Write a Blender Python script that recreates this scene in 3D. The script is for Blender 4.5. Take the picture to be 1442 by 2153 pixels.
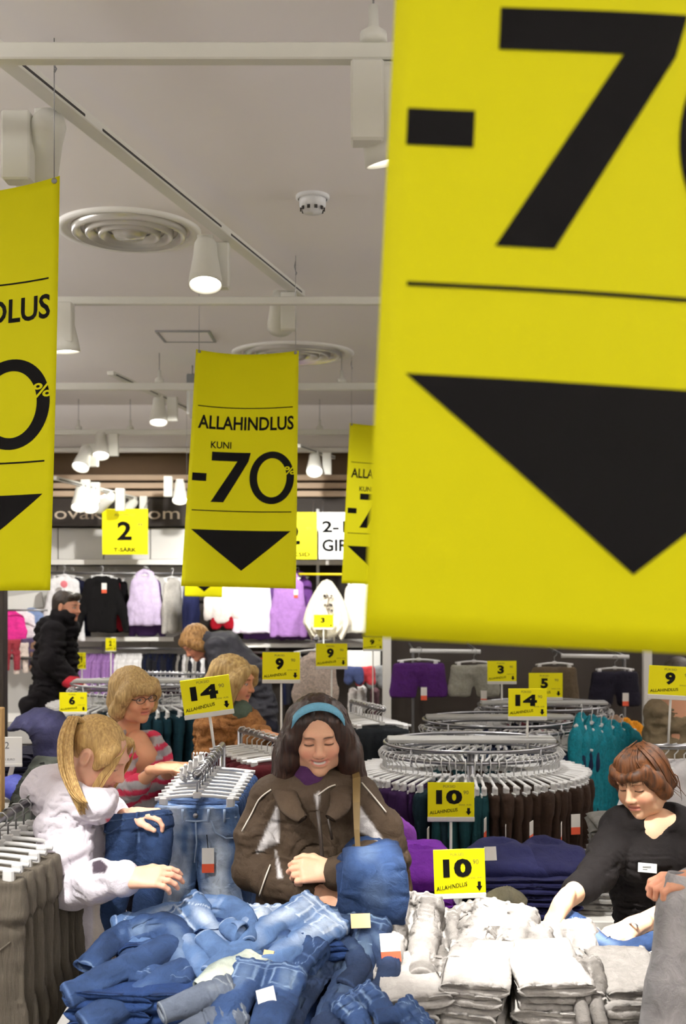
import bpy, bmesh, math, random
import numpy as np
from itertools import product
from mathutils import Vector, Matrix, Euler

for _o in list(bpy.data.objects):
    bpy.data.objects.remove(_o)
SC = bpy.context.scene
COL = SC.collection
random.seed(7)

# ------------------------------------------------------------------ camera
FPX, CX, HY, CAMZ = 2200.0, 721.0, 1152.0, 2.13
cam_d = bpy.data.cameras.new('camera')
cam_d.sensor_fit = 'VERTICAL'
cam_d.sensor_height = 36.0
cam_d.lens = 36.0 * FPX / 2153.0
cam_d.shift_y = (HY - 2153 / 2) / 2153.0
cam_d.clip_start = 0.05
cam_d.dof.use_dof = True
cam_d.dof.focus_distance = 3.4
cam_d.dof.aperture_fstop = 4.0
cam = bpy.data.objects.new('camera', cam_d)
COL.objects.link(cam)
cam.location = (0, 0, CAMZ)
cam.rotation_euler = (math.pi / 2, 0, 0)
SC.camera = cam
# ------------------------------------------------------------------ world, exposure
world = bpy.data.worlds.new('world')
SC.world = world
world.use_nodes = True
world.node_tree.nodes['Background'].inputs[0].default_value = (1, .96, .9, 1)
world.node_tree.nodes['Background'].inputs[1].default_value = 0.3
SC.view_settings.view_transform = 'Standard'
SC.view_settings.look = 'None'
SC.view_settings.gamma = 1.0
SC.view_settings.use_curve_mapping = False
SC.view_settings.exposure = 0.1
SC.cycles.use_denoising = True
SC.cycles.max_bounces = 6
SC.cycles.diffuse_bounces = 4
SC.cycles.sample_clamp_indirect = 4.0
SPOT_W = 0.85      # overall multiplier for the track spots
FILL_W = 1.15      # overall multiplier for the added fill lamps
WARM = (1.0, .97, .92)

# ------------------------------------------------------------------ helpers
def W(px, py, d):
    """point that the photograph shows at pixel (px,py), standing d metres away"""
    return Vector(((px - CX) * d / FPX, d, CAMZ - (py - HY) * d / FPX))
def V3(*a): return Vector(a)
def A(v): return np.array(v, float)
def lin(c):
    return tuple(((x / 255.) / 12.92 if x / 255. <= .04045 else ((x / 255. + .055) / 1.055) ** 2.4) for x in c[:3])

def tag(o, label=None, cat=None, group=None, kind=None):
    if label: o['label'] = label
    if cat: o['category'] = cat
    if group: o['group'] = group
    if kind: o['kind'] = kind
    return o
def empty(name, loc=(0, 0, 0), label=None, cat=None, group=None, rotz=0, parent=None):
    o = bpy.data.objects.new(name, None)
    COL.objects.link(o)
    o.location = loc
    o.rotation_euler = (0, 0, rotz)
    o.empty_display_size = .05
    if parent is not None: o.parent = parent
    return tag(o, label, cat, group)
def obj(name, me, mat=None, parent=None, loc=None, keep=True):
    """link a mesh as an object; with a parent, me's vertices are world coordinates unless loc is given"""
    o = bpy.data.objects.new(name, me)
    COL.objects.link(o)
    if mat is not None and not me.materials: me.materials.append(mat)
    if loc is not None: o.location = loc
    if parent is not None:
        o.parent = parent
        if keep and loc is None:
            o.matrix_parent_inverse = wmat(parent).inverted()
    return o
def wmat(o):
    m = o.matrix_parent_inverse @ o.matrix_basis if o.parent else o.matrix_basis
    return wmat(o.parent) @ m if o.parent else m.copy()
def mesh(name, V, F, smooth=False, col=None):
    me = bpy.data.meshes.new(name)
    V = np.asarray(V, float)
    F = F.tolist() if isinstance(F, np.ndarray) else F
    me.from_pydata(V.tolist(), [], F)
    if smooth:
        me.polygons.foreach_set('use_smooth', np.ones(len(me.polygons), bool))
    if col is not None:
        a = me.color_attributes.new(name='Col', type='FLOAT_COLOR', domain='POINT')
        c = np.ones((len(V), 4)); c[:, :3] = col
        a.data.foreach_set('color', c.ravel())
    me.update()
    return me
def copytree(o, parent=None):
    c = o.copy()
    COL.objects.link(c)
    if parent is not None: c.parent = parent
    for ch in o.children: copytree(ch, c)
    return c

class MB:
    """collects simple solids into one mesh"""
    def __init__(s): s.V = []; s.F = []; s.n = 0; s.sm = []
    def add(s, V, F, smooth=False):
        V = np.asarray(V, float)
        s.V.append(V)
        for f in F: s.F.append([int(i) + s.n for i in f]); s.sm.append(smooth)
        s.n += len(V)
        return s
    def box(s, c, size, rot=None, bev=0.0):
        x, y, z = [v / 2 for v in size]
        if bev > 0:
            b = min(bev, x * .9, y * .9, z * .9)
            V = []
            for sx, sy, sz in product((-1, 1), repeat=3):
                V += [(sx * (x - b), sy * (y - b), sz * z), (sx * (x - b), sy * y, sz * (z - b)), (sx * x, sy * (y - b), sz * (z - b))]
            V = np.array(V)
            def i(a, b_, c_, k): return ((a > 0) * 4 + (b_ > 0) * 2 + (c_ > 0)) * 3 + k
            F = []
            for q in (-1, 1):
                F.append([i(-1, -1, q, 0), i(1, -1, q, 0), i(1, 1, q, 0), i(-1, 1, q, 0)][::q])
                F.append([i(-1, q, -1, 1), i(1, q, -1, 1), i(1, q, 1, 1), i(-1, q, 1, 1)][::-q])
                F.append([i(q, -1, -1, 2), i(q, 1, -1, 2), i(q, 1, 1, 2), i(q, -1, 1, 2)][::q])
            for a in (-1, 1):
                for b_ in (-1, 1):
                    F.append([i(-1, a, b_, 0), i(1, a, b_, 0), i(1, a, b_, 1), i(-1, a, b_, 1)])
                    F.append([i(a, -1, b_, 0), i(a, 1, b_, 0), i(a, 1, b_, 2), i(a, -1, b_, 2)])
                    F.append([i(a, b_, -1, 1), i(a, b_, 1, 1), i(a, b_, 1, 2), i(a, b_, -1, 2)])
                    for c_ in (-1, 1): F.append([i(a, b_, c_, 0), i(a, b_, c_, 1), i(a, b_, c_, 2)])
        else:
            V = np.array([(sx * x, sy * y, sz * z) for sx, sy, sz in product((-1, 1), repeat=3)])
            F = [[0, 1, 3, 2], [4, 6, 7, 5], [0, 4, 5, 1], [2, 3, 7, 6], [0, 2, 6, 4], [1, 5, 7, 3]]
        if rot is not None: V = V @ np.array(rot).T
        return s.add(V + A(c), F)
    def tube(s, pts, r, n=8, caps=True, smooth=True):
        pts = [A(p) for p in pts]
        rs = r if hasattr(r, '__len__') else [r] * len(pts)
        V = []; F = []
        ref = None
        for i, p in enumerate(pts):
            t = pts[min(i + 1, len(pts) - 1)] - pts[max(i - 1, 0)]
            t = t / (np.linalg.norm(t) + 1e-9)
            if ref is None:
                ref = np.cross(t, (0, 0, 1.) if abs(t[2]) < .9 else (1., 0, 0))
            ref = ref - t * ref.dot(t); ref /= np.linalg.norm(ref) + 1e-9
            b = np.cross(t, ref)
            for k in range(n):
                a = 2 * math.pi * k / n
                V.append(p + rs[i] * (math.cos(a) * ref + math.sin(a) * b))
        for i in range(len(pts) - 1):
            for k in range(n):
                F.append([i * n + k, i * n + (k + 1) % n, (i + 1) * n + (k + 1) % n, (i + 1) * n + k])
        if caps:
            F.append(list(range(n))[::-1]); F.append([(len(pts) - 1) * n + k for k in range(n)])
        return s.add(V, F, smooth)
    def lathe(s, prof, c=(0, 0, 0), n=24, rot=None, smooth=True):
        V = []; F = []
        for r, z in prof:
            for k in range(n):
                a = 2 * math.pi * k / n
                V.append((r * math.cos(a), r * math.sin(a), z))
        for i in range(len(prof) - 1):
            for k in range(n):
                F.append([i * n + k, i * n + (k + 1) % n, (i + 1) * n + (k + 1) % n, (i + 1) * n + k])
        V = np.array(V)
        if rot is not None: V = V @ np.array(rot).T
        return s.add(V + A(c), F, smooth)
    def prism(s, poly, y0, y1):
        """polygon in x,z extruded along y"""
        n = len(poly)
        V = [(x, y0, z) for x, z in poly] + [(x, y1, z) for x, z in poly]
        F = [list(range(n)), list(range(n, 2 * n))[::-1]] + [[i, (i + 1) % n, n + (i + 1) % n, n + i][::-1] for i in range(n)]
        return s.add(V, F)
    def mesh(s, name='mesh'):
        me = bpy.data.meshes.new(name)
        me.from_pydata(np.concatenate(s.V).tolist(), [], s.F)
        me.polygons.foreach_set('use_smooth', s.sm)
        me.update()
        return me
    def build(s, name, mat=None, parent=None, loc=None):
        return obj(name, s.mesh(name), mat, parent, loc)

def basis(zdir, up=(0, 0, 1)):
    """rotation whose z column is zdir"""
    z = A(zdir) / np.linalg.norm(A(zdir))
    x = np.cross(A(up), z)
    if np.linalg.norm(x) < 1e-5: x = np.cross((0, 1., 0), z)
    x /= np.linalg.norm(x)
    return np.stack([x, np.cross(z, x), z], 1)
def rotm(rx=0, ry=0, rz=0):
    return np.array(Euler((math.radians(rx), math.radians(ry), math.radians(rz))).to_matrix())

# ------------------------------------------------------------------ noise
_rng = np.random.RandomState(3)
_TAB = _rng.rand(64, 64, 64).astype(np.float32)
def vnoise(P):
    P = np.asarray(P, float)
    i = np.floor(P).astype(int); f = P - i
    f = f * f * (3 - 2 * f)
    i0 = i & 63; i1 = (i + 1) & 63
    x0, y0, z0 = i0.T; x1, y1, z1 = i1.T; fx, fy, fz = f.T
    T = _TAB
    a = T[x0, y0, z0] * (1 - fx) + T[x1, y0, z0] * fx
    b = T[x0, y1, z0] * (1 - fx) + T[x1, y1, z0] * fx
    c = T[x0, y0, z1] * (1 - fx) + T[x1, y0, z1] * fx
    d = T[x0, y1, z1] * (1 - fx) + T[x1, y1, z1] * fx
    return (a * (1 - fy) + b * fy) * (1 - fz) + (c * (1 - fy) + d * fy) * fz * 1.0
def fbm(P, o=3):
    s = 0; a = .5; P = np.asarray(P, float)
    for k in range(o):
        s = s + a * (vnoise(P + 17.3 * k) - .5); P = P * 2.03; a *= .5
    return s * 2
def ridge(P, o=2):
    s = 0; a = 1.; P = np.asarray(P, float)
    for k in range(o):
        s = s + a * (1 - np.abs(2 * vnoise(P + 9.1 * k) - 1) * 2); P = P * 1.9; a *= .5
    return s * .6
def vnormals(V, F):
    F = np.asarray(F)
    n = np.cross(V[F[:, 2]] - V[F[:, 0]], V[F[:, 3 if F.shape[1] > 3 else 1]] - V[F[:, 1 if F.shape[1] > 3 else 0]])
    if F.shape[1] == 3: n = np.cross(V[F[:, 1]] - V[F[:, 0]], V[F[:, 2]] - V[F[:, 0]])
    N = np.zeros_like(V)
    for k in range(F.shape[1]): np.add.at(N, F[:, k], n)
    return N / (np.linalg.norm(N, axis=1, keepdims=True) + 1e-12)

# ------------------------------------------------------------------ signed distance modelling
class Field:
    def __init__(s, lo, hi, h):
        s.lo = A(lo); s.h = h
        s.n = np.maximum(np.ceil((A(hi) - s.lo) / h).astype(int) + 1, 4)
        s.F = np.full(s.n, 1.0)
    def _reg(s, lo, hi, m):
        a = np.clip(np.floor((A(lo) - m - s.lo) / s.h).astype(int), 0, s.n - 1)
        b = np.clip(np.ceil((A(hi) + m - s.lo) / s.h).astype(int) + 1, 1, s.n)
        b = np.maximum(b, a + 1)
        ax = [s.lo[k] + s.h * np.arange(a[k], b[k]) for k in range(3)]
        P = np.stack(np.meshgrid(*ax, indexing='ij'), -1)
        return tuple(slice(a[k], b[k]) for k in range(3)), P
    def _put(s, sl, d, k, sub):
        f = s.F[sl]
        if sub: d2 = -d; h = np.maximum(k - np.abs(f - d2), 0) / k; s.F[sl] = np.maximum(f, d2) + h * h * k / 4
        else: h = np.maximum(k - np.abs(f - d), 0) / k; s.F[sl] = np.minimum(f, d) - h * h * k / 4
    def cap(s, a, b, ra, rb=None, k=.02, flat=None, sub=False):
        a = A(a); b = A(b); rb = ra if rb is None else rb
        R = max(ra, rb)
        sl, P = s._reg(np.minimum(a, b) - R, np.maximum(a, b) + R, k + 2 * s.h)
        ab = b - a; L = ab.dot(ab) + 1e-12
        t = np.clip(((P - a) @ ab) / L, 0, 1)
        q = P - a - t[..., None] * ab
        if flat is not None:
            n, fac = A(flat[0]), flat[1]
            n = n / np.linalg.norm(n)
            q = q + ((q @ n) * (fac - 1))[..., None] * n
        d = np.linalg.norm(q, axis=-1) - (ra + t * (rb - ra))
        if flat is not None: d = d / (1 + (flat[1] - 1) * .5)
        s._put(sl, d, k, sub); return s
    def chain(s, pts, rs, k=.02, flat=None):
        for i in range(len(pts) - 1): s.cap(pts[i], pts[i + 1], rs[i], rs[i + 1], k, flat)
        return s
    def ell(s, c, r, rot=None, k=.02, sub=False):
        c = A(c); r = A(r); R = r.max()
        sl, P = s._reg(c - R, c + R, k + 2 * s.h)
        q = P - c
        if rot is not None: q = q @ np.array(rot)
        k0 = np.linalg.norm(q / r, axis=-1); k1 = np.linalg.norm(q / (r * r), axis=-1) + 1e-9
        s._put(sl, np.where(k0 < .05, -r.min(), k0 * (k0 - 1) / k1), k, sub); return s
    def box(s, c, hs, rad=.01, rot=None, k=.01, sub=False):
        c = A(c); hs = A(hs); R = np.linalg.norm(hs)
        sl, P = s._reg(c - R, c + R, k + 2 * s.h)
        q = P - c
        if rot is not None: q = q @ np.array(rot)
        q = np.abs(q) - (hs - rad)
        d = np.linalg.norm(np.maximum(q, 0), axis=-1) + np.minimum(q.max(-1), 0) - rad
        s._put(sl, d, k, sub); return s
    def half(s, p, n, k=.005):
        """cut away everything on the side n points to"""
        sl, P = s._reg(s.lo, s.lo + s.h * s.n, 0)
        n = A(n) / np.linalg.norm(A(n))
        s._put(sl, -((P - A(p)) @ n), k, True); return s
    def surf(s):
        F = s.F.copy()
        F[0] = F[-1] = 1; F[:, 0] = F[:, -1] = 1; F[:, :, 0] = F[:, :, -1] = 1
        S = F < 0; nx, ny, nz = F.shape
        c = np.zeros((nx - 1, ny - 1, nz - 1), np.int8)
        for i, j, k in product((0, 1), repeat=3): c += S[i:nx - 1 + i, j:ny - 1 + j, k:nz - 1 + k]
        m = (c > 0) & (c < 8)
        idx = np.full(m.shape, -1); I = np.argwhere(m); idx[m] = np.arange(len(I))
        acc = np.zeros((len(I), 3)); cnt = np.zeros(len(I))
        for ax in range(3):
            oth = [q for q in range(3) if q != ax]
            for a, b in product((0, 1), repeat=2):
                o0 = np.zeros(3, int); o0[oth[0]] = a; o0[oth[1]] = b
                o1 = o0.copy(); o1[ax] = 1
                f0 = F[tuple((I + o0).T)]; f1 = F[tuple((I + o1).T)]
                cr = (f0 < 0) != (f1 < 0)
                t = np.where(cr, f0 / np.where(cr, f0 - f1, 1), 0)
                p = o0[None] + t[:, None] * (o1 - o0)[None]
                acc[cr] += p[cr]; cnt += cr
        V = (I + acc / cnt[:, None]) * s.h + s.lo
        Q = []
        for ax in range(3):
            j, k = (ax + 1) % 3, (ax + 2) % 3
            lo = [slice(None)] * 3; hi = [slice(None)] * 3
            lo[ax] = slice(0, -1); hi[ax] = slice(1, None)
            ch = S[tuple(lo)] != S[tuple(hi)]
            E = np.argwhere(ch)
            ok = (E[:, j] > 0) & (E[:, k] > 0) & (E[:, j] < F.shape[j] - 1) & (E[:, k] < F.shape[k] - 1)
            E = E[ok]
            def cell(dj, dk):
                e = E.copy(); e[:, j] += dj; e[:, k] += dk
                return idx[tuple(e.T)]
            q = np.stack([cell(-1, -1), cell(0, -1), cell(0, 0), cell(-1, 0)], 1)
            ins = S[tuple(E.T)]
            q[~ins] = q[~ins][:, ::-1]
            Q.append(q)
        Q = np.concatenate(Q)
        return V, Q
def relax(V, F, it=2, w=.5):
    F = np.asarray(F)
    for _ in range(it):
        S = np.zeros_like(V); c = np.zeros(len(V))
        for a in range(4):
            for b in (1, 3):
                np.add.at(S, F[:, a], V[F[:, (a + b) % 4]]); np.add.at(c, F[:, a], 1)
        V = V * (1 - w) + w * S / np.maximum(c, 1)[:, None]
    return V

def quad_edges(F):
    F = np.asarray(F)
    E = np.concatenate([F[:, [0, 1]], F[:, [1, 2]], F[:, [2, 3]], F[:, [3, 0]]])
    E.sort(1)
    E = np.unique(E, axis=0)
    return E, np.concatenate([F[:, [0, 2]], F[:, [1, 3]]])
def buckle(V, F, grow=.08, aniso=None, it=45, seed=0., keep=.012, smooth=.5, amp0=.004, freq=14., axis=None, mask=None):
    """let a cloth surface that is a little too large for its form buckle into folds.
    aniso/axis: extra growth for edges that run along axis (constant vector or one per vertex)"""
    V = np.asarray(V, float); n = len(V)
    E, D = quad_edges(F)
    A_ = np.concatenate([E, D]); i, j = A_.T
    N = vnormals(V, F)
    d = V[j] - V[i]; L0 = np.linalg.norm(d, axis=1) + 1e-9
    g = np.full(len(A_), 1. + grow)
    if axis is not None:
        ax = np.asarray(axis, float)
        if ax.ndim == 2: ax = ax[i]
        g += aniso * (np.abs((d * ax).sum(1)) / L0) ** 2
    if mask is not None: g = 1 + (g - 1) * mask[i]
    R = L0 * g
    deg = np.bincount(i, minlength=n) + np.bincount(j, minlength=n)
    ei, ej = E.T; ed = np.maximum(np.bincount(ei, minlength=n) + np.bincount(ej, minlength=n), 1)
    X = V + N * (amp0 * fbm(V * freq + seed, 2))[:, None]
    for q in range(it):
        d = X[j] - X[i]; L = np.linalg.norm(d, axis=1) + 1e-9
        c = d * ((L - R) / L * .5)[:, None]
        for k in range(3):
            X[:, k] += 1.3 * (np.bincount(i, c[:, k], n) - np.bincount(j, c[:, k], n)) / deg
        U = X - V
        S = np.stack([np.bincount(ei, U[ej, k], n) + np.bincount(ej, U[ei, k], n) for k in range(3)], 1) / ed[:, None]
        U = U * (1 - smooth) + smooth * S
        X = V + U * (1 - keep)
    return X

# ------------------------------------------------------------------ materials
MATS = {}
def nt_mat(name):
    m = bpy.data.materials.new(name); m.use_nodes = True
    nt = m.node_tree; b = nt.nodes['Principled BSDF']
    return m, nt, b
def setin(b, k, v):
    if k in b.inputs: b.inputs[k].default_value = v
def plain(name, rgb, rough=.5, metal=0., spec=.4, vary=0.06, vscale=30., bump=0., bscale=200., emit=None, estr=0.):
    """procedural material: colour with slight noise variation and fine relief"""
    if name in MATS: return MATS[name]
    m, nt, b = nt_mat(name)
    c = lin(rgb)
    tc = nt.nodes.new('ShaderNodeTexCoord')
    nz = nt.nodes.new('ShaderNodeTexNoise'); nz.inputs['Scale'].default_value = vscale; nz.inputs['Detail'].default_value = 3
    nt.links.new(tc.outputs['Object'], nz.inputs['Vector'])
    mx = nt.nodes.new('ShaderNodeMix'); mx.data_type = 'RGBA'
    mx.inputs[6].default_value = tuple(min(1, x * (1 - vary)) for x in c) + (1,)
    mx.inputs[7].default_value = tuple(min(1, x * (1 + vary)) for x in c) + (1,)
    nt.links.new(nz.outputs['Fac'], mx.inputs[0]); nt.links.new(mx.outputs[2], b.inputs['Base Color'])
    b.inputs['Roughness'].default_value = rough; b.inputs['Metallic'].default_value = metal
    setin(b, 'Specular IOR Level', spec)
    if bump > 0:
        n2 = nt.nodes.new('ShaderNodeTexNoise'); n2.inputs['Scale'].default_value = bscale; n2.inputs['Detail'].default_value = 2
        nt.links.new(tc.outputs['Object'], n2.inputs['Vector'])
        bp = nt.nodes.new('ShaderNodeBump'); bp.inputs['Strength'].default_value = bump; bp.inputs['Distance'].default_value = .004
        nt.links.new(n2.outputs['Fac'], bp.inputs['Height']); nt.links.new(bp.outputs['Normal'], b.inputs['Normal'])
    if emit is not None:
        b.inputs['Emission Color'].default_value = lin(emit) + (1,); b.inputs['Emission Strength'].default_value = estr
    MATS[name] = m
    return m
def cloth(name, rgb, rough=.9, vary=.18, wr=.35, wscale=22., weave=700., stretch=(1, 1, 1), attr=False, sheen=0.):
    """woven cloth: tonal variation, creases and a fine weave; attr uses the mesh's own dye colours"""
    if name in MATS: return MATS[name]
    m, nt, b = nt_mat(name)
    tc = nt.nodes.new('ShaderNodeTexCoord')
    mp = nt.nodes.new('ShaderNodeMapping'); mp.inputs['Scale'].default_value = stretch
    nt.links.new(tc.outputs['Object'], mp.inputs['Vector'])
    nz = nt.nodes.new('ShaderNodeTexNoise'); nz.inputs['Scale'].default_value = wscale; nz.inputs['Detail'].default_value = 6; nz.inputs['Roughness'].default_value = .65
    nz.inputs['Distortion'].default_value = .6
    nt.links.new(mp.outputs['Vector'], nz.inputs['Vector'])
    fi = nt.nodes.new('ShaderNodeTexNoise'); fi.inputs['Scale'].default_value = weave; fi.inputs['Detail'].default_value = 1
    nt.links.new(tc.outputs['Object'], fi.inputs['Vector'])
    if attr:
        at = nt.nodes.new('ShaderNodeAttribute'); at.attribute_name = 'Col'; src = at.outputs['Color']
    else:
        rg = nt.nodes.new('ShaderNodeRGB'); rg.outputs[0].default_value = lin(rgb) + (1,); src = rg.outputs[0]
    hs = nt.nodes.new('ShaderNodeHueSaturation')
    ad = nt.nodes.new('ShaderNodeMath'); ad.operation = 'ADD'
    nt.links.new(nz.outputs['Fac'], ad.inputs[0]); 
    f2 = nt.nodes.new('ShaderNodeMath'); f2.operation = 'MULTIPLY'; f2.inputs[1].default_value = .35
    nt.links.new(fi.outputs['Fac'], f2.inputs[0]); nt.links.new(f2.outputs[0], ad.inputs[1])
    mr = nt.nodes.new('ShaderNodeMapRange'); mr.inputs[1].default_value = .35; mr.inputs[2].default_value = 1.0
    mr.inputs[3].default_value = 1 - vary * 1.6; mr.inputs[4].default_value = 1 + vary * 1.6
    nt.links.new(ad.outputs[0], mr.inputs[0]); nt.links.new(mr.outputs[0], hs.inputs['Value'])
    nt.links.new(src, hs.inputs['Color']); nt.links.new(hs.outputs['Color'], b.inputs['Base Color'])
    b.inputs['Roughness'].default_value = rough; setin(b, 'Specular IOR Level', .15)
    if sheen: setin(b, 'Sheen Weight', sheen)
    bp = nt.nodes.new('ShaderNodeBump'); bp.inputs['Strength'].default_value = wr; bp.inputs['Distance'].default_value = .02
    nt.links.new(nz.outputs['Fac'], bp.inputs['Height'])
    b2 = nt.nodes.new('ShaderNodeBump'); b2.inputs['Strength'].default_value = .15; b2.inputs['Distance'].default_value = .002
    nt.links.new(fi.outputs['Fac'], b2.inputs['Height']); nt.links.new(bp.outputs['Normal'], b2.inputs['Normal'])
    nt.links.new(b2.outputs['Normal'], b.inputs['Normal'])
    MATS[name] = m
    return m
def attr_mat(name, rough=.6, sss=0., spec=.3, vary=.06, bump=.1, bscale=300.):
    if name in MATS: return MATS[name]
    m, nt, b = nt_mat(name)
    at = nt.nodes.new('ShaderNodeAttribute'); at.attribute_name = 'Col'
    tc = nt.nodes.new('ShaderNodeTexCoord')
    nz = nt.nodes.new('ShaderNodeTexNoise'); nz.inputs['Scale'].default_value = bscale
    nt.links.new(tc.outputs['Object'], nz.inputs['Vector'])
    hs = nt.nodes.new('ShaderNodeHueSaturation')
    mr = nt.nodes.new('ShaderNodeMapRange'); mr.inputs[3].default_value = 1 - vary; mr.inputs[4].default_value = 1 + vary
    nt.links.new(nz.outputs['Fac'], mr.inputs[0]); nt.links.new(mr.outputs[0], hs.inputs['Value'])
    nt.links.new(at.outputs['Color'], hs.inputs['Color']); nt.links.new(hs.outputs['Color'], b.inputs['Base Color'])
    b.inputs['Roughness'].default_value = rough; setin(b, 'Specular IOR Level', spec)
    if sss:
        setin(b, 'Subsurface Weight', sss); setin(b, 'Subsurface Radius', (.012, .005, .003)); setin(b, 'Subsurface Scale', 1.0)
    bp = nt.nodes.new('ShaderNodeBump'); bp.inputs['Strength'].default_value = bump; bp.inputs['Distance'].default_value = .001
    nt.links.new(nz.outputs['Fac'], bp.inputs['Height']); nt.links.new(bp.outputs['Normal'], b.inputs['Normal'])
    MATS[name] = m
    return m
def hair_mat(name, dark, light, scale=90., stretch=(1, 1, .06)):
    if name in MATS: return MATS[name]
    m, nt, b = nt_mat(name)
    tc = nt.nodes.new('ShaderNodeTexCoord'); mp = nt.nodes.new('ShaderNodeMapping'); mp.inputs['Scale'].default_value = stretch
    nt.links.new(tc.outputs['Object'], mp.inputs['Vector'])
    nz = nt.nodes.new('ShaderNodeTexNoise'); nz.inputs['Scale'].default_value = scale; nz.inputs['Detail'].default_value = 5; nz.inputs['Distortion'].default_value = .3
    nt.links.new(mp.outputs['Vector'], nz.inputs['Vector'])
    cr = nt.nodes.new('ShaderNodeValToRGB')
    cr.color_ramp.elements[0].position = .32; cr.color_ramp.elements[0].color = lin(dark) + (1,)
    cr.color_ramp.elements[1].position = .68; cr.color_ramp.elements[1].color = lin(light) + (1,)
    nt.links.new(nz.outputs['Fac'], cr.inputs[0]); nt.links.new(cr.outputs[0], b.inputs['Base Color'])
    b.inputs['Roughness'].default_value = .5; setin(b, 'Specular IOR Level', .3)
    bp = nt.nodes.new('ShaderNodeBump'); bp.inputs['Strength'].default_value = .6; bp.inputs['Distance'].default_value = .004
    nt.links.new(nz.outputs['Fac'], bp.inputs['Height']); nt.links.new(bp.outputs['Normal'], b.inputs['Normal'])
    MATS[name] = m
    return m

M_WHITE = plain('white_enamel', (236, 234, 228), .4, vary=.02)
M_WHITEP = plain('white_plastic', (222, 222, 222), .35, vary=.03)
M_CHROME = plain('chrome', (150, 150, 154), .28, metal=1., vary=.03)
M_STEEL = plain('brushed_steel', (150, 150, 152), .4, metal=.9, vary=.06)
M_YEL = plain('yellow_card', (248, 238, 2), .5, vary=.015, vscale=8, spec=.3)
M_BANNER = plain('yellow_banner_vinyl', (226, 221, 0), .6, vary=.02, vscale=4, spec=.2)
M_BLACK = plain('black_print', (13, 12, 12), .85, spec=.1, vary=.05)
M_GREY = plain('grey_print', (120, 112, 40), .6, vary=.05)
M_PAPER = plain('white_card', (240, 239, 234), .6, vary=.02)
M_DARK = plain('dark_metal', (45, 42, 40), .5, vary=.08)
M_LAMP = plain('lamp_glow', (255, 250, 240), .3, emit=(255, 246, 230), estr=9.)

# ------------------------------------------------------------------ lettering
_TXT = {}
def text_geo(s, bold=0.0):
    """flat outline of a word: vertices scaled to cap height 1, starting at x=0"""
    if (s, bold) in _TXT: return _TXT[(s, bold)]
    cu = bpy.data.curves.new('lettering', 'FONT'); cu.body = s; cu.offset = bold; cu.resolution_u = 3
    o = bpy.data.objects.new('lettering_tmp', cu); COL.objects.link(o)
    dg = bpy.context.evaluated_depsgraph_get(); dg.update()
    me = bpy.data.meshes.new_from_object(o.evaluated_get(dg))
    V = np.array([v.co[:2] for v in me.vertices]).reshape(-1, 2); F = [list(p.vertices) for p in me.polygons]
    bpy.data.objects.remove(o); bpy.data.meshes.remove(me); bpy.data.curves.remove(cu)
    ref = .729
    V = V / ref; V[:, 0] -= V[:, 0].min()
    _TXT[(s, bold)] = (V, F)
    return V, F
def text_fit(s, cx, y0, w=None, h=None, bold=0.0, shear=0.0):
    V, F = text_geo(s, bold)
    V = V.copy()
    tw = V[:, 0].max(); 
    sy = h if h else w / tw
    sx = w / tw if w else h
    return np.stack([V[:, 0] * sx - tw * sx / 2 + cx, V[:, 1] * sy + y0 + shear * (V[:, 0] * sx - tw * sx / 2)], 1), F
class Flat:
    """flat print collected in a 2-D sheet, then laid on a surface"""
    def __init__(s): s.V = []; s.F = []; s.n = 0
    def add(s, V, F):
        V = np.asarray(V, float); s.V.append(V)
        for f in F: s.F.append([i + s.n for i in f])
        s.n += len(V); return s
    def poly(s, P): return s.add(P, [list(range(len(P)))])
    def text(s, *a, **k): return s.add(*text_fit(*a, **k))
    def ring(s, cx, cy, rx, ry, t, n=40):
        V = []; 
        for k in range(n):
            a = 2 * math.pi * k / n
            V += [(cx + rx * math.cos(a), cy + ry * math.sin(a)), (cx + (rx - t) * math.cos(a), cy + (ry - t) * math.sin(a))]
        return s.add(V, [[2 * k, (2 * k + 2) % (2 * n), (2 * k + 3) % (2 * n), 2 * k + 1] for k in range(n)])
    def build(s, name, mat, parent, fn, cuts=None):
        V = np.concatenate(s.V)
        bm = bmesh.new()
        vs = [bm.verts.new((x, y, 0)) for x, y in V]
        for f in s.F:
            try: bm.faces.new([vs[i] for i in f])
            except ValueError: pass
        if cuts is not None:
            for ax, vals in enumerate(cuts):
                for c in vals:
                    no = (1, 0, 0) if ax == 0 else (0, 1, 0); co = (c, 0, 0) if ax == 0 else (0, c, 0)
                    bmesh.ops.bisect_plane(bm, geom=bm.verts[:] + bm.edges[:] + bm.faces[:], plane_co=co, plane_no=no)
        for v in bm.verts:
            v.co = fn(v.co.x, v.co.y)
        me = bpy.data.meshes.new(name); bm.to_mesh(me); bm.free()
        return obj(name, me, mat, parent)
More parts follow.
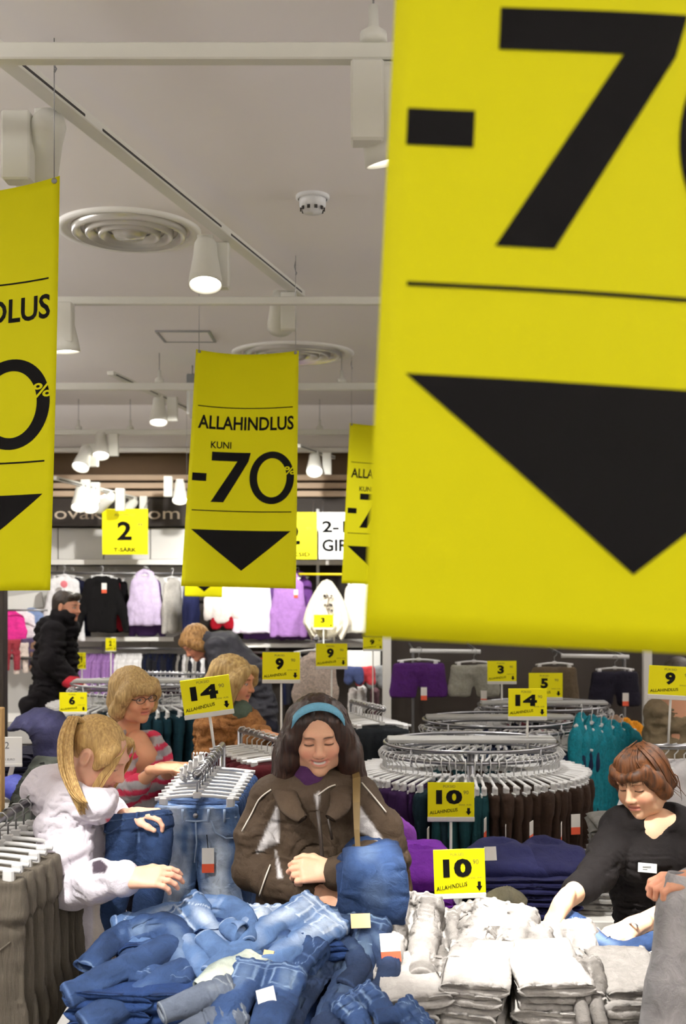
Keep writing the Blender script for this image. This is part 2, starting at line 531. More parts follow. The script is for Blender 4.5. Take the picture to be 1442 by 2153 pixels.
# ================================================================== THE ROOM
CEIL = CAMZ + 1.5
M_CEIL = plain('ceiling_paint', (243, 238, 236), .9, vary=.015, vscale=2.)
M_WALL = plain('wall_paint', (222, 218, 212), .85, vary=.02, vscale=3.)
M_FLOOR = plain('floor_vinyl', (150, 144, 136), .5, vary=.06, vscale=6.)
M_BROWN = plain('brown_wall_panel', (104, 82, 58), .7, vary=.05, vscale=12)
M_DBROWN = plain('dark_brown_panel', (40, 32, 25), .65, vary=.06, vscale=12)
M_BEIGE = plain('beige_board', (206, 182, 156), .7, vary=.05, vscale=9)
M_LPANEL = plain('pale_grey_panel', (212, 210, 206), .55, vary=.02, vscale=6)
def struct(name, mb, mat, parent=None):
    o = mb.build(name, mat, parent)
    if parent is None: o['kind'] = 'structure'
    return o
XL, XR, YB, YF = -4.7, 4.7, -3.2, 12.0
struct('floor', MB().box(((XL + XR) / 2, (YB + YF) / 2, -.05), (XR - XL, YF - YB, .1)), M_FLOOR)
struct('ceiling', MB().box(((XL + XR) / 2, (YB + YF) / 2, CEIL + .05), (XR - XL, YF - YB, .1)), M_CEIL)
struct('wall_left', MB().box((XL - .05, (YB + YF) / 2, CEIL / 2), (.1, YF - YB, CEIL)), M_WALL)
struct('wall_right', MB().box((XR + .05, (YB + YF) / 2, CEIL / 2), (.1, YF - YB, CEIL)), M_WALL)
struct('wall_front', MB().box(((XL + XR) / 2, YB - .05, CEIL / 2), (XR - XL, .1, CEIL)), M_WALL)
DW = 11.3                      # back wall face
def zr(y, d): return CAMZ - (y - HY) * d / FPX     # height of pixel row y at distance d
wb = struct('wall_back', MB().box(((XL + XR) / 2, DW + .06, 1.35), (XR - XL, .12, 2.7)), M_DBROWN)
# fascia above the back wall, stepped
struct('trim_1', MB().box((0, DW - .25, (CEIL + zr(905, 11.05)) / 2), (XR - XL, .12, CEIL - zr(905, 11.05))), M_CEIL)
struct('trim_2', MB().box((0, DW - .10, (zr(905, 11.05) + zr(940, 11.2)) / 2 + .02), (XR - XL, .22, zr(905, 11.05) - zr(940, 11.2) + .06)), M_CEIL)
struct('trim_3', MB().box((0, DW - .22, zr(946, 11.05)), (XR - XL, .10, .05), bev=.006), M_WHITE)
struct('wall_upper', MB().box((0, DW + .26, 3.0), (XR - XL, .12, 1.4)), M_BROWN)
for i, yy in enumerate((1003, 1021, 1039)):
    struct('trim_%d' % (4 + i), MB().box((0, DW + .05 - .09 * i, zr(yy, 11.2)), (XR - XL, .16, .062), bev=.008), M_BEIGE)
# brown sign band with the lettering
band_z0, band_z1 = zr(1106, 11.1), zr(1047, 11.1)
band = struct('wall_sign_band', MB().box((0, DW - .13, (band_z0 + band_z1) / 2), (XR - XL, .08, band_z1 - band_z0)), M_DBROWN)
bl = Flat().text('novakids.com', 0, 0, w=1.46, h=.135)
bl.build('lettering', plain('pale_lettering', (206, 190, 170), .6), band,
         lambda x, y: (x + W(232, 0, 11.1).x, DW - .173, zr(1091, 11.1) + y))
# pale panels below the band: left bay, split in boards
px0, px1 = 110, 392
edges = [-330, -215, -100, 3, 116, 213, 312, 390]
M_SEAM = plain('panel_gap', (120, 116, 110), .7)
for i in range(len(edges) - 1):
    a, b = W(edges[i] + 1, 0, 11.15).x, W(edges[i + 1] - 1, 0, 11.15).x
    p = MB().box(((a + b) / 2, DW - .02, (zr(1110, 11.2) + zr(1176, 11.2)) / 2), (b - a, .05, zr(1110, 11.2) - zr(1176, 11.2)), bev=.004)
    p.build('panel', M_LPANEL, wb)
for i in range(len(edges) - 1):
    a, b = W(edges[i] + .6, 0, 11.2).x, W(edges[i + 1] - .6, 0, 11.2).x
    MB().box(((a + b) / 2, DW - .012, (zr(1190, 11.2) + .02) / 2), (b - a, .03, zr(1190, 11.2) - .02), bev=.004).build('panel', M_LPANEL, wb)
# long white ledges
def ledge(name, x0, x1, y, d, t, dep, label):
    a, b = W(x0, 0, d).x, W(x1, 0, d).x
    o = MB().box(((a + b) / 2, d + dep / 2, zr(y, d)), (b - a, dep, t), bev=.004).build(name, M_WHITE)
    return tag(o, label, 'shelf')
ledge('wall_shelf', -330, 392, 1182, 10.95, .055, .32, 'long white upper ledge above the hanging tops on the pale back wall')
ledge('wall_shelf', 400, 795, 1183, 10.95, .05, .32, 'white upper ledge above the white poncho on the dark back wall')
ledge('wall_shelf', 160, 365, 1344, 10.75, .045, .5, 'white shelf under the black cardigan and lavender shirt on the back wall')
ledge('wall_shelf', 455, 800, 1357, 10.75, .045, .5, 'white shelf under the purple hoodie and poncho on the back wall')
def rod(name, p, q, r, mat, label, cat='rail'):
    o = MB().tube([p, q], r, 10).build(name, mat); return tag(o, label, cat)
rod('hanging_rail', W(100, 1204, 10.7), W(390, 1206, 10.7), .013, M_STEEL, 'steel rail holding the tops against the pale back wall')
rod('hanging_rail', W(395, 1208, 10.7), W(640, 1207, 10.7), .013, M_STEEL, 'steel rail holding white and purple tops on the dark back wall')
rod('hanging_rail', W(628, 1207, 10.55), W(790, 1208, 10.55), .013, plain('yellow_rail', (214, 196, 30), .4), 'yellow-edged rail above the white poncho')
def upright(px, y0, y1, d, w, label, mat=M_WHITE, dep=.05):
    p = W(px, y0, d); z1 = zr(y1, d)
    o = MB().box((p.x, d, (p.z + z1) / 2), (w, dep, p.z - z1), bev=.004).build('upright_post', mat)
    return tag(o, label, 'post')
upright(668, 1070, 1560, 11.0, .03, 'slim white upright between the yellow and the white hanging signs', M_WHITEP)
upright(400, 1190, 1575, 11.0, .03, 'slim white upright at the seam of pale and dark back wall', M_WHITEP)
upright(562, 1190, 1575, 11.0, .03, 'slim white upright behind the purple hoodie', M_WHITEP)
upright(5, 1100, 1575, 9.2, .06, 'dark post at the left edge beside the colourful far bay', M_DBROWN, .12)
# partition on the right: dark wall with white posts
DP = 8.3
pw = MB().box((W(808, 0, DP).x + 2.2, DP + .1, 1.2), (4.4, .16, 2.4)).build('wall_partition', M_DBROWN); pw['kind'] = 'structure'
upright(813, 1100, 1730, 8.1, .066, 'broad white shelving post beside the purple shorts')
upright(1360, 1100, 1730, 8.1, .066, 'white shelving post behind the shop assistant')
upright(868, 1370, 1735, 8.12, .018, 'thin grey rail support behind the purple shorts', M_STEEL)
upright(1312, 1385, 1735, 8.12, .018, 'thin grey rail support beside the black shorts', M_STEEL)

upright(1, 1488, 2150, 4.3, .022, 'pale wooden post edge at the very left, beside the white card', plain('pale_wood', (216, 176, 120), .5, vary=.1), .05)
# ------------------------------------------------------------------ ceiling rails and tracks
M_TRACK = plain('track_white', (226, 225, 216), .45, vary=.02)
def rail_bar(y, d, thick, x0, x1, label, drops):
    p = W(0, y, d)
    t = empty('ceiling_rail', (x0, d, p.z), label, 'rail')
    MB().box(((x0 + x1) / 2, d, p.z), (x1 - x0, thick, thick), bev=.004).build('bar', M_TRACK, t)
    for x in drops:
        MB().tube([(x, d, p.z + thick / 2), (x, d, CEIL)], .003, 6).build('drop_wire', M_STEEL, t)
        MB().lathe([(.001, .1), (.012, .1), (.014, .045), (.034, .03), (.036, 0), (.001, 0)], (x, d, p.z + thick / 2), 14).build('cable_clamp', M_TRACK, t)
    return t
rail_bar(113, 2.66, .043, -2.6, 2.6, 'thick white ceiling rail nearest the camera, crossing the top', [W(785, 0, 2.66).x])
rail_bar(633, 5.34, .04, -3.4, 3.4, 'second white ceiling rail, just above the middle banner', [W(1100, 0, 5.34).x])
rail_bar(813, 8.05, .055, -4.2, 4.2, 'third ceiling rail, level with the green exit sign', [W(335, 0, 8.05).x, W(718, 0, 8.05).x])
rail_bar(909, 10.55, .055, -4.4, 4.4, 'fourth ceiling rail, in front of the white fascia', [W(274, 0, 10.55).x, W(165, 0, 10.55).x, W(672, 0, 10.55).x])
def light_track(p, q, label, w=.06, dark=True):
    p, q = A(p), A(q)
    t = empty('light_track', tuple(p), label, 'light track')
    m = basis(q - p); L = np.linalg.norm(q - p); c = (p + q) / 2
    MB().box(c, (w, .034, L), m, .003).build('channel', M_TRACK, t)
    # dark contact slots, in sections, along both lower edges
    n = max(2, int(L / 1.0))
    for i in range(n):
        a = p + (q - p) * ((i + .04) / n); b = p + (q - p) * ((i + .96) / n)
        for sx in (-1, 1):
            side = m[:, 0] * sx * (w / 2 + .0005)
            MB().box((a + b) / 2 + side - np.array((0, 0, .006)), (.0025, .008, L / n * .9), m).build('slot', M_STEEL if sx > 0 else M_DARK, t)
    return t
TZ = CAMZ + 1.38
def tp(x, y):                    # point on a track seen at pixel (x,y)
    d = 1.38 * FPX / (HY - y); return W(x, y, d)
T1a, T1b = A(tp(60, 160)), A(tp(630, 618))
T1near = T1a + (T1a - T1b) * .75
light_track(T1near, T1b, 'long diagonal white light track running across the near ceiling')
T2a, T2b = A(W(232, 784, 7.8)), A(W(408, 866, 9.9))
light_track(T2a, T2b, 'short diagonal light track left of the exit sign', .05)
T3a, T3b = A(W(626, 937, 9.7)), A(W(700, 962, 10.8))
light_track(T3a, T3b, 'short light track right of the middle banner', .05)
T4a, T4b = A(W(115, 1005, 9.0)), A(W(285, 1048, 10.9))
light_track(T4a, T4b, 'low light track above the brown sign band', .04)

def spot_head(top, aim, size=.145, label='', power=60., angle=60., blend=.7, ballast=True, bal_side=-1, lit=True, bal_off=None, soft=.06, color=WARM):
    """track spotlight: ballast box, yoke, conical housing, glowing front, and its own light"""
    top = A(top); aim = A(aim)
    t = empty('track_spotlight', tuple(top), label, 'spotlight')
    MB().box(top - (0, 0, .012), (.07, .035, .03), None, .004).build('adapter', M_TRACK, t)
    L = size * 1.55
    piv = top - np.array((0, 0, .03 + size * .25))
    dr = aim - piv; dr /= np.linalg.norm(dr)
    MB().tube([top - (0, 0, .02), piv], size * .09, 8).build('stem', M_TRACK, t)
    if ballast:
        off = np.array(bal_off if bal_off is not None else (bal_side * size * .75, 0, -size * .75))
        MB().box(top + off, (size * .55, size * .42, size * 1.35), None, .006).build('ballast_box', M_TRACK, t)
    m = basis(dr)
    prof = [(.001, -L * .25), (size * .25, -L * .25), (size * .33, -L * .15), (size * .36, L * .1), (size * .48, L * .6), (size * .5, L * .75), (size * .47, L * .75), (size * .44, L * .66)]
    MB().lathe(prof, piv, 28, m).build('housing', M_TRACK, t)
    MB().lathe([(.001, L * .67), (size * .445, L * .67)], piv, 28, m).build('lamp_glass', M_LAMP if lit else M_WHITEP, t)
    if power > 0:
        ld = bpy.data.lights.new('spot_beam', 'SPOT'); ld.energy = power * SPOT_W; ld.color = color
        ld.spot_size = math.radians(angle); ld.spot_blend = blend; ld.shadow_soft_size = soft
        lo = bpy.data.objects.new('spot_beam', ld); COL.objects.link(lo)
        p = piv + dr * (L * .80)
        lo.matrix_world = Matrix.Translation(p.tolist()) @ Matrix(basis(-dr).tolist()).to_4x4()
        lo.parent = t; lo.matrix_parent_inverse = wmat(t).inverted()
    return t
def on(a, b, f): return a + (b - a) * f
# spots in view
spot_head(A(tp(432, 496)), W(430, 1640, 3.9), .15, 'lit white spotlight on the long diagonal track, above the middle of the frame', 480, 34, .5, bal_off=(.06, .05, -.12))
spot_head(A(tp(98, 232)), W(-300, 1500, 6.5), .16, 'pale out-of-focus spotlight on the diagonal track above the left banner', 120, 75, bal_off=(-.08, -.03, -.13))
spot_head(A(tp(588, 612)), W(620, 1500, 10), .15, 'spotlight head at the far end of the long diagonal track', 160, 60, bal_off=(.05, -.04, -.12))
spot_head(on(T2a, T2b, .52), W(322, 1480, 8.1), .155, 'lit white spotlight hanging from the short track left of the exit sign', 110, 70, bal_side=1)
spot_head(W(212, 908, 10.4), W(205, 1420, 9.3), .17, 'lit spotlight on the fourth rail, right one of the pair by the left banner', 90, 85, bal_side=1, soft=.04)
spot_head(W(180, 935, 10.3), W(60, 1300, 9.2), .17, 'tilted lit spotlight on the fourth rail, left one of the pair by the left banner', 90, 85, bal_off=(.07, .04, -.1), soft=.04)
spot_head(on(T3a, T3b, .45), W(655, 1400, 8.6), .16, 'lit spotlight right of the middle banner', 90, 80, bal_side=1)
spot_head(on(T4a, T4b, .28), W(140, 1400, 8.6), .15, 'leftmost lit spotlight of the low cluster above the brown band', 70, 80, bal_off=(.02, .1, -.05))
spot_head(on(T4a, T4b, .40), W(185, 1400, 8.6), .15, 'second lit spotlight of the low cluster above the brown band', 0, 80, bal_off=(.02, .1, -.05))
spot_head(on(T4a, T4b, .62), W(40, 1180, 11.0), .16, 'unlit spotlight turned left in the low cluster above the brown band', 0, 80, lit=False, bal_off=(.12, -.02, -.08))
spot_head(on(T4a, T4b, .95), W(200, 1150, 10.5), .14, 'pale spotlight turned away beside the tee shirt price board', 0, 80, lit=False, bal_off=(.12, -.02, -.08))
spot_head(W(378, 1008, 10.3), W(378, 1420, 9.2), .15, 'lit spotlight just left of the middle banner over the brown band', 70, 85, bal_off=(-.11, -.02, -.07))
# box lamp on the near rail, behind the large banner
spot_head(W(800, 136, 2.66), W(1130, 1960, 3.15), .15, 'white spotlight with square gear box hanging from the near ceiling rail', 760, 32, .6, bal_off=(-.035, -.03, -.112))
spot_head(W(1150, 136, 2.66), W(1330, 1700, 3.4), .15, 'white spotlight on the near ceiling rail hidden behind the large banner', 300, 30, .6)
spot_head(W(132, 640, 5.3), W(200, 1560, 5.4), .15, 'white spotlight on the second rail beside the left banner', 150, 60, bal_off=(.02, -.03, -.1))
spot_head(W(900, 640, 5.3), W(1000, 1680, 4.9), .15, 'spotlight on the second rail above the round trouser rack', 115, 60)
spot_head(W(1200, 820, 8.0), W(1050, 1420, 8.2), .15, 'spotlight on the third rail above the shorts wall', 55, 80)
spot_head(W(1000, 820, 8.0), W(720, 1350, 11.0), .15, 'spotlight on the third rail turned to the poncho', 300, 55)
spot_head(W(440, 820, 8.0), W(250, 1280, 11.2), .15, 'spotlight on the third rail behind the left half of the middle banner', 420, 60)
spot_head(W(560, 820, 8.0), W(600, 1290, 11.2), .15, 'spotlight on the third rail hidden behind the middle banner', 420, 60)
# spots on the near part of the track, over the photographer
spot_head(on(T1near, T1a, .33), W(400, 1985, 2.9), .15, 'spotlight on the near end of the diagonal track, aimed at the jeans', 470, 30, .6)
# unseen strip lamps added to brighten the ceiling, with a little light down
def fill_lamp(x, y, up, down, label, rot=0.):
    z = CEIL - .42
    t = empty('pendant_fill_lamp', (x, y, z), label, 'fill lamp')
    c, s = math.cos(rot), math.sin(rot); L = 1.5
    R = rotm(0, 0, math.degrees(rot))
    MB().box((x, y, z), (L, .16, .05), R, .006).build('housing', M_WHITE, t)
    MB().box((x, y, z - .028), (L * .97, .13, .008), R).build('diffuser', M_LAMP, t)
    for q in (-1, 1):
        MB().tube([(x + q * c * L * .4, y + q * s * L * .4, z + .02), (x + q * c * L * .4, y + q * s * L * .4, CEIL)], .003, 6).build('drop_wire', M_STEEL, t)
    for nm, e, dz, fl in (('up_light', up, .034, math.pi), ('down_light', down, -.040, 0.)):
        ld = bpy.data.lights.new(nm, 'AREA'); ld.shape = 'RECTANGLE'; ld.size = L * .95; ld.size_y = .14
        ld.energy = e * FILL_W; ld.color = (1, .985, .965)
        lo = bpy.data.objects.new(nm, ld); COL.objects.link(lo); lo.location = (x, y, z + dz); lo.rotation_euler = (fl, 0, rot)
        lo.parent = t; lo.matrix_parent_inverse = wmat(t).inverted()
for i, (x, y, r, u, d_) in enumerate([(-1.6, -1.3, 0, 105, 10), (1.6, -1.3, 0, 105, 10), (-2.3, .9, math.pi / 2, 115, 4), (2.3, .9, math.pi / 2, 115, 4), (-3.3, 4.2, math.pi / 2, 130, 3), (3.0, 4.2, math.pi / 2, 130, 3), (-3.9, 7.6, math.pi / 2, 110, 3), (3.6, 7.6, math.pi / 2, 110, 3)]):
    fill_lamp(x, y, u, d_, 'added suspended fill lamp ' + ['behind the camera, left', 'behind the camera, right', 'beside the camera, left', 'beside the camera, right', 'along the left wall, nearer', 'along the right wall, nearer', 'along the left wall, farther', 'along the right wall, farther'][i], r)

# ------------------------------------------------------------------ ceiling fittings
def diffuser(px, py, d, rad, label):
    c = W(px, py, d); c.z = CEIL
    t = empty('air_diffuser', c, label, 'air vent')
    M = plain('diffuser_metal', (205, 202, 196), .25, metal=.5, vary=.03)
    MB().lathe([(rad, 0), (rad, -.008), (rad * .97, -.02), (rad * .86, -.012), (rad * .84, 0)], c, 56).build('outer_ring', M_WHITE, t)
    for k, (r0, dz) in enumerate(((.80, .0), (.62, .004), (.44, .006))):
        MB().lathe([(rad * r0, -.002), (rad * (r0 - .015), -.03 - dz), (rad * (r0 - .05), -.034 - dz), (rad * (r0 - .13), -.008)], c, 56).build('cone_ring', M, t)
    MB().lathe([(rad * .26, -.006), (rad * .2, -.04), (.001, -.046)], c, 40).build('centre_cone', M, t)
diffuser(272, 487, 4.93, .335, 'large round air diffuser in the ceiling behind the diagonal track')
diffuser(616, 742, 8.05, .47, 'round air diffuser in the ceiling above the middle banner')
def smoke(px, py, d):
    c = W(px, py, d); c.z = CEIL
    t = empty('smoke_detector', c, 'small white smoke detector on the bare ceiling', 'smoke detector')
    MB().lathe([(.072, 0), (.072, -.012), (.062, -.016)], c, 32).build('base', M_WHITEP, t)
    MB().lathe([(.058, -.012), (.056, -.045), (.045, -.052), (.04, -.072), (.001, -.078)], c, 32).build('body', M_WHITEP, t)
    for k in range(10):
        a = 2 * math.pi * k / 10
        MB().box((c.x + .050 * math.cos(a), c.y + .050 * math.sin(a), c.z - .058), (.012, .006, .014), rotm(0, 0, math.degrees(a) + 90)).build('vent_slot', M_DARK, t)
smoke(657, 412, 4.46)
# flush grey ceiling hatch
hc = W(392, 706, 7.4); hc.z = CEIL
h = empty('ceiling_hatch', hc, 'thin framed hatch flush in the ceiling beyond the second rail', 'hatch')
MB().box((hc.x, hc.y, CEIL - .004), (.34, .34, .008)).build('lid', M_CEIL, h)
for s in (-1, 1):
    MB().box((hc.x + s * .18, hc.y, CEIL - .006), (.018, .38, .012)).build('frame_bar', M_STEEL, h)
    MB().box((hc.x, hc.y + s * .18, CEIL - .006), (.36, .018, .012)).build('frame_bar', M_STEEL, h)
# exit sign behind the middle banner
e = W(402, 838, 8.6)
ex = empty('exit_sign', e, 'green exit sign peeking out left of the middle banner', 'exit sign')
MB().box((e.x + .06, e.y, e.z + .135), (.19, .06, .13), None, .006).build('housing', plain('grey_housing', (120, 122, 124), .5), ex)
MB().box((e.x + .06, e.y, e.z - .03), (.19, .03, .19), None, .003).build('pale_frame', M_WHITEP, ex)
MB().box((e.x + .068, e.y - .017, e.z - .02), (.165, .006, .15)).build('green_face', plain('green_face', (20, 160, 70), .4, emit=(20, 170, 70), estr=.6), ex)
for s in (-.05, .05):
    MB().tube([(e.x + .06 + s, e.y, e.z + .2), (e.x + .06 + s, e.y, CEIL)], .006, 6).build('rod', M_STEEL, ex)

# ================================================================== BANNERS
def banner(corners, d, label, sag=.012, bow=.02, dd=(0, 0, 0, 0), wires=True, text=True):
    """corners (tl,tr,br,bl) in the photograph, d distance; a vinyl sheet that sags between its two hooks"""
    c = [A(W(x, y, d + e)) for (x, y), e in zip(corners, dd)]
    wdt = np.linalg.norm(c[1] - c[0])
    def S(u, v, off=0.0):
        p = (c[0] * (1 - u) + c[1] * u) * (1 - v) + (c[3] * (1 - u) + c[2] * u) * v
        q = 4 * u * (1 - u)
        p = p + np.array((0, bow * wdt * q * (1 - .6 * v) + .012 * wdt * math.sin(6 * u + 4 * v), -sag * wdt * q * (1 - v) ** 1.2 * 2))
        p[1] -= off
        return p
    nu, nv = 24, 40
    V = []; F = []
    for side in (0, 1):
        for j in range(nv + 1):
            for i in range(nu + 1):
                V.append(S(i / nu, j / nv, -.0016 * side))
    n1 = (nu + 1) * (nv + 1)
    for j in range(nv):
        for i in range(nu):
            q = [j * (nu + 1) + i, (j + 1) * (nu + 1) + i, (j + 1) * (nu + 1) + i + 1, j * (nu + 1) + i + 1]
            F.append(q); F.append([n1 + k for k in q[::-1]])
    rim = [i for i in range(nu + 1)] + [j * (nu + 1) + nu for j in range(1, nv + 1)] + [nv * (nu + 1) + i for i in range(nu - 1, -1, -1)] + [j * (nu + 1) for j in range(nv - 1, 0, -1)]
    for a, b in zip(rim, rim[1:] + rim[:1]): F.append([a, b, n1 + b, n1 + a])
    t = empty('sale_banner', c[0].tolist(), label, 'banner', 'hanging sale banners')
    obj('sheet', mesh('sheet', V, F, True), M_BANNER, t)
    cuts = ([i / 12 for i in range(1, 12)], [j / 20 for j in range(1, 20)])
    fn = lambda x, y: S(x, 1 - y, .0012)
    AR = 2.235
    Y = lambda v: 1 - v
    L = Flat()
    L.text('ALLAHINDLUS', .51, Y(.335), w=.90, h=.0585, bold=.022)
    L.text('KUNI', .285, Y(.418), w=.19, h=.030, bold=.015)
    L.build('lettering', M_BLACK, t, fn, cuts)
    N = Flat()
    N.poly([(.035, Y(.561)), (.165, Y(.561)), (.165, Y(.528)), (.035, Y(.528))])
    N.poly([(.205, Y(.434)), (.565, Y(.434)), (.545, Y(.472)), (.205, Y(.472))])
    N.poly([(.445, Y(.471)), (.546, Y(.471)), (.330, Y(.648)), (.215, Y(.648))])
    N.build('sale_number', M_BLACK, t, fn, cuts)
    O = Flat().ring(.765, Y(.540), .205, .112, 0, 56)
    O.V = []; O.F = []; O.n = 0
    VV = []
    for k in range(56):
        a = 2 * math.pi * k / 56
        VV += [(.765 + .205 * math.cos(a), Y(.540) + .112 * math.sin(a)), (.765 + .135 * math.cos(a), Y(.540) + .083 * math.sin(a))]
    O.add(VV, [[2 * k, (2 * k + 2) % 112, (2 * k + 3) % 112, 2 * k + 1] for k in range(56)])
    O.build('sale_zero', M_BLACK, t, fn, cuts)
    PCT = Flat().text('%', .93, Y(.528), w=.10, h=.036, bold=.012)
    PCT.build('percent_mark', M_BANNER, t, lambda x, y: S(x, 1 - y, .0022), cuts)
    Flat().poly([(.05, Y(.2425)), (.95, Y(.2425)), (.95, Y(.2385)), (.05, Y(.2385))]).build('rule_line', M_BLACK, t, fn, cuts)
    Flat().poly([(.05, Y(.687)), (.95, Y(.687)), (.95, Y(.683)), (.05, Y(.683))]).build('rule_line', M_BLACK, t, fn, cuts)
    Flat().poly([(.055, Y(.765)), (.515, Y(.932)), (.945, Y(.765))]).build('arrow_triangle', M_BLACK, t, fn, cuts)
    if wires:
        for u in (.03, .97):
            p = S(u, .008)
            MB().tube([p, (p[0], p[1], CEIL - .1), (p[0], p[1], CEIL)], .0016 if d > 2 else .001, 6).build('wire', M_STEEL, t)
            MB().tube([(p[0], p[1], CEIL - .1), (p[0] + .006, p[1], CEIL - .09), (p[0], p[1], CEIL - .08), (p[0] - .006, p[1], CEIL - .06), (p[0], p[1], CEIL - .03)], .003, 6).build('hook', M_STEEL, t)
            MB().lathe([(.001, .003), (.008, .002), (.009, 0), (.001, -.001)], p, 12, basis((0, -1, 0))).build('eyelet', M_STEEL, t)
    return t
k = 4.85
banner([(882, -1030), (1966, -970), (1856, 1400), (764, 1338)], 1.118, 'huge close yellow sale banner filling the right of the photograph', .002, .012)
banner([(-262, 392), (126, 370), (106, 1241), (-305, 1246)], 3.08, 'yellow sale banner cut off by the left edge', .030, .03, (0, 0, 0, 0))
banner([(412, 734), (628, 737), (622, 1238), (381, 1232)], 5.37, 'complete yellow sale banner hanging in the middle', .018, .05, (0, 0, -.2, -.2))
banner([(735, 889), (880, 893), (862, 1232), (718, 1226)], 8.2, 'distant yellow sale banner half hidden by the huge close one', .012, .06)
banner([(390, 1088), (470, 1088), (467, 1256), (388, 1254)], 9.3, 'smallest yellow sale banner, its tip showing below the middle banner', .01, .03)

# hanging price boards in front of the back wall
def wall_board(x0, x1, y0, y1, d, label, rows, bg, cat='sign'):
    a = W(x0, y0, d); b = W(x1, y1, d)
    w = b.x - a.x; hh = a.z - b.z
    t = empty('price_board', ((a.x + b.x) / 2, d, b.z), label, cat)
    MB().box(((a.x + b.x) / 2, d, (a.z + b.z) / 2), (w, .012, hh), None, .002).build('board', bg, t)
    fn = lambda x, y: (a.x + x * w, d - .0085, b.z + y * hh)
    for i, (s, cx, y, ww, h_, bold, m) in enumerate(rows):
        Flat().text(s, cx, y, w=ww, h=h_, bold=bold).build('lettering', m, t, fn)
    for s in (.08, .92):
        MB().tube([(a.x + s * w, d, a.z), (a.x + s * w, d + .3, a.z + .12)], .004, 6).build('bracket', M_STEEL, t)
    return t
wall_board(215, 311, 1070, 1166, 10.4, 'yellow square price board reading 2 T-SÄRK above the tops',
           [('2', .49, .33, .32, .40, .03, M_BLACK), ('.99', .82, .62, .13, .07, .01, M_GREY), ('T-SÄRK', .5, .065, .5, .085, .03, M_BLACK), ('ALLAHINDLUS', .5, .85, .45, .05, .005, M_GREY)], M_YEL)
wall_board(566, 666, 1077, 1176, 10.4, 'yellow square price board right of the middle banner reading 2 and SID',
           [('2', .49, .33, .32, .40, .03, M_BLACK), ('.99', .82, .62, .13, .07, .01, M_GREY), ('PÜKSID', .58, .065, .55, .085, .03, M_BLACK), ('ALLAHINDLUS', .5, .85, .45, .05, .005, M_GREY)], M_YEL)
wall_board(670, 772, 1077, 1176, 10.4, 'white square board with black age and girls lettering',
           [('2-14', .46, .58, .78, .24, .03, M_BLACK), ('GIRLS', .5, .18, .86, .25, .03, M_BLACK)], M_PAPER)
# ================================================================== GARMENT SHAPES (local: x width, y depth, z up, hung from the origin)
def wrinkle(V, F, amp, freq, seed=0., fine=.25, axis=None):
    N = vnormals(V, F)
    P = V * np.array(freq) + seed
    d = amp * (fbm(P, 3) * 1.2 + .5 * ridge(P * .8 + 5.5, 2)) + amp * fine * fbm(P * 5.1, 2)
    if axis is not None: return V + d[:, None] * np.array(axis)[None] * np.sign(N @ np.array(axis))[:, None]
    return V + N * d[:, None]
def g_trousers(w=.30, L=.85, t=.035, h=.009, seed=0., amp=.006, spread=.02, flare=1.0):
    f = Field((-w * .75, -t * 2.2, -L - .05), (w * .75, t * 2.2, .05), h)
    ff = lambda r: ((0, 1, 0), r / (t * .55))
    for s in (-1, 1):
        r0, r1, r2 = w * .27, w * .23, w * .19 * flare
        f.chain([(s * w * .235, 0, -.06), (s * (w * .27 + spread * .3), 0, -L * .42), (s * (w * .27 + spread), 0, -L + r2 * .4)], [r0, r1, r2], .02, ff(r1))
    f.box((0, 0, -.05), (w * .5, t * .5, .055), t * .4, k=.03)
    f.half((0, 0, -L + .01), (0, 0, -1)); f.half((0, 0, 0), (0, 0, 1))
    V, F = f.surf(); V = relax(V, F, 1)
    V = buckle(V, F, .22, .55, 44, seed, axis=(.3, 0, .95), freq=10., amp0=.014, smooth=.36, keep=.004) if h < .0095 else V
    return wrinkle(V, F, amp * (.5 if h < .0095 else 1), (16, 10, 7), seed), F
def g_top(w=.36, L=.52, t=.05, h=.011, seed=0., amp=.007, sleeve=.46, neck=.07, hood=False, spread=.07, short=False):
    f = Field((-w * .95, -t * 2.4, -L - .14), (w * .95, t * 2.4, .08), h)
    f.cap((0, 0, -L * .25), (0, 0, -L + w * .30), w * .47, w * .46, .03, ((0, 1, 0), w * .47 / (t * .6)))
    f.box((0, 0, -L * .6), (w * .47, t * .55, L * .38), t * .5, k=.03)
    f.chain([(-w * .42, 0, -.07), (0, 0, -.015), (w * .42, 0, -.07)], [.03, .035, .03], .03, ((0, 1, 0), 1.2))
    for s in (-1, 1):
        e = .30 if short else sleeve
        f.chain([(s * w * .42, 0, -.075), (s * (w * .52 + spread * .5), .004, -.075 - e * .5), (s * (w * .55 + spread), .0, -.075 - e)], [.05, .045, .034 if not short else .055], .025, ((0, 1, 0), 1.7))
    f.half((0, 0, -L), (0, 0, -1)) if short or sleeve < L else None
    if hood: f.ell((0, .02, .0), (.10, .05, .075), k=.03)
    f.ell((0, -t * .9, .01), (neck, t, .05), k=.012, sub=True)
    V, F = f.surf(); V = relax(V, F, 1)
    return wrinkle(V, F, amp, (15, 12, 7), seed), F
def g_shorts(w=.36, L=.27, t=.045, h=.009, seed=0.):
    f = Field((-w * .75, -t * 2, -L - .04), (w * .75, t * 2, .04), h)
    for s in (-1, 1):
        f.chain([(s * w * .24, 0, -.05), (s * w * .31, 0, -L + .05)], [w * .26, w * .27], .02, ((0, 1, 0), w * .26 / (t * .6)))
    f.box((0, 0, -.04), (w * .46, t * .5, .04), t * .4, k=.03)
    f.half((0, 0, -L), (0, 0, -1)); f.half((0, 0, 0), (0, 0, 1))
    V, F = f.surf(); V = relax(V, F, 1)
    return wrinkle(V, F, .006, (18, 12, 12), seed), F

